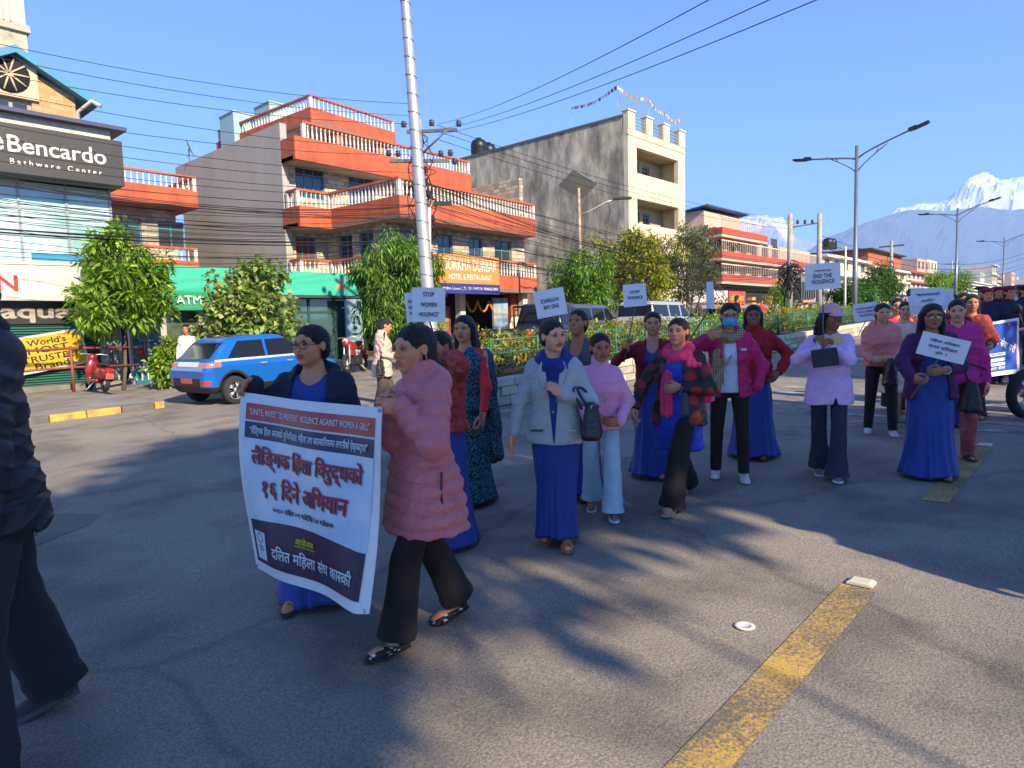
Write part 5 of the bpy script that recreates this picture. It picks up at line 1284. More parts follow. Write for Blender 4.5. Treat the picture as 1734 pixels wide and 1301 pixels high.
# ------------------------------------------------------------------ houses further up the street
def red_far():
    b = thing('terrace_house', 'three-storey house with red balcony bands and a bare concrete flank', 'house', (0, 0, 0))
    Y = 25.6; X0 = 55; zb = gz(60)-.5; z = lambda x, y: atY(x, y, Y).z; xx = lambda x: atY(x, 430, Y).x
    X1 = xx(1392); rp = M('brick_red_paint', (.42, .07, .04), .7, var=.1); pk = M('pale_pink', (.62, .42, .30), .8)
    t3 = z(1225, 400)-.6
    MB().bx(X0, X0+.3, Y+1.3, Y+11, zb, z(1225, 378)).build('side_wall', conc_old, b)
    lv = [z(1225, 480), z(1225, 440), z(1225, 400)]
    for k, zl in enumerate(lv):
        xe = X1 if k < 2 else xx(1300)
        MB().bx(X0, xe, Y, Y+1.3, zl+.22, zl+.75).build('balcony_band', rp, b); MB().bx(X0+.02, xe-.02, Y+.05, Y+1.3, zl-.02, zl+.218).build('balcony_slab', M('slab_buff', (.5, .4, .3), .85), b)
        mb = MB(); n = int((xe-X0)/1.6)
        for q in range(n*4): mb.bx(X0+.1+q*.4, X0+.14+q*.4, Y+.05, Y+.1, zl+.751, zl+1.6)
        mb.bx(X0, xe, Y+.03, Y+.12, zl+1.601, zl+1.7); mb.build('railing', M('railing_cream', (.6, .5, .4), .7), b)
    hs = [(X0+1.2+k*2.6, X0+2.7+k*2.6, zl+1.0, zl+3.0) for zl in lv[:2] for k in range(6)]
    mb = MB(); wall_grid(mb, 'S', X0+.3, X1, zb, lv[2]+.3, Y+1.3, .3, hs); mb.build('wall', M('wall_tan', (.42, .34, .24), .85, var=.15), b)
    for h in hs: window(b, 'S', *h, Y+1.3, M('brown_frame', (.10, .06, .04), .6), 3, 1, bar=.09)
    box_part('interior', b, dark_in, (X0+.4, X1, Y+2.6, Y+2.7, zb, lv[2]))
    MB().bx(X0+.3, xx(1285), Y+1.8, Y+9, lv[2]+.3, z(1270, 362)).build('upper_storey', pk, b)
    mb = MB(); zt = z(1260, 354); V = [(X0-.2, Y+10, zt-1.0), (X0-.2, Y+1.2, zt-.0), (xx(1290), Y+1.2, zt-.0), (xx(1290), Y+10, zt-1.0)]; V += [(v[0], v[1], v[2]+.1) for v in V]; mb.add(V, [[3, 2, 1, 0], [4, 5, 6, 7], [0, 1, 5, 4], [1, 2, 6, 5], [2, 3, 7, 6], [3, 0, 4, 7]]); mb.build('roof', M('blue_sheet_roof', (.03, .10, .28), .5, var=.1), b)
    # shop row: awnings and hoardings
    c = [('hoarding_white', (.6, .56, .5)), ('hoarding_red', (.5, .06, .03)), ('hoarding_green', (.05, .3, .1)), ('hoarding_pink', (.55, .25, .2))]
    for i, (px0, px1, y0, y1, k) in enumerate(((1168, 1232, 492, 512, 0), (1234, 1262, 494, 515, 1), (1330, 1352, 494, 510, 2), (1360, 1384, 500, 514, 3))):
        a, d = atY(px0, y1, Y-.6), atY(px1, y0, Y-.6); s_ = thing('shop_hoarding', ('long white printed shop hoarding below the terrace house', 'red shop hoarding with yellow lettering below the terrace house', 'small green shop sign by the transformer poles', 'pink shop sign at the end of the terrace house')[i], 'signboard', (0, 0, 0))
        MB().bx(a.x, d.x, Y-.62, Y-.5, a.z, d.z).build('board', M(c[k][0], c[k][1], .6, var=.25, scale=3), s_)
        MB().bx(a.x+.2, a.x+.3, Y-.49, Y-.001, a.z+.05, a.z+.15).bx(d.x-.3, d.x-.2, Y-.49, Y-.001, a.z+.05, a.z+.15).each('bracket', M('grey_steel'), s_)
        if k == 1: sign_text('lettering', s_, 'ओमी फेसन', ((a.x+d.x)/2, Y-.625, (a.z+d.z)/2), SX, SZ, (d.x-a.x)*.8, None, M('letter_yellow', (.65, .45, .03), .5), .01)
    mb = MB(); a = atY(1165, 512, Y-1.5); d = atY(1330, 512, Y-1.5)
    mb.add([(a.x, Y-2.2, a.z-.5), (d.x, Y-2.2, a.z-.4), (d.x, Y-.0, a.z), (a.x, Y-.0, a.z)], [[0, 1, 2, 3]]); mb.build('awning', M('awning_tin', (.28, .25, .22), .6, var=.3, scale=3), b)
    mb = MB(); [mb.tube([(x, Y-2.1, gz(x)-.1), (x, Y-2.1, a.z-.45)], .05, 6) for x in np.linspace(a.x+.3, d.x-.3, 7)]; mb.each('awning_post', M('post_brown', (.15, .09, .06), .7), b)
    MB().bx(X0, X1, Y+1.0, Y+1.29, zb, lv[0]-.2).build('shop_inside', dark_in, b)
    rs = random.Random(5)
    for k in range(14):
        x = X0+1+k*1.35; mb = MB(); mb.bx(x, x+.9, Y-.5, Y+.1, gz(x)-.1, gz(x)+rs.uniform(.7, 1.6)); mb.bx(x+.1, x+.8, Y-.45, Y+.05, gz(x)+1.61, gz(x)+1.9) if k % 3 == 0 else None
        c_ = rs.choice([(.45, .12, .06), (.5, .3, .1), (.12, .2, .3), (.4, .36, .3), (.5, .08, .1)])
        tag(mb.build('goods_stand', M('goods%d' % (k % 5), c_, .7, var=.4, scale=4)), 'stand of goods set out under the tin awning', 'stall', 'goods stands under the awning')
red_far()
def far_block(name, label, X0, X1, Y0, dy, z1, col, floors, bays, band=None, flank=None, group=None):
    b = thing(name, label, 'house', (0, 0, 0), 0, group); zb = gz((X0+X1)/2)-.6
    m1 = M('far_wall_%s' % str(tuple(round(c, 2) for c in col)), col, .85, var=.12, scale=.5)
    fh = (z1-zb-.6)/floors; hs = []
    for f in range(floors):
        for k in range(bays):
            w = (X1-X0)/bays; hs.append((X0+w*(k+.25), X0+w*(k+.75), zb+.6+f*fh+fh*.3, zb+.6+f*fh+fh*.78))
    mb = MB(); wall_grid(mb, 'S', X0, X1, zb, z1, Y0, .3, hs); mb.bx(X0+.302, X1-.3, Y0+dy-.3, Y0+dy, zb, z1); mb.bx(X0+.302, X1-.3, Y0+.3, Y0+dy-.3, z1-.2, z1-.002); mb.build('wall', m1, b)
    MB().bx(X0, X0+.3, Y0+.3, Y0+dy, zb, z1-.001).bx(X1-.3, X1, Y0+.3, Y0+dy, zb, z1-.001).each('flank', flank or m1, b)
    for h in hs:
        mb = MB(); mb.bx(h[0], h[1], Y0+.15, Y0+.2, h[2], h[3]); w = mb.build('window', glass_m, b)
        q = MB(); xm = (h[0]+h[1])/2; q.bx(xm-.05, xm+.05, Y0+.11, Y0+.148, h[2], h[3]); q.bx(h[0]-.08, h[1]+.08, Y0-.06, Y0+.1, h[2]-.12, h[2]-.002); q.build('frame', M('far_frame', (.3, .27, .22), .7), w)
    if band:
        mb = MB()
        for f in range(1, floors+1): mb.bx(X0-.1, X1+.1, Y0-.7, Y0-.002, zb+.6+f*fh-.35, zb+.6+f*fh)
        mb.build('balcony_band', band, b)
    return b
red_brick = M('raw_red_brick', (.36, .11, .05), .9, var=.18, scale=2, bump=.3, bscale=20)
bandr, bandw = M('band_red', (.45, .10, .06), .7), M('band_white', (.6, .55, .48), .7)
zz = lambda x, y, Y: atY(x, y, Y)
def far_px(name, label, px0, px1, ytop, Y, dy, col, floors, bays, band=None, flank=None):
    a = atY(px0, ytop, Y); c = atY(px1, ytop, Y); return far_block(name, label, a.x, c.x, Y, dy, a.z, col, floors, bays, band, flank)
far_px('far_house', 'cream house with black roof tanks beside the transformer poles', 1392, 1468, 430, 29, 12, (.58, .50, .36), 3, 5, bandw)
far_px('far_house', 'house with a raw red brick upper block up the street', 1472, 1535, 450, 30, 12, (.58, .48, .30), 3, 4, bandw, red_brick)
a = atY(1474, 423, 30); c = atY(1530, 423, 30)
t = thing('brick_rooftop_block', 'raw red brick block on top of the cream house up the street', 'house', (0, 0, 0)); zt = a.z
MB().bx(a.x, c.x, 30.3, 39, atY(1474, 457, 30).z, zt).build('wall', red_brick, t); MB().bx(a.x-.4, c.x+.6, 29.6, 39.4, zt+.002, zt+.25).build('roof', M('dark_roof', (.05, .04, .04), .8), t)
far_px('far_house', 'white and pink balconied house beyond the brick block', 1536, 1566, 458, 31, 14, (.58, .5, .42), 3, 4, bandr)
far_px('far_house', 'pale green house beyond the brick block', 1568, 1590, 468, 32, 14, (.40, .46, .38), 3, 4, bandw)
far_px('far_house', 'low red-banded house far up the street', 1592, 1612, 474, 32, 14, (.5, .36, .28), 3, 4, bandr)
far_px('far_house', 'grey flat-roofed house near the far street lamps', 1614, 1640, 478, 33, 20, (.42, .41, .40), 3, 6, bandw)
far_px('far_house', 'pale long block at the far end of the street', 1642, 1690, 476, 36, 30, (.5, .48, .44), 4, 12, bandw)
rs = random.Random(11)
for k in range(34):
    X0 = 130+k*12+rs.uniform(-3, 3); Y0 = (26 if k % 2 else 40)+rs.uniform(0, 16)+k*.5; w = rs.uniform(9, 14); hgt = rs.uniform(5.5, 10)
    col = rs.choice([(.55, .5, .42), (.48, .44, .38), (.5, .36, .28), (.4, .42, .42), (.58, .52, .4), (.42, .3, .24)])
    far_block('distant_house', 'flat-roofed house in the built-up slope behind the street', X0, X0+w, Y0, 9, gz(X0)+hgt, col, 3, 3, rs.choice([None, bandw, bandr]), None, 'distant town houses')
for k, (px, Y) in enumerate(((1402, 33), (1408, 34))):
    p = atY(px, 419, Y); mb = MB(); mb.lathe([(.75, 0), (.8, .1), (.76, .4), (.8, .5), (.76, .9), (.8, 1.0), (.6, 1.5), (.2, 1.65), (.02, 1.65)], (0, 0, 0), 16)
    tag(mb.build('black_water_tank', M('black_plastic'), None, (p.x, Y, p.z-.3)), ('black water tank on the cream house, nearer the poles', 'black water tank on the cream house, further from the poles')[k], 'water tank')

# near side of the street, behind the camera: it shades the road
def near_block(x0, x1, y0, h, col, label):
    b = thing('near_side_building', label, 'building', (0, 0, 0)); zb = gz(x0)-.2
    hs = [(x0+.6+k*1.5, x0+1.5+k*1.5, z, z+1.3) for z in np.arange(1.0, h-1.5, 3.0) for k in range(int((x1-x0-.6)/1.5))]
    mb = MB(); mb.bx(x0, x1, y0-9, y0-.3, zb, h)
    for i in range(1): mb.bx(x0, x1, y0-.3, y0, zb, h)
    mb.build('wall', M('near_wall', col, .85, var=.1), b)
    for a, c, z0_, z1_ in hs: MB().bx(a, c, y0+.002, y0+.05, z0_, z1_).build('window', glass_m, b)
    MB().bx(x0-.2, x1+.2, y0-9.2, y0+.4, h+.002, h+.25).build('roof', M('dark_roof'), b)
# ------------------------------------------------------------------ vegetation
def leaf_mat(name, c, c2, trans=.35):
    if name in MATS: return MATS[name]
    m_ = M(name, c, .5, var=0, vcol=True, spec=.3); N, L, p = nodes_of(m_)
    tr = N.new('ShaderNodeBsdfTranslucent'); mx = N.new('ShaderNodeMixShader'); mx.inputs[0].default_value = trans
    hs = N.new('ShaderNodeHueSaturation'); hs.inputs['Value'].default_value = 1.3; L.new(base_socket(m_), hs.inputs['Color']); L.new(hs.outputs[0], tr.inputs[0])
    out = N['Material Output']; L.new(p.outputs[0], mx.inputs[1]); L.new(tr.outputs[0], mx.inputs[2]); L.new(mx.outputs[0], out.inputs[0])
    return m_
bark = M('bark', (.12, .09, .065), .9, var=.3, scale=12, bump=.6, bscale=30)
def leaves(rs, centers, n_each, spread, L, W, droop, cols, jit=.3):
    """folded leaf blades around clump centres; returns verts, faces, colours"""
    n = len(centers)*n_each; C = np.repeat(np.asarray(centers), n_each, 0)
    d = rs.normal(size=(n, 3)); d /= np.linalg.norm(d, axis=1)[:, None]
    P = C+d*(spread*rs.rand(n, 1)**.5)
    ax = d*.9+rs.normal(size=(n, 3))*.5; ax[:, 2] -= droop; ax /= np.linalg.norm(ax, axis=1)[:, None]
    up = np.tile([0, 0, 1.], (n, 1))+rs.normal(size=(n, 3))*.45; sd = np.cross(ax, up); sd /= np.linalg.norm(sd, axis=1)[:, None]+1e-9; nn = np.cross(sd, ax)
    l = (L*(1+jit*(rs.rand(n, 1)-.5)*2)); w = W*(1+jit*(rs.rand(n, 1)-.5)*2)
    b = P; m1 = P+ax*l*.5+sd*w*.5+nn*w*.18; m2 = P+ax*l*.5-sd*w*.5+nn*w*.18; t = P+ax*l-np.array([0, 0, 1])*l*.15; mid = P+ax*l*.52
    V = np.stack([b, m1, t, m2, mid], 1).reshape(-1, 3); k = np.arange(n)*5
    F = np.concatenate([np.stack([k, k+4, k+1], 1), np.stack([k+4, k+2, k+1], 1), np.stack([k, k+3, k+4], 1), np.stack([k+4, k+3, k+2], 1)])
    cc = np.asarray(cols)[rs.randint(0, len(cols), n)]*(.8+.9*rs.rand(n, 1)); col = np.repeat(cc, 5, 0)
    return V, F, col
def tree(label, loc, h, r, crown_h, seed, cols, L, W, droop, n_clump, n_each, spread, mat, stems=1, name='street_tree', trunk_r=.06, shape=1.0, group=None):
    t = thing(name, label, 'tree', loc, 0, group); rs = np.random.RandomState(seed); rd = random.Random(seed)
    base = h-crown_h; tips = []; mb = MB()
    for s_ in range(stems):
        lean = Vector((rd.uniform(-.1, .1), rd.uniform(-.1, .1), 0))*(2 if stems > 1 else 1)
        top = Vector((lean.x*h, lean.y*h, h*.82)); pts = [Vector((rd.uniform(-.04, .04), rd.uniform(-.04, .04), 0)).lerp(top, u)+Vector((rd.uniform(-.05, .05), rd.uniform(-.05, .05), 0))*(u > 0) for u in np.linspace(0, 1, 7)]
        pts[0].z = -.08; mb.tube(pts, [trunk_r*(1-.8*u) for u in np.linspace(0, 1, 7)], 8)
        for k in range(max(6, n_clump//5//stems)):
            u = rd.uniform(max(.25, base/h*1.15), 1); p = pts[0].lerp(top, u); a = rd.uniform(0, 2*PI); rr = r*rd.uniform(.45, .9); q = p+Vector((math.cos(a)*rr, math.sin(a)*rr, rd.uniform(.05, .4)*r))
            mb.tube([p, p.lerp(q, .5)+Vector((0, 0, .05*r)), q], [trunk_r*.35, trunk_r*.22, trunk_r*.08], 5); tips.append(q)
    mb.build('trunk', bark, t)
    C = []
    while len(C) < n_clump:
        p = rs.uniform(-1, 1, 3); q = np.linalg.norm(p)
        if q > 1 or q < .35: continue
        wob = 1+.22*math.sin(3*math.atan2(p[1], p[0])+seed)+.15*math.sin(5*p[2]+seed*2)
        zf = (p[2]+1)/2; taper = (1-shape*.45*zf) if shape >= 0 else (1+shape*.4*(1-zf))
        if rs.rand() < .16: continue
        C.append((p[0]*r*wob*taper, p[1]*r*wob*taper, base+crown_h*zf))
    for q in tips: C.append(tuple(q))
    V, F, col = leaves(rs, C, n_each, spread, L, W, droop, cols)
    np_mesh('crown', V, F, mat, t, smooth=False, col=col)
    return t
lm = leaf_mat('leaf', (.1, .2, .03), None)
GB = [(.19, .32, .03), (.13, .25, .022), (.26, .38, .04), (.10, .18, .02)]; GD = [(.035, .10, .018), (.05, .13, .022), (.08, .17, .025)]; GO = [(.17, .25, .05), (.24, .31, .08), (.10, .17, .04), (.31, .33, .10)]
GY = [(.26, .25, .02), (.34, .28, .025), (.18, .22, .02), (.12, .18, .02)]; GOL = [(.07, .08, .03), (.10, .10, .035), (.05, .06, .022), (.16, .13, .05)]
def g3(x, y): return (x, y, gz(x)+(.115 if (x < 5.4 and y > 14.6) else 0))
tree('young tree with bright green drooping leaves before the cash machine booth', g3(6.45, 19.9), 4.45, 1.22, 3.1, 2, GB, .25, .085, .3, 66, 64, .26, lm, trunk_r=.055)
tree('bushy tree with pale rounded leaves standing behind the blue car', g3(8.95, 17.5), 3.15, 1.22, 2.4, 5, GO, .20, .15, .25, 120, 34, .28, lm, 2, shape=.5)
tree('dense dark green tree with hanging leaf sprays behind the metal pole', g3(13.1, 16.6), 4.15, 1.3, 3.4, 9, GD+[(.11, .22, .03), (.2, .3, .04)], .20, .045, 1.1, 200, 66, .30, lm, 2, shape=.25)
tree('bushy green shrub tree beside the solar street lamp', g3(23.6, 17.3), 4.1, 1.55, 3.3, 12, GD+GB[:2], .20, .06, .6, 150, 52, .36, lm, 2, shape=.4)
tree('yellowing round-crowned tree in front of the concrete wall', g3(29.5, 18.3), 5.3, 1.85, 4.0, 14, GY, .19, .10, .4, 170, 52, .36, lm, 2, shape=.2)
tree('tall olive tree with dry tips before the cream building', g3(36.0, 18.8), 6.4, 1.9, 5.1, 15, GOL+GD[:1], .20, .06, .7, 150, 46, .36, lm, 2, shape=.45)
tree('round dark green tree beside the street lamp up the road', g3(60, 16.6), 2.7, 1.9, 2.3, 16, GD, .3, .12, .4, 150, 30, .5, lm, 1, shape=.2)
tree('narrow dark tree just right of the round one up the road', g3(68, 16.5), 4.3, 1.4, 3.6, 17, GD, .3, .1, .4, 110, 30, .45, lm, 1, shape=.3)
tree('light green tree by the second street lamp', g3(92, 16.5), 4.0, 1.6, 3.2, 18, GB, .3, .1, .5, 110, 26, .5, lm, 1, shape=.3)
tree('light green bushy tree past the second street lamp', g3(104, 16.5), 4.2, 1.7, 3.2, 19, GB+GD, .3, .1, .5, 110, 26, .5, lm, 1, shape=.3)
tree('small bright bush under the white placards up the road', g3(52, 19.5), 2.9, 1.1, 2.4, 20, GB, .22, .08, .5, 60, 26, .3, lm, 2, shape=.3)
# low leafy plant at the foot of the young tree
tree('low bright bush at the foot of the young tree', g3(7.25, 18.9), 1.25, .55, 1.15, 33, GB+GY[2:], .16, .08, .2, 50, 26, .18, lm, 3, name='shrub', trunk_r=.02)
# trees on the near side (behind the photographer) whose crowns shade the road
near_trees = [(-7.2, -5.9, 9.0, 1.9, 3.8), (-2.35, -6.5, 9.1, 1.8, 5.1), (1.0, -5.45, 9.3, 1.6, 3.5), (14.2, -6.0, 9.0, 2.0, 4.2), (18.5, -6.2, 9.4, 2.2, 4.6)]
NEARL = ('tall roadside tree on the near pavement, farthest back', 'tall roadside tree on the near pavement behind the photographer', 'slim tall roadside tree on the near pavement', 'tall roadside tree past the near building', 'spreading roadside tree past the near building')
for k, (x, y, h, r, ch) in enumerate(near_trees):
    tree(NEARL[k], g3(x, y), h, r, ch, 40+k, GD, .34, .20, .4, 300 if k in (1, 2) else 170, 40, .42, lm, 1, trunk_r=.14 if k != 2 else .035, shape=.1)
near_block(2.3, 6.1, -9.0, 11.2, (.5, .45, .36), 'narrow plastered building on the near side of the street')

# ------------------------------------------------------------------ raised planted median with green railings
def median():
    b = thing('median_planter', 'raised planted median with a block wall painted yellow and grey', 'planter', (0, 0, 0))
    X0, X1, Y0, Y1 = 8.2, 46, 7.85, 9.55
    mb = MB(); n = 20
    V = []
    for i in range(n+1):
        x = X0+.2+(X1-X0-.4)*i/n; V += [(x, Y0+.2, gz(x)+.47), (x, Y1-.2, gz(x)+.47)]
    mb.add(V, [[2*i, 2*i+2, 2*i+3, 2*i+1] for i in range(n)]); mb.build('soil', M('soil', (.07, .05, .035), .95, var=.3, bump=.5, bscale=20), b)
    mats = [M('median_yellow', (.55, .36, .07), .85, var=.2, scale=5, c2=(.3, .26, .2), c2amt=.4, c2scale=4, bump=.3), M('median_grey', (.34, .31, .26), .9, var=.25, scale=5, bump=.3), M('median_cream', (.5, .44, .33), .9, var=.2, scale=4, bump=.3)]
    rs = random.Random(8); bm = {}
    for k in range(3):
        for l in (.38, .5):
            q = MB(); d = .012
            q.add([(0, 0, 0), (l, 0, 0), (l, .18, 0), (0, .18, 0), (0, 0, .15), (l, 0, .15), (l, .18, .15), (0, .18, .15), (d, -.012, .012), (l-d, -.012, .012), (l-d, -.012, .138), (d, -.012, .138)],
                  [[4, 5, 6, 7], [1, 2, 6, 5], [3, 0, 4, 7], [2, 3, 7, 6], [0, 1, 9, 8], [1, 5, 10, 9], [5, 4, 11, 10], [4, 0, 8, 11], [8, 9, 10, 11]])
            o = q.build('wall_block', mats[k]); bm[(k, l)] = o.data; bpy.data.objects.remove(o)
    for row in range(3):
        x = X0+(.2 if row % 2 else 0)
        while x < 31:
            l = rs.choice((.38, .5)); k = (0 if row == 1 and rs.random() < .75 else (1 if rs.random() < .5 else 2)) if row < 2 else 2
            o = new_obj('wall_block', bm[(k, l)], b, (x, Y0+rs.uniform(-.008, .008), gz(x)+.012+row*.16)); o.rotation_euler = (0, -SLOPE, 0); x += l+.014
    mb = MB()
    V = [(x, y, gz(x)+z) for x in (X0+.1, X1) for y in (Y0+.06, Y0+.19) for z in (0, .45)]
    mb.add(V, [[0, 4, 5, 1], [1, 5, 7, 3], [2, 3, 7, 6], [4, 6, 7, 5], [0, 1, 3, 2]]); V = [(x, y, gz(x)+z) for x in (X0+.0, X1) for y in (Y1-.19, Y1) for z in (0, .45)]; mb.add(V, [[0, 4, 5, 1], [1, 5, 7, 3], [2, 3, 7, 6], [4, 6, 7, 5], [0, 1, 3, 2]])
    V = [(x, y, gz(x)+z) for x in (X0-.06, X0+.12) for y in (Y0+.02, Y1) for z in (0, .45)]; mb.add(V, [[0, 4, 5, 1], [1, 5, 7, 3], [2, 3, 7, 6], [4, 6, 7, 5], [0, 1, 3, 2]])
    V = [(x, y, gz(x)+z) for x in (31, X1) for y in (Y0, Y0+.05) for z in (0, .46)]; mb.add(V, [[0, 4, 5, 1], [1, 5, 7, 3], [2, 3, 7, 6], [4, 6, 7, 5], [0, 1, 3, 2]])
    mb.build('mortar_core', mats[2], b)
    gr = M('rail_green', (.02, .15, .085), .5, var=.12)
    ORD = ('first', 'second', 'third', 'fourth', 'fifth', 'sixth', 'seventh', 'eighth', 'ninth', 'tenth', 'eleventh', 'twelfth', 'thirteenth')
    for k in range(13):
        x0 = X0+.2+k*2.6; x1 = x0+2.5
        t = thing('green_railing', ORD[k]+' green railing panel along the median counting from the metal pole', 'railing', (0, 0, 0), 0, 'green median railings')
        mb = MB(); yy = Y0+.25
        for x in (x0, (x0+x1)/2, x1): mb.tube([(x, yy, gz(x)+.42), (x, yy, gz(x)+1.15)], .020, 6)
        mb.each('post', gr, t); mb = MB()
        for z in (.62, .88, 1.12): mb.tube([(x0, yy, gz(x0)+z), (x1, yy, gz(x1)+z)], .013, 6)
        mb.each('rail', gr, t)
        if k < 9:
            q = MB()
            for m_ in range(24): xx_ = x0+.1*m_+.05; q.tube([(xx_, yy+.003, gz(xx_)+.62), (xx_, yy+.003, gz(xx_)+1.12)], .006, 4)
            q.build('wire_infill', gr, t)
    for k in range(11):
        x = 9.0+k*2.1; rs2 = np.random.RandomState(70+k)
        cols = (GY[:2]+[(.33, .27, .02), (.12, .16, .02)]) if k < 4 or k in (6, 7) else GB+[(.35, .28, .03)]
        C = np.stack([rs2.uniform(-1.0, 1.0, 60), rs2.uniform(-.4, .4, 60), .1+.62*rs2.rand(60)**.8], 1)
        V, F, col = leaves(rs2, C, 24, .16, .10, .05, .0, cols+GD[:1])
        t = thing('hedge_bush', ORD[k]+' leafy median bush counting from the metal pole', 'bush', (x, 8.7, gz(x)+.45), 0, 'bushes planted in the median'); np_mesh('foliage', V, F, lm, t, smooth=False, col=col)
        mb = MB(); [mb.tube([(a, 0, -.03), (a*1.2, .1, .4)], .015, 5) for a in (-.6, -.2, .2, .6)]; mb.each('stem', bark, t)
median()

# ------------------------------------------------------------------ poles, lamps and overhead cables
galv = M('galvanised_steel', (.50, .48, .44), .45, metal=.55, var=.14, scale=3)
conc_pole = M('concrete_pole', (.36, .33, .28), .9, var=.2, scale=3, bump=.2)
base = Vector((7.35, 8.35, gz(7.3)+.0)); topp = atD(684, -25, 10.75)
t = thing('metal_pole', 'tall tapering grey metal pole bound with wire rings, rising out of frame', 'pole', (0, 0, 0))
mb = MB(); n = 14; mb.tube([base.lerp(topp, u*1.12) for u in np.linspace(0, 1, n)], [.118-.05*u for u in np.linspace(0, 1, n)], 20); mb.build('shaft', galv, t)
mb = MB(); ax = (topp-base).normalized()
for k in range(22):
    p = base.lerp(topp, .12+.042*k); r = .118-.05*(.12+.042*k)/1.12; mb.tube([p+(ax.orthogonal().normalized()*math.cos(a)+ax.cross(ax.orthogonal().normalized())*math.sin(a))*(r+.006)+ax*.03*math.sin(a) for a in np.linspace(0, 2*PI, 13)], .007, 4)
mb.each('wire_ring', M('grey_steel'), t)
MB().lathe([(.22, -.05), (.22, .03), (.13, .06), (.13, .1)], base, 16).build('foot', galv, t)
# concrete distribution pole behind, with cross-arms, insulators and the cable tangle
CP = Vector((15.2, 16.9, gz(15.2)))
d_ = 21.4; cp0 = atD(722, 610, d_); cpt = atD(708, 204, d_); CP = Vector((cp0.x, cp0.y, gz(cp0.x))); CT = Vector((cpt.x, cpt.y, cpt.z))
insul = M('insulator_brown', (.05, .03, .035), .35); bundle = M('cable_black', (.012, .012, .013), .6)
t = thing('distribution_pole', 'concrete distribution pole with insulators and a tangle of black cables', 'utility pole', (0, 0, 0))
MB().tube([CP-Vector((0, 0, .1)), CP.lerp(CT, .5), CT], [.16, .13, .10], 10).build('shaft', conc_pole, t)
arm = MB(); arm.box(CT+Vector((.25, -.35, -.35)), (1.6, .09, .09), -.9); arm.box(CT+Vector((0, 0, -1.25)), (1.9, .10, .10), -.75); arm.tube([CT+Vector((.55, -.8, -.32)), CT+Vector((0, 0, -1.1))], .03, 6); arm.each('cross_arm', M('steel_dark', (.13, .12, .11), .6, metal=.4), t)
for p in ((.8, -1.0, -.25), (.25, -.35, -.2), (-.3, .35, -.2), (.72, -.66, -1.1), (.5, -.45, -1.12), (-.5, .45, -1.12), (-.7, .66, -1.1), (.85, -.7, -1.35)):
    mb = MB(); mb.lathe([(.03, 0), (.10, .02), (.05, .06), (.11, .09), (.05, .13), (.09, .16), (.03, .2)], CT+Vector(p), 10); mb.build('insulator', insul, t)
tang = MB(); rs = random.Random(21)
for k in range(70):
    z0_ = rs.uniform(.30, .95); z1_ = max(.25, z0_-rs.uniform(.02, .25)); P0 = CP.lerp(CT, z0_); P1 = CP.lerp(CT, z1_); a = rs.uniform(0, 2*PI); rr = rs.uniform(.14, .42)
    mb_p = [P0.lerp(P1, u)+Vector((math.cos(a+2*u), math.sin(a+2*u), 0))*(.12+rr*math.sin(PI*u)) for u in np.linspace(0, 1, 7)]; tang.tube(mb_p, rs.choice((.010, .014, .02)), 4)
for k in range(9):
    p = CP.lerp(CT, .40+.05*k)+Vector((rs.uniform(.05, .3), rs.uniform(-.3, 0), 0)); tang.box(p, (.14, .10, .2))
tang.build('cable_tangle', bundle, t)
# small street lamp and white bracket pole beside it
p = atD(741, 345, 20.6); t = thing('bracket_lamp', 'small dark lamp on a white bracket beside the distribution pole', 'street lamp', (0, 0, 0)); q = atD(727, 352, 20.6); r_ = atD(727, 600, 20.6)
MB().tube([(r_.x, r_.y, gz(r_.x)-.05), q], .05).tube([q, q.lerp(p, .5)+Vector((0, 0, .06)), p], .025).build('post', M('post_white', (.6, .58, .52), .6), t); MB().box(p+Vector((.12, -.1, .0)), (.55, .2, .1), YAW-1.5).build('lamp_head', M('lamp_black', (.02, .02, .02), .4), t)

def cable(p, q, sag, r=.012, label='thin black overhead cable strung along the street fronts', group='overhead cables along the shop fronts', n=14):
    p, q = Vector(p), Vector(q); mb = MB(); mb.tube([p.lerp(q, u)-Vector((0, 0, sag*4*u*(1-u))) for u in np.linspace(0, 1, n)], r*.6, 4, caps=False)
    return tag(mb.build('overhead_cable', bundle), label, 'cable', group)
rs = random.Random(4)
LX = lambda y, D=13.0: atD(-70, y, D)
for qi, (yl, yr, D) in enumerate(((60, 176, 13), (84, 196, 13), (113, 210, 13.4), (142, 252, 13), (180, 262, 13.2), (200, 292, 13), (222, 305, 13.4), (244, 322, 13), (262, 330, 13.2))):
    cable(LX(yl, D), atD(702, yr, 21.3), .25, .012, ('highest', 'second highest', 'third highest', 'fourth highest', 'fifth highest', 'sixth highest', 'seventh highest', 'eighth highest', 'ninth highest')[qi]+' thin cable of the upper set crossing above the showroom', 'upper cables above the showroom')
for k in range(30):
    yl = rs.uniform(285, 445); yr = 352+(yl-285)*.52+rs.uniform(-14, 14); cable(LX(yl, rs.uniform(12.4, 14.2)), atD(706, yr, 21.3), rs.uniform(.1, .5), rs.choice((.009, .012, .012, .016)))
cable(LX(383, 13), atD(706, 408, 21.3), .15, .030, 'thick black cable bundle running across the grey wall'); cable(LX(388, 13.1), atD(706, 411, 21.3), .18, .026, 'second thick black cable close under the main bundle')
HP = [Vector((0, 0, 0))]*2
h1 = atD(1338, 362, 45); h2 = atD(1388, 362, 46)
for k in range(24):
    y0 = rs.uniform(300, 445); y1 = 438+(y0-300)*.40+rs.uniform(-8, 8); cable(atD(722, y0, 21.5), atD(1334, y1, 45), rs.uniform(.3, 1.3), rs.choice((.012, .016, .02)), 'thin black overhead cable running up the street past the hotel', 'overhead cables up the street')
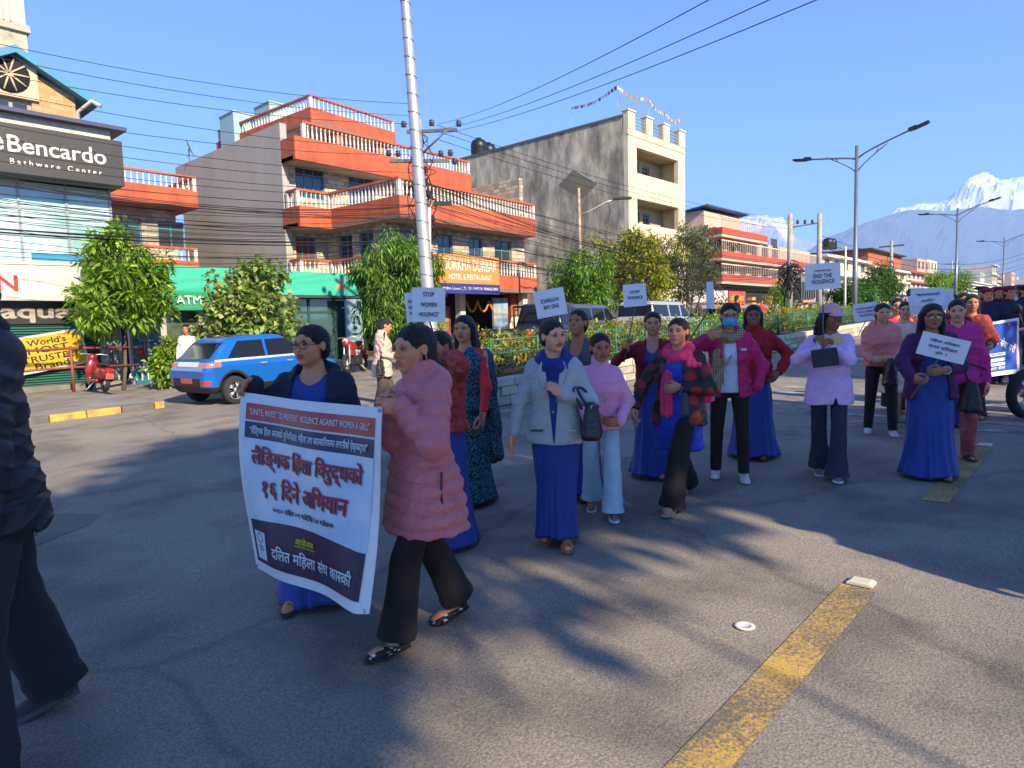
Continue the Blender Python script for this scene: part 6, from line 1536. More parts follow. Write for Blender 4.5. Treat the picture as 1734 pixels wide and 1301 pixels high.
for (x, y), yy, ql in (((1215, -8), 222, 'upper'), ((1320, -8), 232, 'middle'), ((1402, -8), 240, 'lower')):
    cable(atD(742, yy-12, 21.2), atD(x, y, 6.5), .18, .010, ql+' one of three bare power lines rising across the sky over the road', 'power lines over the road')
for y0, y1 in ((212, 372), (222, 380), (236, 388)): cable(atD(740, y0, 21.2), atD(1345, y1, 45), .5, .016, 'bare power line running along the street to the double poles', 'power lines along the street')
for y0, y1 in ((430, 452), (440, 460), (448, 470), (456, 476)): cable(atD(1392, y0-30, 46), atD(1760, y1-34, 80), 2.0, .03, 'dark power line crossing the far end of the street', 'power lines far up the street')
for k in range(8): cable(atD(1342, 440+4*k, 45), atD(1512, 470+2*k, 78), .8, .025, 'dark cable from the double poles to the far pole', 'cables beyond the double poles')
t = thing('transformer_poles', 'pair of concrete poles joined by a cross-beam carrying a transformer', 'utility pole', (0, 0, 0))
mb = MB()
for h in (h1, h2): mb.tube([(h.x, h.y, gz(h.x)-.1), h], [.22, .15], 10)
mb.each('pole', conc_pole, t)
mb = MB(); mb.tube([h1-Vector((0, 0, .9)), h2-Vector((0, 0, .6))], .06, 6); mid = (h1+h2)/2; mb.tube([h1-Vector((0, 0, 6)), h2-Vector((0, 0, 6))], .09, 6); mb.tube([h1-Vector((0, 0, 4.2)), h2-Vector((0, 0, 4.2))], .06, 6); mb.each('cross_beam', M('steel_dark'), t)
mb = MB(); c = mid-Vector((0, 0, 5.0)); mb.box(c, (1.0, .9, 1.5), YAW); [mb.box(c+Vector((math.cos(YAW+PI/2)*.15*k, math.sin(YAW+PI/2)*.15*k, -.1)), (1.3, .04, 1.1), YAW) for k in range(-3, 4)]; mb.build('transformer', M('transformer_grey', (.16, .17, .16), .6, var=.2), t)
for k in range(3): MB().lathe([(.05, 0), (.12, .05), (.06, .12), (.11, .18), (.03, .3)], h1.lerp(h2, .25+.25*k)-Vector((0, 0, .68)), 8).build('insulator', insul, t)
tang = MB()
for k in range(60):
    P0 = Vector((h1.x, h1.y, rs.uniform(gz(h1.x)+2.2, h1.z-3))); a = rs.uniform(0, 2*PI); rr = rs.uniform(.2, .9); L_ = rs.uniform(.5, 2.0)
    tang.tube([P0+Vector((math.cos(a)*rr*math.sin(PI*u), math.sin(a)*rr*math.sin(PI*u), -L_*u)) for u in np.linspace(0, 1, 6)], rs.choice((.03, .04, .05)), 4)
tang.build('cable_tangle', bundle, t)
for lb, px, yt, D in (('concrete pole with a cable tangle before the red brick block', 1510, 408, 78), ('thin pole with a cross-arm far up the street', 1612, 442, 140), ('slender white flag pole beside the pink-capped woman', 1432, 418, 30)):
    p = atD(px, yt, D); t = thing('utility_pole', lb, 'utility pole', (0, 0, 0)); r_ = .05 if D == 30 else .2
    MB().tube([(p.x, p.y, gz(p.x)-.1), p], [r_*1.2, r_*.8], 8).build('shaft', conc_pole if D != 30 else M('post_white'), t)
    if D != 30:
        MB().box(p-Vector((0, 0, .6)), (.16, 2.6, .16)).build('cross_arm', M('steel_dark'), t); tg = MB()
        for k in range(16 if D < 100 else 5):
            P0 = p-Vector((0, 0, rs.uniform(1, 5))); a = rs.uniform(0, 2*PI); tg.tube([P0, P0+Vector((math.cos(a)*.7, math.sin(a)*.7, -.8)), P0-Vector((0, 0, 1.6))], .05, 4)
        tg.build('cable_tangle', bundle, t)
# double-arm street lamps on the median
def double_lamp(label, px, ytop, X, rot=0.0):
    d = ray(px, ytop); s_ = X/d.x; top = Vector((0, 0, CAM_H))+d*s_; h = top.z-gz(top.x)
    t = thing('street_lamp', label, 'street lamp', (top.x, top.y, gz(top.x)-.02), 0, 'double-armed street lamps on the median')
    mb = MB(); mb.tube([(0, 0, 0), (0, 0, h*.45), (0, 0, h*.452), (0, 0, h)], [.115, .10, .085, .07], 12); mb.lathe([(.2, 0), (.2, .05), (.14, .07), (.12, .5)], (0, 0, 0), 12); mb.build('pole', M('lamp_steel', (.20, .22, .25), .4, metal=.5), t)
    for s_, L_, up in ((-1, 1.95, .05), (1, 2.0, .5)):      # left arm lower, right arm rises
        dirv = Vector((0, -1, 0))*s_
        pts = [Vector((0, 0, h-.55))+dirv*L_*u+Vector((0, 0, (.28+up)*u**.75)) for u in np.linspace(0, 1, 8)]; lo = [Vector((0, 0, h-1.1))+dirv*L_*.62*u+Vector((0, 0, (.80+.45*up)*u**.8)) for u in np.linspace(0, 1, 6)]
        mb = MB(); mb.tube(pts, .038, 8); mb.tube(lo, .025, 6); q = pts[3]; mb.tube([q, lo[3]], .018, 5); mb.build('arm', M('lamp_steel'), t)
        e = pts[-1]; mb = MB(); dv = (pts[-1]-pts[-2]).normalized(); R_ = Matrix((dv, Vector((1, 0, 0)), dv.cross(Vector((1, 0, 0))).normalized())).transposed()
        mb.box(e+dv*.3, (.72, .26, .075), R=R_); mb.box(e+dv*.05+Vector((0, 0, .05)), (.3, .16, .10), R=R_); mb.box(e+dv*.34-Vector((0, 0, .05)), (.5, .2, .03), R=R_); mb.build('lamp_head', M('lamp_black'), t)
    return t
double_lamp('tall double-armed street lamp nearest the camera, against open sky', 1451, 246, 31.5)
double_lamp('second double-armed street lamp, in front of the snow mountain', 1622, 352, 61)
double_lamp('third double-armed street lamp, smaller, near the frame edge', 1701, 402, 94)
p = atD(1734, 424, 100)
# solar street lamp beyond the trees
sp = atY(980, 322, 17.2); t = thing('solar_street_lamp', 'rusty-footed solar street lamp with a tilted panel before the concrete wall', 'street lamp', (sp.x, 17.2, gz(sp.x)-.02)); h = sp.z-gz(sp.x)
MB().tube([(0, 0, 0), (0, 0, h*.5), (0, 0, h+.1)], [.09, .075, .055], 10).build('pole', M('solar_pole', (.42, .36, .28), .6, var=.2, c2=(.3, .12, .04), c2amt=.3, c2scale=1), t)
R_ = Matrix.Rotation(-.55, 3, 'X') @ Matrix.Rotation(.35, 3, 'Y'); mb = MB(); mb.box((-.05, 0, h+.28), (1.35, .9, .05), R=R_); mb.build('solar_panel', M('solar_cell', (.05, .06, .10), .25, var=.1), t); mb = MB(); mb.box((-.05, 0, h+.24), (1.42, .97, .03), R=R_); mb.build('panel_frame', galv, t)
MB().tube([(0, 0, h-1.0), (.3, -.35, h-.85), (.75, -.85, h-.5), (1.0, -1.15, h-.42)], .03, 6).build('arm', galv, t)
MB().box((1.2, -1.35, h-.37), (.75, .28, .08), -.84).build('lamp_head', M('lamp_black'), t)
# red metal handrail on the pavement
rr = M('rail_rust_red', (.26, .06, .04), .6, var=.2)
t = thing('pavement_handrail', 'rust-red tubular handrail on the pavement before the green shutters', 'railing', (0, 0, 0))
mb = MB(); zz_ = lambda x: gz(x)+.115
for x in (-2.0, .6, 3.1, 5.2): mb.tube([(x, 19.6, zz_(x)-.02), (x, 19.6, zz_(x)+1.15)], .035, 8)
mb.each('post', rr, t); mb = MB()
for z in (.62, 1.1): mb.tube([(-2, 19.6, zz_(-2)+z), (5.2, 19.6, zz_(5.2)+z), (6.9, 20.0, zz_(6.9)+z-.1)], .03, 8)
mb.each('rail', rr, t)

# ------------------------------------------------------------------ vehicles
def car_mesh(dims, fn, cls, mats, name, parent, h=.022):
    L, W, H = dims; V, F = nets(fn, (-L/2-.1, -W/2-.12, .1), (L/2+.1, W/2+.12, H+.12), h)
    c = V[F].mean(1); n = np.cross(V[F[:, 1]]-V[F[:, 0]], V[F[:, 2]]-V[F[:, 0]]); n /= np.linalg.norm(n, axis=1)[:, None]+1e-9
    return np_mesh(name, V, F, mats, parent, mi=cls(c, n))
def rbox(P, c, b, r):
    q = np.abs(P-np.asarray(c, np.float32))-np.asarray(b, np.float32)+r
    return np.sqrt((np.maximum(q, 0)**2).sum(1))+np.minimum(q.max(1), 0)-r
def wheel(parent, x, y, r, w, spokes=5, side=1):
    t = MB(); t.lathe([(r*.66, -w/2), (r*.93, -w/2), (r, -w*.32), (r, w*.32), (r*.93, w/2), (r*.66, w/2)], (x, y, r), 28, axis='y', caps=False)
    o = t.build('wheel', M('tyre', (.022, .021, .02), .85, bump=.3, bscale=60), parent)
    m = MB(); yo = y+side*w*.30
    m.lathe([(r*.66, -w*.1), (r*.66, w*.1), (r*.60, w*.1), (r*.60, -w*.1)], (x, yo, r), 28, axis='y', caps=False)
    for k in range(spokes):
        for da in (-.16, .16):
            a = 2*PI*k/spokes+da; b_ = 2*PI*k/spokes; m.tube([(x+.05*math.cos(b_), yo+side*.02, r+.05*math.sin(b_)), (x+r*.62*math.cos(a), yo, r+r*.62*math.sin(a))], r*.055, 5)
    m.lathe([(.02, -.03), (r*.17, -.03), (r*.17, .03), (.02, .03)], (x, yo, r), 12, axis='y'); m.build('rim', M('alloy', (.55, .54, .52), .3, metal=.8), o)
    d = MB(); d.lathe([(.02, -.02), (r*.6, -.02), (r*.6, .02), (.02, .02)], (x, yo-side*.06, r), 20, axis='y'); d.build('brake_disc', M('hub_dark', (.02, .02, .02), .7), o)
def paint(name, c): return M(name, c, .28, var=.02, coat=.8, metal=.25, spec=.5)
glass_car = M('car_glass', (.010, .012, .014), .07, var=0, spec=.45)
black_pl = M('black_trim', (.016, .016, .017), .6, var=.1)
def blue_car():
    t = thing('blue_hatchback_car', 'shiny blue crossover car parked at the kerb, seen from the rear', 'car', (7.35, 14.2, gz(7.35)), math.radians(5))
    t.rotation_euler = (0, -SLOPE, math.radians(5)); t.scale = (.80, .88, .86)
    wx = (-1.28, 1.22)
    def fn(P):
        x, y, z = P.T; ay = np.abs(y)
        low = rbox(P, (0, 0, .70), (1.98, .88, .42), .22)
        low = smax(low, z-(1.02+.10*np.clip(-x, -1.9, 1.2)/1.2*.6-.10*np.clip(x-.9, 0, 1.2)), .08)
        cab = smax(smax((z-1.60+.065*(x+.35)**2)*.95, ay-(.83-.30*np.clip(z-1.0, 0, .7)), .10), smax((-x-1.84+.95*np.clip(z-1.05, -.2, .6))*.75, (x-1.12+1.35*np.clip(z-1.0, -.1, .7))*.6, .1), .14)
        cab = np.maximum(cab, .8-z); d = smin(low, cab, .05)
        d = smin(d, rbox(P, (-1.88, 0, .62), (.16, .80, .22), .1), .06)
        for w in wx: 
            q = np.sqrt((x-w)**2+(z-.34)**2); d = smax(d, -np.maximum(q-.40, .52-ay), .03)
        d = smax(d, -(z-.20), .04)
        d = smax(d, -np.maximum(np.abs(z-1.03-.03*x*0)-.008, (.80-ay)), .01)
        return d
    def cls(c, n):
        x, y, z = c.T; ay = np.abs(y); m = np.zeros(len(c), int)
        side = np.abs(n[:, 1]) > .55
        wz0, wz1 = 1.08, 1.50-.05*np.clip(x-.1, 0, 1)-.02
        xr = -1.40+.95*(z-1.08); xf = .98-1.28*(z-1.08)
        sw = side & (z > wz0) & (z < 1.47) & (x > xr) & (x < xf) & (np.abs(x+.28) > .035)
        m[sw] = 1
        rw = (n[:, 0] < -.25) & (z > 1.10) & (z < 1.45) & (ay < .66) & (x < -1.2); m[rw] = 1
        m[(n[:, 0] > .35) & (z > 1.06) & (z < 1.5) & (ay < .7) & (x > .3) & (x < 1.2)] = 1
        m[(z < .46)] = 2
        for w in wx: m[(np.sqrt((x-w)**2+(z-.34)**2) < .47) & (ay > .5)] = 2
        m[(x < -1.75) & (z > .44) & (z < .66) & (ay < .60)] = 2
        m[side & (z > 1.022) & (z < 1.070) & (x > -1.75) & (x < 1.0)] = 3
        m[(x < -1.62) & (z > .90) & (z < 1.02) & (ay > .46)] = 4
        m[(x < -1.70) & (z > .93) & (z < 1.03) & (ay <= .46)] = 3
        m[(x < -1.9) & (z > .50) & (z < .60) & (ay > .62)] = 5
        return m
    car_mesh((4.0, 1.8, 1.62), fn, cls, [paint('car_blue', (.008, .13, .48)), glass_car, black_pl, M('car_white_strip', (.62, .62, .6), .35, var=0), M('tail_lamp', (.42, .16, .14), .2, var=.2), M('reflector_red', (.5, .03, .02), .3)], 'body', t, .019)
    for i, w in enumerate(wx):
        for sd in (1, -1): wheel(t, w, sd*.79, .335, .21, 5, sd)
    MB().box((-2.035, 0, .60), (.02, .50, .12)).build('number_plate', M('plate_red', (.5, .09, .06), .5, var=.2, scale=12), t)
    mb = MB(); mb.tube([(-1.3, 0, 1.60), (-1.45, 0, 1.68)], [.03, .012], 6); mb.build('aerial', black_pl, t)
    for sd in (1, -1):
        M('rail_silver', (.5, .5, .5), .4, metal=.6)
        MB().box((.75, sd*.98, 1.12), (.12, .2, .13)).build('wing_mirror', paint('car_blue', 0), t)
        for hx in (-.45, .35): MB().box((hx, sd*.888, .92), (.18, .035, .03)).build('door_handle', M('rail_silver'), t)
blue_car()
def suv(label, name, loc, yaw, c, pickup=False, h=1.78, res=.035):
    t = thing(name, label, 'pickup truck' if pickup else 'car', loc, yaw); wx = (-1.45, 1.45)
    def fn(P):
        x, y, z = P.T; ay = np.abs(y)
        low = smax(rbox(P, (0, 0, .78), (2.3, .88, .40), .16), z-1.12, .05)
        x0 = -.55 if pickup else -2.15
        cab = smax(smax((z-h)*.95, ay-(.84-.22*np.clip(z-1.0, 0, .8)), .1), smax((x0-x+.25*np.clip(z-1.1, 0, 1))*.9, (x-1.35+1.1*np.clip(z-1.05, 0, .8))*.7, .08), .1); cab = np.maximum(cab, .8-z); d = smin(low, cab, .04)
        if pickup: d = smax(d, -rbox(P, (-1.45, 0, 1.15), (.78, .74, .35), .04), .02)
        for w in wx: d = smax(d, -np.maximum(np.sqrt((x-w)**2+(z-.38)**2)-.44, .5-ay), .03)
        return smax(d, -(z-.28), .04)
    def cls(cn, n):
        x, y, z = cn.T; ay = np.abs(y); m = np.zeros(len(cn), int); side = np.abs(n[:, 1]) > .5
        x0 = -.45 if pickup else -2.0
        m[side & (z > 1.18) & (z < h-.14) & (x > x0) & (x < 1.05-.9*(z-1.2)) & (np.abs(x-.25) > .05) & (np.abs(x+.75) > .05)] = 1
        m[(n[:, 0] < -.5) & (z > 1.2) & (z < h-.14) & (ay < .68)] = 1; m[(n[:, 0] > .35) & (z > 1.15) & (z < h-.12) & (ay < .7) & (x < 1.5)] = 1
        m[z < .5] = 2; m[(x < -2.2) & (z > .75) & (z < 1.08) & (ay > .66)] = 3; m[(x < -2.24) & (z > .80) & (z < .94) & (ay < .3)] = 4
        return m
    car_mesh((4.6, 1.8, h), fn, cls, [c, glass_car, black_pl, M('tail_lamp_red', (.35, .02, .015), .25), M('plate_red')], 'body', t, res)
    for w in wx:
        for sd in (1, -1): wheel(t, w, sd*.78, .38, .24, 6, sd)
    if pickup:
        MB().box((-2.345, 0, .98), (.03, .5, .04)).build('tailgate_handle', M('rail_silver'), t); MB().box((-2.38, 0, .52), (.16, 1.6, .16)).build('bumper', M('rail_silver'), t)
        mb = MB(); [mb.tube([(-.7, sd*.7, 1.1), (-.8, sd*.66, 1.75)], .035, 6) for sd in (1, -1)]; mb.tube([(-.8, -.66, 1.75), (-.8, .66, 1.75)], .035, 6); mb.build('roll_bar', black_pl, t)
    MB().box((-2.33, 0, .9 if not pickup else .75), (.02, .45, .13)).build('number_plate', M('plate_red'), t)
    for sd in (1, -1): MB().box((.95, sd*.98, 1.2), (.12, .22, .16)).build('wing_mirror', black_pl, t)
p = atD(880, 610, 19.5); suv('dark green-black pickup truck parked behind the median bushes', 'pickup_truck', (p.x+1.6, p.y+.3, gz(p.x)), math.radians(10), paint('car_black', (.018, .024, .022)), True, 1.85)
p = atD(955, 600, 24.5); suv('blue-grey estate car parked beyond the pickup', 'parked_car', (p.x+1.2, p.y, gz(p.x)), math.radians(8), paint('car_slate', (.06, .085, .12)), False, 1.75)
p = atD(1076, 600, 25.5); suv('pale silver sport utility car parked beyond the girl in pink', 'parked_car', (p.x+1.8, p.y, gz(p.x)), math.radians(4), paint('car_silver', (.42, .42, .40)), False, 1.75)
p = atD(1470, 560, 62); suv('white van standing far up the street', 'parked_car', (p.x, 13.5, gz(p.x)), 0.05, paint('car_white', (.55, .55, .53)), False, 2.0, .06)
def motorbike(label, loc, yaw, c, scooter=False, lean=.16, face=None):
    t = thing('scooter' if scooter else 'motorcycle', label, 'scooter' if scooter else 'motorcycle', loc, yaw); t.rotation_euler = (lean, 0, yaw)
    r = .24 if scooter else .30; wb = .62 if scooter else .66; w = .11
    for x in (-wb, wb):
        q = MB(); q.lathe([(r*.72, -w*.4), (r*.92, -w/2), (r, -w*.25), (r, w*.25), (r*.92, w/2), (r*.72, w*.4)], (x, 0, r), 22, axis='y', caps=False); o = q.build('wheel', M('tyre'), t)
        q = MB(); [q.tube([(x, 0, r), (x+r*.75*math.cos(a), 0, r+r*.75*math.sin(a))], .014, 4) for a in np.arange(0, 2*PI, PI/3)]; q.lathe([(.02, -.05), (.06, -.05), (.06, .05), (.02, .05)], (x, 0, r), 10, axis='y'); q.build('rim', M('alloy'), o)
    pc = paint('bike_'+str(c), c)
    def body(P):
        if scooter:
            d = ell(P, (-.42, 0, .52), (.46, .17, .19)); d = smin(d, ell(P, (.42, 0, .62), (.10, .20, .34)), .05); d = smin(d, rbox(P, (.05, 0, .30), (.36, .16, .05), .03), .06); d = smin(d, ell(P, (.46, 0, .98), (.12, .13, .12)), .05); d = smin(d, ell(P, (.66, 0, .42), (.22, .08, .10)), .05)
        else:
            d = ell(P, (.12, 0, .80), (.30, .13, .14)); d = smin(d, ell(P, (-.55, 0, .78), (.32, .10, .08)), .05); d = smin(d, ell(P, (.50, 0, .92), (.12, .11, .13)), .04); d = smin(d, ell(P, (.15, 0, .60), (.24, .10, .10)), .05)
        return d
    V, F = nets(body, (-1, -.3, .05), (1, .3, 1.3), .022); np_mesh('fairing', V, F, pc, t)
    def seat(P): return smin(ell(P, (-.30, 0, .76 if scooter else .86), (.34, .13, .06)), ell(P, (-.55, 0, .78 if scooter else .90), (.2, .11, .06)), .05)
    V, F = nets(seat, (-1, -.3, .5), (.4, .3, 1.2), .022); np_mesh('seat', V, F, M('seat_vinyl', (.018, .017, .017), .5), t)
    q = MB(); q.box((-.05, 0, .40), (.40, .24, .26)); q.lathe([(.12, -.14), (.14, -.1), (.14, .1), (.12, .14)], (-.02, 0, .36), 14, axis='y'); q.tube([(-.1, -.16, .28), (-.5, -.18, .32), (-.85, -.19, .42)], [.03, .045, .05], 8); q.tube([(-.55, .0, r), (-.4, 0, .62)], .03, 6); q.build('engine', M('engine_dark', (.04, .04, .04), .5, metal=.4), t)
    q = MB(); q.tube([(wb, .08, r), (.44, .08, 1.02)], .028, 6); q.tube([(wb, -.08, r), (.44, -.08, 1.02)], .028, 6); q.tube([(.30, .36, 1.06), (.42, .2, 1.08), (.44, 0, 1.05), (.42, -.2, 1.08), (.30, -.36, 1.06)], .016, 6); q.build('fork', M('rail_silver'), t)
    for sd in (1, -1):
        q = MB(); q.tube([(.38, sd*.25, 1.08), (.42, sd*.3, 1.28)], .008, 4); q.lathe([(.01, -.012), (.06, -.008), (.06, .008), (.01, .012)], (.42, sd*.32, 1.32), 12, axis='x'); q.build('mirror', black_pl, t)
    MB().lathe([(.02, .0), (.08, 0), (.09, -.06), (.02, -.1)], (.60, 0, .96), 14, axis='x').build('headlight', M('headlamp', (.5, .5, .5), .15), t)
    MB().box((-.84 if not scooter else -.86, 0, .62), (.05, .18, .12)).build('tail_light', M('tail_lamp_red'), t)
    MB().box((-.92, 0, .45), (.02, .20, .16)).build('number_plate', M('plate_red'), t)
    MB().tube([(-.05, .12, .25), (-.1, .32 if lean else .14, .02)], .014, 5).build('kick_stand', M('rail_silver'), t)
    if not scooter: MB().box((-.72, 0, .70), (.34, .16, .03)).build('rear_mudguard', black_pl, t)
    return t
p = G(165, 670); motorbike('red scooter parked tail-out on the pavement by the shutters', (p.x, p.y, gz(p.x)+.115), math.radians(92), (.27, .012, .016), True, .1).scale = (.86, .86, .86)
p = G(604, 632); motorbike('red and black motorcycle parked behind the woman in pale pink', (p.x, p.y, gz(p.x)), math.radians(215), (.40, .03, .03), False, .1)
motorbike('black motorcycle nosing in at the edge of the road by the blue banner', (10.75, .55, gz(10.75)), math.radians(150), (.02, .02, .022), False, .0)
motorbike('dark motorcycle under the rider in black by the median', (26.2, 11.6, gz(26.2)), math.radians(160), (.025, .03, .05), False, .0)

# ------------------------------------------------------------------ mountains, haze
def massif(name, mat, prof, D0, D1, rough, seed, nu, nv, base_drop=0.0, kind='structure'):
    rs = np.random.RandomState(seed); xs = np.linspace(prof[0][0], prof[-1][0], nu); top = np.interp(xs, [p[0] for p in prof], [p[1] for p in prof])
    Zt = np.array([atD(x, y, (D0+D1)/2).z for x, y in zip(xs, top)])
    def fbm(u, v):
        s_ = 0
        for o in range(6):
            f = 2**o; a = rs2[o]; s_ = s_+np.abs(np.sin(u*f*a[0]+a[1]+1.7*np.sin(v*f*a[2]+a[3]))*np.cos(v*f*a[4]+a[5]+1.3*np.sin(u*f*a[0]*.7)))/f**.9
        return s_
    rs2 = [(rs.uniform(.8, 1.2), rs.rand()*6, rs.uniform(.8, 1.2), rs.rand()*6, rs.uniform(.8, 1.2), rs.rand()*6) for _ in range(6)]
    V = []
    for j in range(nv):
        v = j/(nv-1); D = D0+(D1-D0)*v; sh = np.sin(PI*min(1, v*1.0)/1.0*.5*2)**.8 if v <= .5 else np.sin(PI*v)**.8
        n = fbm(np.arange(nu)/nu*14*(prof[-1][0]-prof[0][0])/500, np.full(nu, v*7.))
        env = np.sin(PI*v)
        for i in range(nu):
            p = atD(xs[i], 600, D); z = Zt[i]*(sh if v < .5 else sh)*(1)-rough*n[i]*(1-abs(2*v-1))**0*(.25+.75*abs(2*v-1))*Zt[i]
            V.append((p.x, p.y, max(z, -60+gz(0))))
    F = np.array([[j*nu+i, j*nu+i+1, (j+1)*nu+i+1, (j+1)*nu+i] for j in range(nv-1) for i in range(nu-1)])
    return tag(np_mesh(name, V, F, mat, None, smooth=False), kind=kind)
def snow_mat():
    m_ = M('snow_rock_hazed', (.8, .8, .82), .8, var=0); N, L, p = nodes_of(m_); ge = N.new('ShaderNodeNewGeometry'); tc = N.new('ShaderNodeTexCoord')
    nz = N.new('ShaderNodeTexNoise'); nz.inputs['Scale'].default_value = .0011; nz.inputs['Detail'].default_value = 9; nz.inputs['Roughness'].default_value = .7; L.new(tc.outputs['Object'], nz.inputs['Vector'])
    sp = N.new('ShaderNodeSeparateXYZ'); L.new(ge.outputs['Position'], sp.inputs[0])
    mr = N.new('ShaderNodeMapRange'); mr.inputs['From Min'].default_value = 1300; mr.inputs['From Max'].default_value = 3500; mr.inputs['To Min'].default_value = -.22; mr.inputs['To Max'].default_value = .30; L.new(sp.outputs[2], mr.inputs[0])
    ad = N.new('ShaderNodeMath'); L.new(nz.outputs[0], ad.inputs[0]); L.new(mr.outputs[0], ad.inputs[1])
    rp = N.new('ShaderNodeValToRGB'); rp.color_ramp.elements[0].position = .50; rp.color_ramp.elements[1].position = .58; rp.color_ramp.elements[0].color = (.25, .28, .34, 1); rp.color_ramp.elements[1].color = (.58, .60, .66, 1); L.new(ad.outputs[0], rp.inputs[0]); L.new(rp.outputs[0], p.inputs['Base Color'])  # rock lifted and snow dulled: distance haze is put into these colours
    return m_
massif('snow_mountains', snow_mat(), [(1020, 500), (1150, 440), (1230, 385), (1280, 358), (1325, 360), (1345, 395), (1400, 418), (1470, 390), (1520, 352), (1565, 338), (1605, 322), (1640, 300), (1660, 292), (1700, 291), (1740, 287), (1840, 300), (2000, 330), (2200, 420)], 17500, 21500, .20, 5, 260, 60)
massif('forested_hills', M('hill_forest_hazed', (.085, .115, .13), .9, var=.25, scale=.002), [(1180, 500), (1300, 465), (1360, 430), (1400, 402), (1445, 384), (1490, 366), (1530, 358), (1580, 356), (1640, 352), (1700, 356), (1760, 350), (1900, 372), (2100, 420), (2300, 480)], 14000, 16500, .10, 8, 180, 36)  # hill colour carries painted blue haze on top of the forest green
hz = MB(); hz.bx(-3000, 27000, -9000, 24000, -160, 4650)
hm = bpy.data.materials.new('haze_air'); hm.use_nodes = True; N = hm.node_tree.nodes; N.remove(N['Principled BSDF']); pv = N.new('ShaderNodeVolumePrincipled'); pv.inputs['Density'].default_value = 5.0e-5; pv.inputs['Color'].default_value = (.36, .57, 1.0, 1); pv.inputs['Anisotropy'].default_value = 0.0
hm.node_tree.links.new(pv.outputs[0], N['Material Output'].inputs['Volume'])
tag(hz.build('haze', hm), 'pale blue haze filling the air over the town', 'haze', kind='stuff')
# ------------------------------------------------------------------ people
BLUE = (.022, .056, .27); blue_sari = M('sari_blue', BLUE, .62, var=.12, scale=5, bump=.2, bscale=30, sheen=.1, spec=.3)
def pl(px, D, yaw=None):                     # ground spot D metres ahead on the sight line of column px
    y = 520.0
    for _ in range(12):
        p = atD(px, y, D); y += (p.z-gz(p.x))*1150/D
    return Vector((p.x, p.y, gz(p.x)))
def to_local(loc, yaw, k, base, px, py, D):
    p = atD(px, py, D)-Vector(loc); c, s_ = math.cos(-yaw), math.sin(-yaw)
    return np.array([p.x*c-p.y*s_, p.x*s_+p.y*c, p.z])
def fig(label, loc, yaw, **kw):
    sp = dict(label=label, loc=tuple(loc), yaw=yaw, **kw); f0 = sp.get('H', 1.56)/1.6
    hx = (sp.get('fl', (.1, .085))[0]+sp.get('fr', (-.1, -.085))[0])/2*.9; hy = (sp.get('fl', (.1, .085))[1]+sp.get('fr', (-.1, -.085))[1])/2
    st = abs(sp.get('fl', (.1, 0))[0]-sp.get('fr', (-.1, 0))[0]); dz = -min(.06, st*st*.16)
    for a in ('lh', 'rh'):                    # hand targets given as sight line + distance
        if a+'w' in sp: q = to_local(loc, math.radians(yaw), f0, None, *sp[a+'w']); sp[a] = tuple((q-np.array([hx, hy, dz]))/f0)
    return Figure(sp)
def carry_bag(name, label, cat, c, size, mat, strap=None, quilt=False, parent=None, seed=3, buckle=None):
    """soft handbag as a thing: body, strap"""
    t = thing(name, label, cat, (0, 0, 0)); c = np.array(c); a, b_, h_ = size; rz = c[3] if len(c) > 3 else 0.0; c = c[:3]; Rm = rot_z(rz)
    def fn(P):
        Q = ((P-c.astype(np.float32))@Rm.astype(np.float32)); z = Q[:, 2]/h_; tp = 1-.28*np.clip(z+.5, 0, 1); q = Q.copy(); q[:, 0] /= tp; q[:, 1] /= (1-.55*np.clip(z+.5, 0, 1))
        d = rbox(q, (0, 0, 0), (a/2, b_/2, h_/2), min(a, b_, h_)*.3)
        if quilt: d = d+.003*(np.abs(np.sin((Q[:, 0]+Q[:, 2])*75))**.4+np.abs(np.sin((Q[:, 0]-Q[:, 2])*75))**.4-1)
        return d*.8+wrinkle(P, seed)*(.0 if quilt else .006)
    r = max(a, b_, h_)*.72+.03; V, F = nets(fn, c-r, c+r, .007); np_mesh('bag_body', V, F, mat, t)
    if strap is not None:
        for sp in strap: MB().tube(spline(sp, 14), .009, 6).build('strap', mat, t)
    if buckle: MB().lathe([(.004, -.004), (.014, -.004), (.014, .004), (.004, .004)], tuple(c+np.array(buckle)), 10, axis='y').build('buckle', M('brass', (.6, .42, .16), .3, metal=.9), t)
    return t
def wp(f, p): q = f.X@np.asarray(p, float); return q+np.array(f.sp['loc'])     # figure space -> world

# --- the two women with the banner
BTL, BTR, BBR, BBL = atD(408, 664, 3.72), atD(650, 690, 3.06), atD(613, 1044, 3.02), atD(431, 962, 3.62)
p1 = fig('woman in navy jacket, blue sari and glasses at the far end of the banner', pl(553, 4.02), 220, sk=True, H=1.585, w=1.16, lean=.02, fl=(-.12, .10), fr=(.20, -.10), hs=1.03,
         rhw=(432, 645, 3.78), rhe=(-.3, -.15, -1), rhd=(.35, -.6, -.3), lhw=(588, 790, 3.78), lhe=(-.4, .8, -.1), head=(-22, -2, 0), face=dict(fw=1.10, jaw=1.18, lip=(.30, .06, .05)))
navy = cloth('navy_jacket', (.014, .016, .030), .75)
p1.body('mid', p1.sp['face'], hcurl=(.9, 1.0), palm=((0, -1, 0), (.2, .9, -.3))); p1.hair('pony', .0, side=-1)
p1.inner('blouse', blue_sari, (1.262, .085), wide=True, hem=.8); p1.top('jacket', navy, .74, .014, sl=(.078, .066, .058), upto=.94, open_=(.0, .095, .13, .5), hood=True, fold=.007, h=.0065)
p1.skirt(blue_sari, seed=4, flare=.03); p1.shoes('sandal', M('leather_dark', (.03, .022, .018), .5)); p1.glasses((.09, .012, .012))
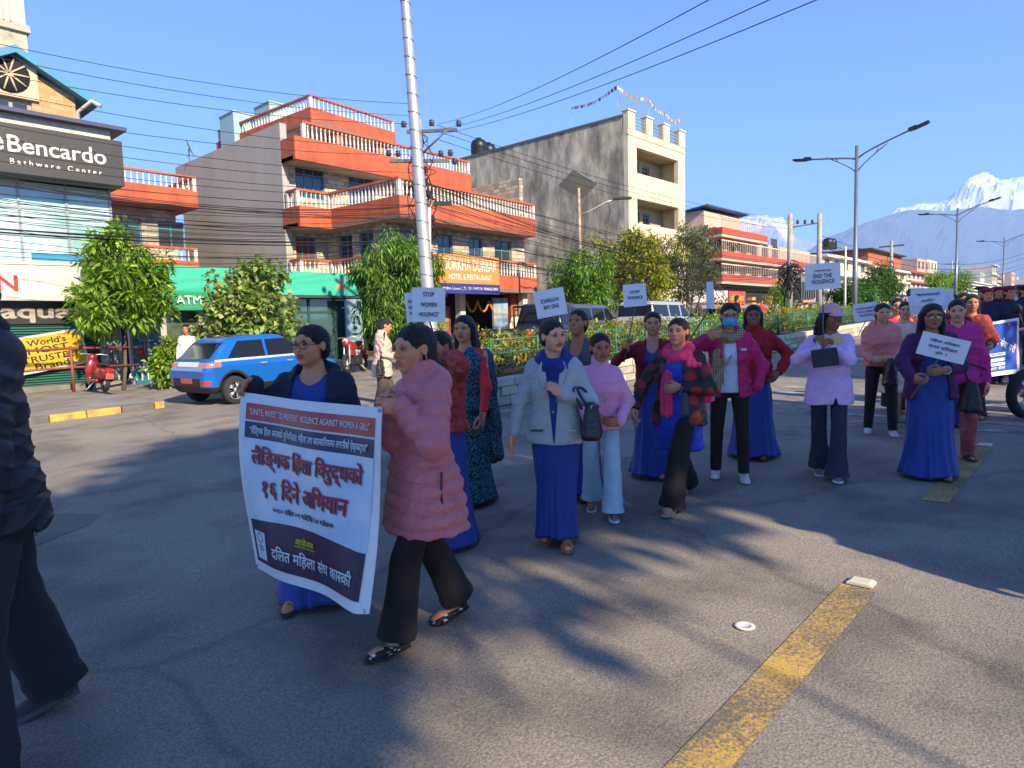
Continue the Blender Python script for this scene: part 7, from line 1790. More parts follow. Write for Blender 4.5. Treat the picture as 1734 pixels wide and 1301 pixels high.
MB().tube([p1.wr[-1]+np.array([.03*math.cos(a), .03*math.sin(a), .0]) for a in np.linspace(0, 6.3, 13)], .004, 5).build('bangle', M('brass', (.6, .42, .16), .3, metal=.9), p1.root)

p2 = fig('woman in a dusty pink puffer coat holding the near end of the banner', pl(738, 3.44), 170, H=1.575, w=.95, lean=.03, fl=(.25, .05), fr=(-.17, -.06), hs=1.04,
         lhw=(680, 690, 3.12), lhe=(-.35, .55, -.75), lhd=(.8, -.1, .15), rhw=(668, 676, 3.2), rhe=(-.4, -.6, -.6), rhd=(.8, .2, 0), head=(6, 2, 0), face=dict(fw=1.02, jaw=1.05, bindi=(.30, .02, .02)))
puff = M('puffer_pink', (.60, .18, .185), .5, var=.08, scale=6, bump=.45, bscale=30, spec=.35, sheen=.05)
p2.body('mid', p2.sp['face'], hcurl=(1.05, 1.0), palm=((.1, -.9, .0), (0, .9, 0))); p2.hair('low', .0, side=0, vol=1.05)
p2.top('puffer_coat', puff, .635, .010, sl=(.086, .074, .058), upto=.95, flare=.022, quilt=(.074, .014), hood=True, fold=.0065, h=.0058, collar=(.06, .085))
p2.trousers(cloth('black_trousers', (.010, .010, .011), .8), r=(.060, .074, .084), hem=.07, amp=.03, flare=.01)
def petal_shoe():
    m_ = M('shoe_black_petal', (.012, .012, .013), .7); N, L, p = nodes_of(m_); tc = N.new('ShaderNodeTexCoord'); mp = N.new('ShaderNodeMapping'); mp.inputs['Scale'].default_value = (14, 30, 30); mp.inputs['Rotation'].default_value = (0, .5, .6); L.new(tc.outputs['Object'], mp.inputs[0])
    vo = N.new('ShaderNodeTexVoronoi'); vo.inputs['Scale'].default_value = 2.0; L.new(mp.outputs[0], vo.inputs['Vector']); rp = N.new('ShaderNodeValToRGB'); rp.color_ramp.interpolation = 'CONSTANT'; rp.color_ramp.elements[0].color = (.6, .58, .52, 1); rp.color_ramp.elements[1].position = .33; rp.color_ramp.elements[1].color = (.012, .012, .013, 1); L.new(vo.outputs['Distance'], rp.inputs[0]); L.new(rp.outputs[0], p.inputs['Base Color']); return m_
p2.shoes('flat', petal_shoe(), M('sole_black', (.012, .012, .012), .7))
sock = M('sock_white', (.6, .58, .52), .9)
for sd in (1, -1):
    a = p2.ank[sd]; MB().tube([a+np.array([0, 0, .10]), a+np.array([0, 0, .02]), a+np.array([.03, 0, -.02])], [.045, .042, .040], 12).build('sock', sock, p2.root)
# hem band, zip and pocket of the coat
MB().tube([wp(p2, (0, 0, 0))*0+np.array([p2.base[0]+.02, .205, .86]), np.array([p2.base[0]+.03, .212, .78]), np.array([p2.base[0]+.03, .214, .70])], .006, 5).build('pocket_zip', M('zip_dark', (.12, .04, .045), .5), p2.root)
mb = MB(); e0 = p2.hp((-.008, .083, -.03)); mb.tube([e0, e0+np.array([0, 0, -.022])], .003, 5); mb.build('earring', M('brass'), p2.root)

# --- the banner itself: a bent sheet, its print mapped on the same surface
def banner_pt(u, v, off=0.0):
    """u across (0 left .. 1 right), v down (0 top .. 1 bottom)"""
    a = BTL.lerp(BTR, u); b = BBL.lerp(BBR, u); p = a.lerp(b, v)
    nrm = (BTR-BTL).cross(BBL-BTL).normalized()
    if nrm.dot(Vector((0, 0, CAM_H))-BTL) < 0: nrm = -nrm
    bow = .035*math.sin(PI*u)*(1-.5*v)-.045*math.sin(PI*v)*(1-u)*.8+.012*math.sin(7*u+3*v)*v+.010*math.sin(11*u-5*v)
    sag = -.012*math.sin(PI*u)*(1-v)
    curl = .05*max(0, (u-.93)/.07)**2*v
    return p+nrm*(-bow+off-curl)+Vector((0, 0, sag))
bt = thing('march_banner', 'large white and blue banner with red Devanagari lettering held by two women', 'banner', (0, 0, 0))
mb = MB(); mb.grid(lambda u, v: banner_pt(u, v), 60, 60); mb.grid(lambda u, v: banner_pt(u, v, -.003), 30, 30); vin = M('vinyl_white', (.78, .78, .78), .42, var=.03, scale=3, spec=.4); sh = mb.build('sheet', vin, bt)
def panel(name, u0, u1, v0, v1, mat, off=.004, fn=None, nu=40, nv=20):
    mb = MB(); mb.grid(lambda u, v: banner_pt(u0+(u1-u0)*u, (fn(u0+(u1-u0)*u) if fn else v0)*(1-v)+v1*v, off), nu, nv); return mb.build(name, mat, bt)
def sky_print():
    m_ = M('banner_sky_print', (.46, .60, .80), .42, var=.05, c2=(.74, .77, .80), c2amt=.5, c2scale=2.5); return m_
panel('sky_print', .035, .965, .245, .72, sky_print())
panel('red_strip', .045, .962, .055, .150, M('print_red', (.52, .05, .04), .42, var=.04))
panel('navy_strip', .045, .962, .160, .252, M('print_navy_blue', (.022, .022, .075), .42, var=.05), .0046)
panel('lower_panel', .045, .962, .70, .945, M('print_navy_low', (.022, .018, .065), .42, var=.1, c2=(.08, .015, .04), c2amt=.3, c2scale=3), .0046, lambda u: .715-.03*math.sin(PI*min(1, u*1.1)))
def btext(body, uc, vc, w, h, mat, weight=.02, off=.0095, dx=0, dy=0, slant=0.0):
    V, F = fit_text(body, w, h, weight, False)
    V, F = finer(V, F); P = np.array([banner_pt(uc+x+dx, vc-y+dy+slant*x, off+z) for x, y, z in V], np.float32); return np_mesh('lettering', P, F, mat, bt, smooth=False)
def finer(V, F, lim=.03):
    """split long edges so that flat lettering can follow the bent sheet"""
    bm = bmesh.new(); vs = [bm.verts.new(v) for v in V]
    for f in F:
        try: bm.faces.new([vs[i] for i in f])
        except ValueError: pass
    for _ in range(2):
        bmesh.ops.subdivide_edges(bm, edges=[e for e in bm.edges if e.calc_length() > lim], cuts=1); bmesh.ops.triangulate(bm, faces=bm.faces[:])
    bm.verts.index_update(); V = np.array([v.co[:] for v in bm.verts], np.float32); F = [[v.index for v in f.verts] for f in bm.faces]; bm.free(); return V, F
def deva(tokens, weight=.0):
    """lay out Devanagari runs; a token starting with ~ is a half letter (its right stem cut away)"""
    X = 0.0; Vs = []; Fs = []; o = 0; one = text_data('क')[0]
    for tk in tokens:
        if tk == ' ': X += .30; continue
        half = tk.startswith('~'); tk = tk.lstrip('~'); V, F = text_data(tk)
        a = text_data(tk+'क')[0]; adv = a[:, 0].max()-one[:, 0].max()
        if half:
            cut = adv-.155; bm = bmesh.new(); vs = [bm.verts.new(v) for v in V]
            for f in F:
                try: bm.faces.new([vs[i] for i in f])
                except ValueError: pass
            bmesh.ops.bisect_plane(bm, geom=bm.verts[:]+bm.edges[:]+bm.faces[:], plane_co=(cut, 0, 0), plane_no=(1, 0, 0), clear_outer=True); bm.verts.index_update()
            V = np.array([v.co[:] for v in bm.verts], np.float32).reshape(-1, 3); F = [[v.index for v in f.verts] for f in bm.faces]; bm.free(); adv = cut-.01
        V = V.copy(); V[:, 0] += X; Vs.append(V); Fs += [[i+o for i in f] for f in F]; o += len(V); X += adv
    return bolder(np.concatenate(Vs), Fs, weight)
def bdeva(tokens, uc, vc, w, h, mat, weight=.02, off=.0095, dx=0.0, dy=0.0):
    V, F = deva(tokens, weight); lo, hi = V.min(0), V.max(0); V = np.c_[((V-(lo+hi)/2)/(hi-lo+1e-9)*np.array([w, h, 0]))[:, :2], V[:, 2]]
    V, F = finer(V, F); P = np.array([banner_pt(uc+x+dx, vc-y+dy, off+z) for x, y, z in V], np.float32); return np_mesh('lettering', P, F, mat, bt, smooth=False)
wht_t, red_t, blk_t, yel_t = M('ink_white', (.68, .69, .72), .45, var=0), M('ink_red', (.38, .02, .02), .45, var=0), M('ink_black', (.02, .02, .035), .45, var=0), M('ink_yellow', (.68, .55, .02), .45, var=0)
btext('"UNITE; INVEST TO PREVENT VIOLENCE AGAINST WOMEN & GIRLS"', .505, .103, .86, .042, wht_t, .008)
bdeva(['"लै', 'िङ', '्', 'गक', ' ', 'िहंसा', ' ', 'अ', '~न', '~त', 'यको', ' ', 'सु', 'िन', '~श', 'िचतता:', ' ', 'मिहला', ' ', 'तथा', ' ', 'बालबािलकामा', ' ', 'लगानीको', ' ', 'ऐ~'.strip('~'), 'क', '्', 'यबद', '्', 'धता"'], .505, .208, .84, .062, wht_t, .018)
line1 = ['लैि', 'ङ', '्', 'गक', ' ', 'िहंसा', ' ', 'िवरु', 'द', '्', 'धको']; line2 = ['१६', ' ', 'िदने', ' ', 'अिभयान']
hal = M('ink_halo', (.70, .72, .76), .45, var=0)
for dx, dy, m_, of, wt in ((.005, .006, M('ink_shadow', (.30, .20, .30), .45, var=0), .0075, .012), (0, 0, red_t, .0115, .022)):
    bdeva(line1, .50, .352, .80, .135, m_, wt, of, dx, dy); bdeva(line2, .50, .505, .64, .125, m_, wt, of, dx, dy)
bdeva(['२०८०', ' ', 'मंिसर', ' ', '०९', ' ', 'गतेदेिख', ' ', '२४', ' ', 'गतेस', '~म', 'म'], .50, .618, .48, .036, blk_t, .014)
bdeva(['आयोजक'], .50, .755, .15, .045, yel_t, .02)
mb = MB(); mb.grid(lambda u, v: banner_pt(.42+.16*u, .785+.004*v, .0085), 8, 1); mb.build('underline', yel_t, bt)
bdeva(['दिलत', ' ', 'मिहला', ' ', 'संघ', ' ', 'का', '~स', 'की'], .57, .855, .66, .085, wht_t, .02)
mb = MB(); mb.grid(lambda u, v: banner_pt(.075+.105*u, .765+.155*v, .007), 6, 8); mb.build('emblem_card', hal, bt)
mb = MB(); mb.tube([banner_pt(.127+.026*math.cos(a), .80+.026*math.sin(a), .006) for a in np.linspace(0, 2*PI, 20)], .0028, 5); mb.tube([banner_pt(.127, .826, .006), banner_pt(.127, .885, .006)], .0028, 5)
for v in (.848, .864): mb.tube([banner_pt(.1, v, .006), banner_pt(.154, v, .006)], .0028, 5)
mb.build('emblem', blk_t, bt)
mb = MB(); [mb.lathe([(.006, -.001), (.010, -.001), (.010, .002), (.006, .002)], banner_pt(u, v, .003), 10, axis='x', caps=False) for u, v in ((.015, .015), (.985, .015), (.015, .985), (.985, .985))]; mb.each('eyelet', M('brass'), bt)

# --- placards
paper = M('placard_paper', (.80, .80, .82), .6, var=.03, scale=3)
def placard(label, px, py, wpx, hpx, D, lines, roll=0.0, yaw_off=0.0, hand=None, bend=.02, textc=None, second=None):
    """sheet facing back along the line of sight, on a thin stick that ends in the holder's hand"""
    c = atD(px, py, D); w, h_ = wpx/1150*D, hpx/1150*D
    vd = (Vector((0, 0, CAM_H))-c); vd.z = 0; vd.normalize(); a = math.radians(yaw_off); n = Vector((vd.x*math.cos(a)-vd.y*math.sin(a), vd.x*math.sin(a)+vd.y*math.cos(a), 0))
    w = w/max(.25, abs(math.cos(a))); r = Vector((0, 0, 1)).cross(n).normalized(); r2 = r*math.cos(roll)+Vector((0, 0, 1))*math.sin(roll); u2 = n.cross(r2).normalized()
    t = thing('placard', label, 'placard', (0, 0, 0))
    P = lambda x, y, off=0: c+r2*x+u2*y+n*(off-bend*(2*x/w)**2-bend*.7*(y/h_+.5)*(x/w+.5))
    mb = MB(); mb.grid(lambda u, v: P((u-.5)*w, (v-.5)*h_), 10, 8); mb.grid(lambda u, v: P((u-.5)*w, (v-.5)*h_, -.003), 6, 5); sh = mb.build('sheet', paper, t)
    ink = M('placard_ink', textc or (.03, .03, .10), .6, var=0)
    for body, yy, fw, fh in lines:
        V, F = fit_text(body, w*fw, h_*fh, .012, False)
        np_mesh('lettering', np.array([P(x, y+yy*h_, .004+z) for x, y, z in V], np.float32), F, ink, t, smooth=False)
    if hand is not None:
        hnd = Vector(hand); top = c-n*.012-u2*h_*.42; d = (hnd-top).normalized(); MB().tube([top, hnd+d*.12], .006, 6).build('stick', M('stick_wood', (.16, .11, .07), .7), t)
    return t

# --- marchers
def std_face(**k): d = dict(lip=(.42, .14, .12)); d.update(k); return d
# P3 hidden behind the puffer coat: red shawl, blue sari
f = fig('woman with a red shawl over a blue sari behind the pink puffer coat', pl(756, 4.75), 190, sk=True, H=1.50, res=1.25, fl=(.10, .08), fr=(-.12, -.08), lhw=(742, 590, 4.45), lhe=(-.2, .6, -.6), face=std_face())
f.body('tan', f.sp['face'], hcurl=(1.0, .6)); f.hair('bun'); f.inner('blouse', blue_sari); shawl = M('shawl_red', (.30, .02, .022), .8, var=.4, scale=40, bump=.3, bscale=40, c2=(.45, .10, .06), c2amt=.2, c2scale=24)
f.top('shawl', shawl, .86, .03, sl=(.085, .075, .06), upto=.6, fold=.010, h=.008); f.skirt(blue_sari, seed=9, flare=.05); f.shoes('sandal', M('leather_tan', (.25, .12, .06), .5))
placard('paired white placards reading STOP WOMEN VIOLENCE above the pink puffer coat', 726, 516, 56, 58, 4.4, [('STOP', .30, .34, .13), ('WOMEN', 0.0, .50, .13), ('VIOLENCE"', -.28, .62, .13)], roll=-.03, hand=wp(f, f.wr[1]))
placard('second white placard tucked behind the STOP WOMEN VIOLENCE one', 704, 520, 34, 50, 4.46, [('END ALL', .2, .7, .1), ('KINDS OF', 0, .7, .1), ('VIOLENCE', -.2, .7, .1)], roll=.06, hand=wp(f, f.wr[1])+np.array([.01, .02, .02]))
# P4 teal sari
def speckle(name, a, b, sc=120):
    m_ = M(name, a, .7, var=0, bump=.2, bscale=30); N, L, p = nodes_of(m_); tc = N.new('ShaderNodeTexCoord'); vo = N.new('ShaderNodeTexVoronoi'); vo.inputs['Scale'].default_value = sc; L.new(tc.outputs['Object'], vo.inputs['Vector'])
    rp = N.new('ShaderNodeValToRGB'); rp.color_ramp.elements[0].position = .28; rp.color_ramp.elements[1].position = .5; rp.color_ramp.elements[0].color = (*a, 1); rp.color_ramp.elements[1].color = (*b, 1); L.new(vo.outputs['Distance'], rp.inputs[0]); L.new(rp.outputs[0], p.inputs['Base Color']); return m_
teal_s = speckle('sari_teal', (.05, .24, .32), (.006, .018, .03), 75)
f = fig('woman in a speckled teal sari with red sleeves and long black hair', pl(797, 5.75), 196, sk=True, H=1.60, res=1.2, fl=(.14, .08), fr=(-.14, -.08), lh=(.14, .22, .74), lhe=(-.4, .8, -.3), rh=(.05, -.22, .78), head=(10, 0, 0), hairlen=.34, face=std_face(lip=(.4, .05, .06)))
f.body('mid', f.sp['face'], hcurl=(.8, .5)); f.hair('long', .0, vol=1.05); redb = cloth('blouse_red', (.50, .02, .025), .6); f.top('blouse', redb, .95, -.004, sl=(.058, .050, .040), upto=.85, fold=.003, h=.008)
def drape(f, mat, name='sari_drape', low=.42, sd=1, seed=6):
    k = f.s
    def fn(P):
        d, Z, x, y = f.torso(P, .022, .80, 1.34); y = y/k
        sel = np.maximum((sd*-y-.02)-(Z-1.0)*.9*0-.05, -1)                       # covers the shoulder side and the chest diagonal
        d = smax(d, (-sd*y-(.12-.55*(Z-1.05)))*k, .02)
        d = d+wrinkle(P, seed, 1.2)*.008
        tail = cap(P, f.base+np.array([-.11, sd*.13, 1.24])*k, f.base+np.array([-.15, sd*.16, low])*k, .07*k, .085*k)+.008*np.sin(70*(P[:, 1]+.3*P[:, 2]))
        nd, nt = cap(P, f.neck+np.array([0, 0, -.03])*k, f.neck+np.array([.03, 0, .2])*k, 0, 0, True)
        return smax(smin(d, tail, .05), -(nd-.07*k), .01)
    lo, hi = f.bounds([f.sh[1], f.sh[-1], f.base+np.array([.15, .2, low-.05]), f.base+np.array([-.22, -.2, low-.05])], .10); V, F = nets(fn, lo, hi, .008*f.res); return np_mesh(name, V, F, mat, f.root)
drape(f, teal_s); f.skirt(teal_s, seed=12, flare=.03); f.shoes('sandal', M('leather_dark', (.03, .022, .018), .5))
t = thing('mobile_phone', 'mobile phone in the hand of the woman in the teal sari', 'phone', tuple(wp(f, f.wr[1]+f.fd[1]/np.linalg.norm(f.fd[1])*.06)), 0); MB().box((0, 0, 0), (.075, .012, .15), .7).build('case', M('phone_dark', (.02, .02, .025), .3), t); MB().box((-.005, -.007, 0), (.066, .003, .138), .7).build('screen', M('phone_white', (.6, .6, .6), .2), t)
# P5 on the far side of the road
f = fig('woman in a pale pink quilted jacket looking down across the road', pl(650, 11.2), -38, H=1.60, res=1.8, w=1.05, fl=(.1, .09), fr=(-.08, -.09), lh=(.24, .12, .98), rh=(.24, -.12, .95), lean=.08, head=(0, 16, 0), face=std_face(), march=False)
f.body('mid', f.sp['face'], hcurl=(.9, .9)); f.hair('bun'); f.top('quilted_jacket', M('puffer_pale', (.66, .42, .33), .7, var=.08), .66, .02, quilt=(.12, .010), h=.008, collar=(.03, .075)); f.trousers(cloth('striped_trousers', (.05, .045, .045)), r=(.095, .085, .085))
c = wp(f, f.base+np.array([-.02, -.26, .80])); carry_bag('shoulder_bag', 'black shoulder bag on the woman in pale pink', 'bag', (*c, .6), (.30, .12, .26), M('bag_black', (.015, .015, .016), .5), [[c+np.array([0, 0, .1]), wp(f, f.sh[-1]+np.array([.05, 0, .07])), wp(f, f.sh[1]+np.array([.02, -.06, .03])), c+np.array([.1, .05, .1])]])
# P6 grey blazer
f = fig('woman in a pale grey blazer, blue scarf and blue sari glancing aside', pl(945, 4.72), 214, sk=True, H=1.54, res=1.1, w=1.0, fl=(.13, .07), fr=(-.06, -.07), rhw=(868, 742, 4.62), rhe=(-.5, -.6, -.3), rhd=(.1, -.25, -1), lhw=(950, 668, 4.45), lhe=(-.3, .8, -.6), lhd=(.3, -.6, .6), head=(34, 2, 4), face=std_face(frown=1.0, lip=(.36, .05, .04)))
f.body('fair', f.sp['face'], hcurl=(.95, .35), palm=((-.6, -.5, -.2), (.3, .9, 0)), bare_feet=True); f.hair('pony', .02, side=1); blz = cloth('blazer_grey', (.215, .27, .31), .8, var=.08)
f.inner('blouse', blue_sari, (1.18, .05), hem=.7); f.top('blazer', blz, .735, .012, sl=(.066, .058, .048), upto=.93, open_=(0, .055, .004, .74), fold=.005, h=.0065); f.scarf(cloth('scarf_blue', (.014, .022, .15), .8), 'cowl', r=.044); f.skirt(cloth('sari_deep_blue', (.012, .030, .17), .65), seed=21, flare=-.025, amp=.8, hem=.06); f.shoes('heel', M('leather_orange', (.34, .12, .045), .5), M('cork', (.30, .13, .06), .7))
mb = MB()
for sd in (1, -1):
    k = f.s; b0 = f.base+np.array([.155, 0, 0]); 
    mb.add([f.base+np.array(p)*k for p in ((.095, sd*.075, 1.31), (.150, sd*.02, 1.02), (.142, sd*.085, 1.17), (.120, sd*.105, 1.24))], [[0, 1, 2, 3] if sd < 0 else [3, 2, 1, 0]], 0)
mb.build('lapel', blz, f.root); mb = MB()
mb.lathe([(.002, .0), (.011, 0), (.011, .006), (.002, .006)], tuple(f.base+np.array([.145, .0, .96])*f.s), 10, axis='x'); mb.build('button', M('button_grey', (.2, .2, .2), .4), f.root)
for sd in (1, -1): MB().box(tuple(f.base+np.array([.132, sd*.115, .83])*f.s), (.012, .085, .014)).build('pocket_flap', M('pocket_dark', (.05, .055, .06), .7) if sd < 0 else blz, f.root)
c = np.array(atD(1002, 712, 4.5)); w = wp(f, (f.el[1]+f.wr[1])/2)
carry_bag('handbag', 'large black quilted handbag on the arm of the woman in grey', 'handbag', (*c, .55), (.29, .15, .25), M('bag_leather', (.012, .012, .016), .38, var=.1), [[c+np.array([-.08, .02, .08]), w+np.array([-.03, 0, .05]), w+np.array([.03, .0, .055]), c+np.array([.08, .06, .08])], [c+np.array([-.08, -.04, .08]), w+np.array([-.03, -.04, .05]), w+np.array([.03, -.04, .055]), c+np.array([.08, .0, .08])]], True, buckle=(-.08, -.06, .10))
# P7
f = fig('woman in a dark checked jacket gazing up behind the grey blazer', pl(984, 5.85), 200, sk=True, H=1.60, res=1.25, fl=(.12, .08), fr=(-.1, -.08), rhw=(955, 612, 5.5), rhe=(-.2, -.7, -.6), head=(-6, -10, 0), face=std_face())
def check_mat(name, a, b, sc=22):
    m_ = M(name, a, .8, var=0, bump=.2, bscale=40); N, L, p = nodes_of(m_); tc = N.new('ShaderNodeTexCoord'); w1 = N.new('ShaderNodeTexWave'); w1.inputs['Scale'].default_value = sc; w1.bands_direction = 'Z'; w2 = N.new('ShaderNodeTexWave'); w2.inputs['Scale'].default_value = sc; w2.bands_direction = 'Y'
    L.new(tc.outputs['Object'], w1.inputs[0]); L.new(tc.outputs['Object'], w2.inputs[0]); mx = N.new('ShaderNodeMath'); mx.operation = 'MAXIMUM'; L.new(w1.outputs[1], mx.inputs[0]); L.new(w2.outputs[1], mx.inputs[1])
    rp = N.new('ShaderNodeValToRGB'); rp.color_ramp.elements[0].position = .86; rp.color_ramp.elements[1].position = .94; rp.color_ramp.elements[0].color = (*a, 1); rp.color_ramp.elements[1].color = (*b, 1); L.new(mx.outputs[0], rp.inputs[0]); L.new(rp.outputs[0], p.inputs['Base Color']); return m_
f.body('tan', f.sp['face'], hcurl=(.5, 1.0)); f.hair('bun'); f.inner('blouse', blue_sari, (1.2, .07)); f.top('checked_jacket', check_mat('check_dark', (.045, .045, .05), (.16, .16, .17)), .80, .014, open_=(0, .06, .05, .5), h=.008); f.skirt(blue_sari, seed=23, flare=.02); f.shoes('sandal', M('leather_dark'))
placard('white placard tilted above the women in grey and checks', 932, 513, 52, 46, 5.45, [('VIOLENCE', .10, -.62, .15), ('END THE', -.14, -.5, .15)], roll=.16, hand=wp(f, f.wr[-1]), bend=.03)
# P8 girl
f = fig('girl in a pink track top, glasses and pale jeans', pl(1020, 5.3), 216, H=1.40, hs=1.10, res=1.15, w=.92, fl=(.16, .075), fr=(-.16, -.075), lh=(.20, .16, .86), lhe=(-.5, .75, -.3), rh=(.18, -.10, .88), rhe=(-.5, -.75, -.3), lhd=(.3, -.9, 0), rhd=(.3, .9, 0), head=(14, 4, 0), face=std_face(fw=1.0, lip=(.3, .09, .08)))
f.body('tan', f.sp['face'], hcurl=(.6, .6)); f.hair('bun'); pk = cloth('track_pink', (.62, .20, .36), .7, var=.07); f.top('track_top', pk, .78, .02, sl=(.072, .064, .052), fold=.006, collar=(.07, .072), h=.0065); f.trousers(cloth('jeans_pale', (.20, .33, .44), .85), r=(.078, .076, .090), flare=.012, amp=.05, hem=.05); f.shoes('sneaker', M('shoe_mauve', (.20, .12, .15), .7), M('sole_white', (.6, .57, .52), .7)); f.glasses((.45, .22, .20), thick=.0013)
mb = MB()
for k in range(7): a = k*.9; mb.tube([f.base+np.array([.138, .02+.02*math.cos(a), 1.05+.02*math.sin(a)])*f.s, f.base+np.array([.136, .02+.055*math.cos(a), 1.05+.055*math.sin(a)])*f.s], .004, 4)
mb.build('embroidery', M('thread_white', (.6, .55, .58), .7), f.root)
# P9
f = fig('woman in a maroon cardigan and blue sari raising a placard', pl(1108, 6.4), 204, sk=True, H=1.545, res=1.3, fl=(.10, .08), fr=(-.12, -.08), rhw=(1061, 592, 6.15), rhe=(-.3, -.9, -.8), rhd=(.2, 0, 1), head=(8, 0, 0), face=std_face())
f.body('mid', f.sp['face'], hcurl=(.5, 1.0)); f.hair('bun'); f.inner('blouse', blue_sari, (1.2, .07)); f.top('cardigan', cloth('cardigan_maroon', (.11, .012, .018), .9), .80, .014, open_=(0, .06, .07, .5), h=.0085); f.skirt(blue_sari, seed=25, flare=.05); f.shoes('sandal', M('leather_dark'))
placard('white placard on a dark stick held by the woman in maroon', 1075, 500, 39, 38, 6.1, [('STOP', .14, .42, .14), ('VIOLENCE', -.1, .66, .14)], roll=.05, hand=wp(f, f.wr[-1]))
# P10
flw = speckle('cardigan_flowers', (.30, .02, .02), (.012, .011, .012), 9)
f = fig('woman striding in a blue kurta with a long pink scarf and clutch bag', pl(1152, 5.52), 188, H=1.545, res=1.15, w=1.12, fl=(.36, .06), fr=(-.32, -.06), rhw=(1076, 690, 5.42), rhe=(-.5, -.6, -.3), rhd=(.15, -.1, -1), lhw=(1150, 655, 5.25), lhe=(-.4, .8, -.3), lhd=(.3, -.9, -.2), head=(2, -3, 0), lean=.02, face=std_face(fw=1.06, jaw=1.12))
f.body('mid', f.sp['face'], hcurl=(.7, .9), palm=((-.8, -.3, 0), (.3, .9, 0)), bare_feet=True); f.hair('low', .0, c=(.045, .012, .010)); kb = cloth('kurta_blue', (.014, .032, .26), .75)
f.inner('kurta', kb, (1.25, .05), off=-.004, hem=.50, fold=.007); f.top('cardigan', flw, .72, .014, sl=(.074, .064, .052), upto=.95, open_=(0, .07, .12, .4), h=.007); f.trousers(cloth('black_trousers'), r=(.078, .086, .098), flare=.012, amp=.05); f.shoes('sandal', M('leather_black', (.02, .018, .018), .5), M('sole_grey', (.3, .28, .26), .7))
f.scarf(cloth('scarf_pink', (.56, .03, .11), .85), 'wrap', ends=[[(.06, -.03, -.08), (.125, -.05, -.2), (.14, -.06, -.36), (.135, -.065, -.52)], [(.05, .08, -.04), (.10, .13, -.12), (.02, .20, -.12), (-.06, .20, -.22), (-.05, .20, -.42)]], r=.05)
c = np.array(atD(1160, 684, 5.02)); carry_bag('clutch_bag', 'dark checked clutch bag under the arm of the pink-scarfed woman', 'handbag', (*c, .5), (.24, .07, .16), M('bag_check', (.035, .035, .045), .5, var=.5, scale=60), [[c+np.array([-.08, 0, .06]), c+np.array([0, .02, .12]), c+np.array([.08, .03, .06])]])
t = thing('mobile_phone', 'black and white phone in the hand of the pink-scarfed woman', 'phone', tuple(wp(f, f.wr[-1]+np.array([.01, 0, -.08]))), 0); MB().box((0, 0, 0), (.07, .012, .13), .9).build('case', M('phone_pattern', (.3, .3, .3), .3, var=.9, scale=60), t); MB().box((-.005, -.006, 0), (.06, .004, .12), .9).build('screen', M('phone_dark'), t)
# P11
f = fig('woman in magenta jacket, checked scarf and blue face mask', pl(1237, 6.2), 206, H=1.585, res=1.2, fl=(.12, .11), fr=(-.02, -.13), flat=True, lh=(.10, .235, .84), lhe=(-.6, .7, -.1), rhw=(1196, 572, 5.95), rhe=(-.2, -.9, -.6), rhd=(.2, .7, .2), head=(4, 3, 0), face=std_face())
f.body('mid', f.sp['face'], hcurl=(.8, .4), palm=((0, -1, 0), (-1, 0, .2)), hands=(False, True)); f.hair('low', .0); f.inner('sweatshirt', cloth('sweat_pale_blue', (.32, .42, .62), .85), (1.28, .045), hem=.79); mg = cloth('jacket_magenta', (.30, .012, .085), .6); f.top('jacket', mg, .76, .016, sl=(.074, .064, .054), open_=(.0, .05, .08, .4), h=.0068, collar=(.03, .075)); f.trousers(cloth('black_jeans', (.011, .011, .012), .8), r=(.088, .062, .052), hem=.07, amp=.03); f.shoes('sneaker', M('shoe_white', (.62, .60, .56), .6), M('sole_white'))
f.scarf(check_mat('scarf_check', (.48, .33, .18), (.04, .035, .03), 16), 'wrap', ends=[[(.06, -.05, -.08), (.12, -.09, -.2), (.13, -.11, -.36), (.13, -.12, -.5)]], r=.048, name='checked_scarf'); f.glasses((.02, .02, .022))
def mask(f):
    HR = f.HR.astype(np.float32); hc = f.hc3.astype(np.float32); hk = f.hk
    def fn(P):
        Q = ((P-hc)@HR)/hk; d = np.maximum(ell(Q, (.030, 0, -.048), (.092, .066, .060)), -(Q[:, 0]-.036)); d = smax(d, Q[:, 2]+.014-.02*np.abs(Q[:, 1])*0, .004)
        return (d+.0012*np.sin(520*Q[:, 2]))*hk
    lo, hi = f.hc3-.16, f.hc3+.16; V, F = nets(fn, lo, hi, .005); np_mesh('face_mask', V, F, M('mask_blue', (.07, .36, .62), .8, var=.04), f.root); mb = MB()
    for sd in (1, -1): mb.tube([f.hp((.055, sd*.055, -.025)), f.hp((.02, sd*.074, -.008)), f.hp((-.015, sd*.082, .006))], .0016, 4)
    mb.build('mask_strap', M('thread_white'), f.root)
mask(f)
c = np.array(atD(1204, 664, 5.74)); carry_bag('crossbody_bag', 'tan checked crossbody bag on the masked woman', 'handbag', (*c, .6), (.16, .06, .16), M('bag_tan_check', (.30, .24, .17), .6, var=.6, scale=50), [[c+np.array([0, 0, .07]), wp(f, f.base+np.array([.14, .0, 1.1])*f.s), wp(f, f.sh[1]+np.array([.03, -.04, .075]))]])
mb = MB(); mb.box(tuple(f.base+np.array([.125, .115, 1.18])*f.s), (.006, .05, .022)); mb.build('chest_logo', M('thread_white'), f.root)
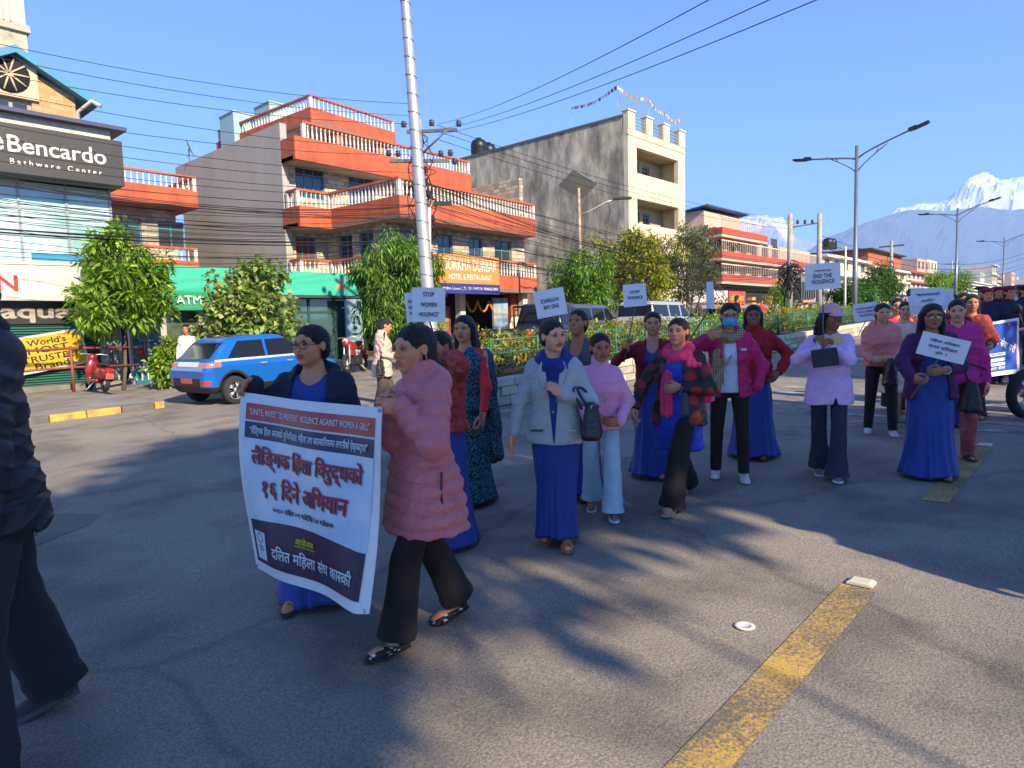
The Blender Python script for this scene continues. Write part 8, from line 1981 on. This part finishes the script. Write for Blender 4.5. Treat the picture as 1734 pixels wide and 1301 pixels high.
# P12
f = fig('woman in a dark red jacket and blue sari behind the masked woman', pl(1275, 6.95), 200, sk=True, H=1.56, res=1.35, w=1.05, fl=(.08, .09), fr=(-.12, -.09), lh=(.12, .25, .9), lhe=(-.5, .9, 0), head=(6, 2, 0), hairlen=.30, face=std_face(frown=.6))
f.body('dark', f.sp['face']); f.hair('long', .0); f.top('jacket', cloth('jacket_dark_red', (.20, .012, .014), .8), .80, .02, sl=(.078, .070, .058), h=.0085, collar=(.02, .07)); f.skirt(blue_sari, seed=28, flare=.06); f.shoes('sandal', M('leather_brown', (.12, .05, .03), .5))
placard('white placard seen edge-on above the masked woman', 1207, 500, 13, 44, 6.4, [], roll=.02, yaw_off=74, hand=wp(f, f.sh[-1]+np.array([.30, -.45, -.05])))
# P13
f = fig('woman in lavender sweater and pink cap holding up a placard', pl(1402, 6.05), 200, H=1.54, res=1.2, w=1.0, fl=(.14, .06), fr=(-.16, -.06), lhw=(1400, 585, 5.75), lhe=(-.3, .9, -.6), lhd=(.2, -.5, .6), rhw=(1388, 590, 5.75), rhe=(-.3, -.9, -.6), rhd=(.2, .5, .6), head=(42, 2, 0), hairlen=.26, face=std_face())
f.body('dark', f.sp['face'], hcurl=(1.0, 1.0), palm=((-.2, -.9, .2), (-.2, .9, .2))); f.hair('long', None, vol=.95)
lav = cloth('sweater_lavender', (.50, .31, .58), .9); f.top('sweater', lav, .70, .016, sl=(.072, .062, .052), fold=.006, h=.007, slit=(.05, .77, .02)); f.trousers(cloth('jeans_navy', (.018, .024, .042), .8), r=(.080, .070, .084), flare=.03, amp=.05); f.shoes('sneaker', M('shoe_grey', (.14, .14, .17), .7), M('sole_white'))
mb = MB()
for sd in (1, -1): mb.add([f.base+np.array(p)*f.s for p in ((.075, sd*.015, 1.315), (.055, sd*.085, 1.325), (.118, sd*.105, 1.262), (.135, sd*.04, 1.235))], [[0, 1, 2, 3] if sd > 0 else [3, 2, 1, 0]])
mb.build('shirt_collar', cloth('collar_mustard', (.55, .33, .08), .8), f.root)
def capp(f, col):
    HR = f.HR.astype(np.float32); hc = f.hc3.astype(np.float32); hk = f.hk
    def fn(P):
        Q = ((P-hc)@HR)/hk; d = ell(Q, (-.012, 0, .046), (.112, .092, .086)); d = smax(d, -(Q[:, 2]-.040), .006)
        br = np.maximum(np.abs(Q[:, 2]-(.042-3.0*(Q[:, 1])**2-.35*np.clip(Q[:, 0]-.09, 0, 1)))-.0035, np.sqrt(((Q[:, 0]-.085)/.085)**2+(Q[:, 1]/.085)**2)*.08-.08); br = np.maximum(br, .03-Q[:, 0]); return smin(d, br, .006)*hk
    V, F = nets(fn, f.hc3-.22, f.hc3+.22, .0055); np_mesh('cap', V, F, col, f.root); MB().lathe([(.001, 0), (.010, 0), (.008, .006), (.001, .007)], tuple(f.hp((-.012, 0, .131))), 8).build('cap_button', col, f.root)
capp(f, cloth('cap_pink', (.55, .24, .30), .8))
hm_ = (wp(f, f.wr[1])+wp(f, f.wr[-1]))/2
placard('white placard reading END THE VIOLENCE held by the woman in the pink cap', 1393, 468, 55, 44, 5.8, [('WOMEN AND CHILD', .22, .45, .07), ('END THE', 0.02, .52, .16), ('VIOLENCE', -.20, .66, .16)], roll=.03, hand=hm_)
c = np.array(atD(1397, 606, 5.66)); t = thing('black_folder', 'black folder clasped against the lavender sweater', 'folder', tuple(c), math.radians(110)); t.rotation_euler = (.25, .12, math.radians(115)); MB().box((0, -.008, 0), (.20, .004, .15)).box((0, .008, 0), (.20, .004, .15)).build('cover', M('folder_black', (.012, .012, .013), .55), t); MB().box((0, 0, .0), (.19, .0115, .14)).build('page_block', M('paper_white'), t)
# P14
f = fig('smiling woman in a salmon hooded jacket and black leggings', pl(1491, 7.8), 200, H=1.50, res=1.4, w=1.04, fl=(.10, .11), fr=(-.10, -.12), flat=True, lh=(.22, .10, .92), rh=(.22, -.12, .92), lhd=(.5, -.6, .1), rhd=(.5, .6, .1), head=(8, 2, 0), face=std_face(smile=1.0, fw=1.08, narrow=.7))
f.body('fair', f.sp['face'], hcurl=(.8, .8)); f.hair('low', .0); f.top('hooded_jacket', cloth('jacket_salmon', (.56, .15, .14), .75), .84, .018, sl=(.074, .064, .052), h=.009, hood=True); f.trousers(cloth('black_leggings', (.011, .011, .012), .7), r=(.092, .066, .055), hem=.06, amp=.02); f.shoes('sneaker', M('shoe_white'), M('sole_white'))
c = np.array(wp(f, f.base+np.array([.30, .06, .78])*f.s)); carry_bag('plastic_bag', 'black plastic bag held by the smiling woman in salmon', 'bag', (*c, .4), (.24, .16, .32), M('bag_plastic', (.014, .014, .015), .3, bump=.5, bscale=18), [[c+np.array([0, 0, .14]), wp(f, f.wr[1])]], seed=7)
# P15
f = fig('woman in a pale pink suit and shawl behind the salmon jacket', pl(1529, 8.35), 198, H=1.50, res=1.5, fl=(.08, .08), fr=(-.1, -.08), head=(0, 0, 0), face=std_face())
f.body('fair', f.sp['face']); f.hair('low', 0.0); f.top('kurta', cloth('kurta_pale_pink', (.55, .34, .30), .85), .50, .012, flare=.06, h=.010); f.trousers(cloth('salwar_pink', (.52, .30, .26), .85), r=(.09, .085, .07)); f.shoes('sandal', M('leather_dark'))
# C1
f = fig('woman in a red top between the salmon and pale pink women', pl(1516, 9.2), 198, H=1.54, res=1.7, face=std_face()); f.body('mid', f.sp['face']); f.hair('bun'); f.top('sweater', cloth('top_red', (.45, .03, .05), .85), .7, .014, h=.011); f.trousers(cloth('dark_trousers', (.02, .02, .025), .8))
placard('white placard with handwriting beside the smiling woman', 1466, 528, 36, 30, 8.6, [('HUMAN RIGHTS', .2, .8, .12), ('FOR EVERY', 0, .7, .12), ('WOMAN', -.2, .6, .12)], roll=.12, hand=wp(f, f.sh[-1]+np.array([.28, -.3, -.12])))
# P16
f = fig('woman in sunglasses, purple jacket and royal blue sari holding a placard low', pl(1571, 5.9), 204, sk=True, H=1.50, res=1.15, w=1.08, fl=(.09, .09), fr=(-.08, -.09), lhw=(1597, 628, 5.58), lhe=(-.4, .9, -.4), lhd=(.3, -.9, -.1), rhw=(1543, 640, 5.58), rhe=(-.4, -.9, -.4), rhd=(.3, .8, -.3), head=(0, 2, 0), hairlen=.27, face=std_face(lip=(.36, .03, .04), fw=1.05))
f.body('tan', f.sp['face'], hcurl=(.9, .8), palm=((-.3, -.9, 0), (-.3, .9, 0))); f.hair('loose', .012, vol=1.12); f.inner('sari_bodice', blue_sari, (1.19, .08), wide=True, hem=.7, off=-.004); f.top('jacket', cloth('jacket_purple', (.045, .014, .06), .8), .74, .016, sl=(.080, .070, .058), open_=(.0, .075, .13, .4), h=.007); f.skirt(blue_sari, seed=31, flare=.035, hem=.03); f.shoes('sandal', M('leather_dark')); f.glasses((.02, .02, .02), (.012, .012, .014), 'sunglasses', 1.12)
MB().tube([f.wr[1]-f.fd[1]/np.linalg.norm(f.fd[1])*.03+np.array([0, .03*math.cos(a), .03*math.sin(a)]) for a in np.linspace(0, 6.3, 13)], .008, 5).build('wristwatch', M('rail_silver'), f.root)
placard('white handwritten placard slanting across the royal blue sari', 1597, 589, 72, 40, 5.45, [('महिला अधिकार'.replace('हि', 'िह').replace('धि', 'िध'), .22, .62, .17), ('मानव अधिकार'.replace('धि', 'िध'), -.02, .6, .17), ('हो !', -.26, .25, .15)], roll=-.28, hand=np.array(atD(1556, 655, 5.5)))
# P17
f = fig('woman in a magenta jacket behind the sunglasses woman', pl(1616, 6.55), 200, H=1.52, res=1.3, w=1.05, fl=(.1, .09), fr=(-.12, -.09), lh=(.06, .25, .76), head=(-10, 3, 4), face=std_face(smile=.4, narrow=.75))
f.body('fair', f.sp['face']); f.hair('low', 0.0); f.top('jacket', cloth('jacket_plum', (.32, .02, .16), .7), .76, .018, sl=(.076, .066, .054), h=.0085, hood=True); f.trousers(cloth('salwar_patterned', (.25, .06, .07), .85, var=.6), r=(.09, .08, .065)); f.shoes('sandal', M('leather_dark'))
c = np.array(atD(1642, 672, 6.3)); carry_bag('tote_bag', 'round black tote bag with white print hanging behind the purple jacket', 'bag', (*c, .4), (.30, .18, .30), M('bag_black'), [[c+np.array([0, 0, .12]), c+np.array([-.02, .05, .3]), wp(f, f.wr[1]+np.array([0, 0, .1])), c+np.array([.05, .05, .12])]])
for i, (px, D, H, skin, hr, c, lb, fr_) in enumerate(((1607, 8.1, 1.56, 'tan', 'low', (.12, .012, .02), 'woman in maroon whose head shows above the magenta jacket', .0), (1640, 8.5, 1.55, 'mid', 'long', (.20, .02, .02), 'woman in a dark red patterned shawl beside the blue banner', 0), (1627, 9.6, 1.57, 'tan', 'bun', (.25, .04, .02), 'woman half hidden at the back of the women marchers', 0), (1543, 9.8, 1.52, 'dark', 'bun', (.10, .03, .04), 'woman glimpsed behind the sunglasses woman', 0))):
    f = fig(lb, pl(px, D), 196, sk=True, H=H, res=1.6, face=std_face(), lh=(.18, .2, .95) if i == 1 else (.05, .24, .74)); f.body(skin, f.sp['face']); f.hair(hr, 0.0)
    f.top('shawl' if i == 1 else 'jacket', shawl if i == 1 else cloth('crowd%d' % i, c, .85), .7, .02, sl=(.08, .07, .056), h=.011); f.skirt(cloth('crowd_skirt%d' % (i % 2), ((.014, .02, .12), (.05, .012, .02))[i % 2], .8), seed=40+i)
    if i == 2: placard('front one of two white placards over the sunglasses woman', 1571, 503, 50, 30, 7.6, [('"समानताको', .16, .72, .2), ('लागि"'.replace('गि', 'िग'), -.2, .4, .2)], roll=.03, hand=wp(f, f.sh[-1]+np.array([.8, -.35, -.2]))); placard('rear tilted one of two white placards over the sunglasses woman', 1577, 512, 66, 34, 7.8, [('WOMEN', -.2, .4, .14)], roll=.16, hand=wp(f, f.sh[-1]+np.array([.7, -.35, -.2])))
# uniformed marchers with maroon berets and their blue banner
def beret(f, col):
    HR = f.HR.astype(np.float32); hc = f.hc3.astype(np.float32); hk = f.hk
    def fn(P):
        Q = ((P-hc)@HR)/hk; d = ell(Q, (-.010, -.020, .080), (.108, .112, .036)); d = smin(d, np.maximum(ell(Q, (-.012, 0, .046), (.108, .088, .07)), -(Q[:, 2]-.045)), .01); return smax(d, -(Q[:, 2]-.043), .005)*hk
    V, F = nets(fn, f.hc3-.2, f.hc3+.2, .009); np_mesh('beret', V, F, col, f.root); MB().lathe([(.002, 0), (.014, 0), (.014, .004), (.002, .004)], tuple(f.hp((.078, .035, .075))), 8, axis='x').build('cap_badge', M('brass'), f.root)
uni = cloth('uniform_navy', (.014, .018, .04), .8); ber = cloth('beret_maroon', (.14, .012, .035), .85)
UL = ('uniformed marcher in a dark beret at the back left of the squad', 'uniformed marcher in maroon beret holding the left edge of the blue banner', 'uniformed marcher in maroon beret between two others, partly hidden', 'uniformed marcher in maroon beret facing the camera over the blue banner', 'uniformed marcher at the frame edge in a dark beret', 'uniformed marcher in a pale blue shirt at the back of the squad')
for i, (px, D, H) in enumerate(((1660, 13.0, 1.66), (1668, 11.6, 1.62), (1686, 12.8, 1.64), (1704, 11.5, 1.64), (1730, 12.4, 1.65), (1722, 14.2, 1.66))):
    f = fig(UL[i], pl(px, D), 196+4*i, H=H, res=1.7, w=1.1, lh=(.26, .2, .98), rh=(.26, -.2, .98), head=(4*i-6, 0, 0), face=std_face()); f.body('mid', f.sp['face'], hcurl=(.9, .9)); f.hair('low', None)
    f.top('uniform_jacket', uni if i < 5 else cloth('shirt_pale_blue', (.25, .38, .5), .8), .78, .014, sl=(.07, .062, .05), h=.011, collar=(.02, .07)); f.trousers(uni, r=(.095, .085, .085)); f.shoes('boot', M('boot_black', (.012, .012, .012), .35), M('sole_black')); beret(f, ber if i not in (0, 4) else cloth('beret_dark', (.02, .018, .03), .85))
c0, c1, c2, c3 = atD(1655, 549, 10.9), atD(1727, 538, 11.2), atD(1727, 632, 11.2), atD(1655, 641, 10.9)
t = thing('blue_squad_banner', 'blue banner with white lettering carried by the uniformed marchers', 'banner', (0, 0, 0))
B2 = lambda u, v, off=0.0: c0.lerp(c1, u).lerp(c3.lerp(c2, u), v)+Vector((-.74, -.67, 0))*(off+.02*math.sin(4*u+2*v))
mb = MB(); mb.grid(lambda u, v: B2(u, v), 16, 12); mb.grid(lambda u, v: B2(u, v, -.004), 16, 12); sh = mb.build('sheet', vin, t)
mb = MB(); mb.grid(lambda u, v: B2(.02+.92*u, .05+.87*v, .008), 12, 10); mb.build('blue_field', M('banner_blue', (.012, .07, .40), .5, var=.08), t)
mb = MB(); mb.grid(lambda u, v: B2(.925+.012*u, .05+.87*v, .010), 2, 10); mb.build('red_edge', M('print_red'), t)
def b2t(body, u, v, w, h_, rot=0.0, mat=wht_t):
    V, F = fit_text(body, w, h_, .02, False); cr, sr = math.cos(rot), math.sin(rot); np_mesh('lettering', np.array([B2(u+x*cr-y*sr, v-(x*sr+y*cr), .014+z) for x, y, z in V], np.float32), F, mat, t, smooth=False)
b2t('नेपाल प्रहरी'.replace('प्र', 'प्र'), .22, .20, .3, .05); b2t('सँग सेवा गरौं', .62, .42, .62, .16, -.45); b2t('महिला सेल'.replace('हि', 'िह'), .4, .86, .5, .08)
for v in (.58, .68, .76): mb = MB(); mb.grid(lambda u, w: B2(.10+.55*u, v+.055*w, .012), 4, 1); mb.build('white_strip', wht_t, t)
b2t('लैंगिक हिंसा विरुद्ध'.replace('गि', 'िग').replace('हि', 'िह').replace('वि', 'िव'), .37, .608, .5, .035, 0, blk_t)
# man at the left edge
f = fig('man in a black padded jacket and dark trousers walking out past the frame edge', (.60, 3.31, gz(.6)), 172, H=1.86, res=1.15, w=1.0, fl=(.15, .44), fr=(-.13, -.05), hip=(.05, .02), lean=.05, lh=(.05, .26, .74), rh=(.0, -.26, .76), face=std_face(), march=False)
f.body('tan', f.sp['face']); f.hair('low', None); f.top('padded_jacket', M('puffer_black', (.014, .015, .020), .55, var=.08, bump=.2, bscale=26), .74, .030, sl=(.092, .082, .066), quilt=(.115, .016), hood=True, collar=(.08, .095), h=.007); f.trousers(cloth('trousers_charcoal', (.020, .021, .025), .85), r=(.108, .095, .092), amp=.05, hem=.05); f.shoes('sneaker', M('shoe_charcoal', (.05, .05, .055), .75, bump=.3), M('sole_grey2', (.11, .11, .11), .8))
# passer-by whose shadow falls across the foreground, just out of frame
f = fig('bystander standing at the roadside just outside the frame', (4.25, -.75, gz(4.25)), 100, H=1.62, res=1.6, face=std_face(), march=False); f.body('tan', f.sp['face']); f.hair('low', 0.0); f.top('jacket', cloth('bystander_grey', (.1, .1, .11), .8), .74, .016, h=.011); f.trousers(cloth('dark_trousers', (.02, .02, .025), .8))
# far figures
for i, (lb, px, D, yaw, H, c) in enumerate((('man in a white shirt standing by the cash machine sign', 322, 17.6, 230, 1.68, (.6, .58, .54)), ('man in dark clothes beside the man in white at the bank', 347, 18.4, 200, 1.66, (.03, .03, .035)), ('rider in a black jacket seated on the dark motorcycle', 1350, 27.2, -20, 1.72, (.014, .014, .015)), ('pedestrian in a dark jacket under the tin awning', 1184, 50, 200, 1.65, (.03, .03, .04)), ('pedestrian in orange under the tin awning', 1216, 54, 180, 1.62, (.42, .15, .05)), ('pedestrian in red beside the median trees', 1290, 40, 200, 1.6, (.30, .03, .04)), ('waiter in a white shirt standing at the hotel entrance', 875, 27.5, 230, 1.68, (.6, .5, .3)))):
    f = fig(lb, pl(px, D), yaw, H=H, res=2.4, face=std_face(), march=False); f.body('tan', f.sp['face']); f.hair('low', None); f.top('jacket', cloth('far_top%d' % i, c, .85), .8, .014, h=.011); f.trousers(cloth('dark_trousers', (.02, .02, .025), .8))
    if i == 2: f.root.location = (26.1, 11.55, gz(26.1)+.12)
bpy.data.scenes.remove(LET_SC)
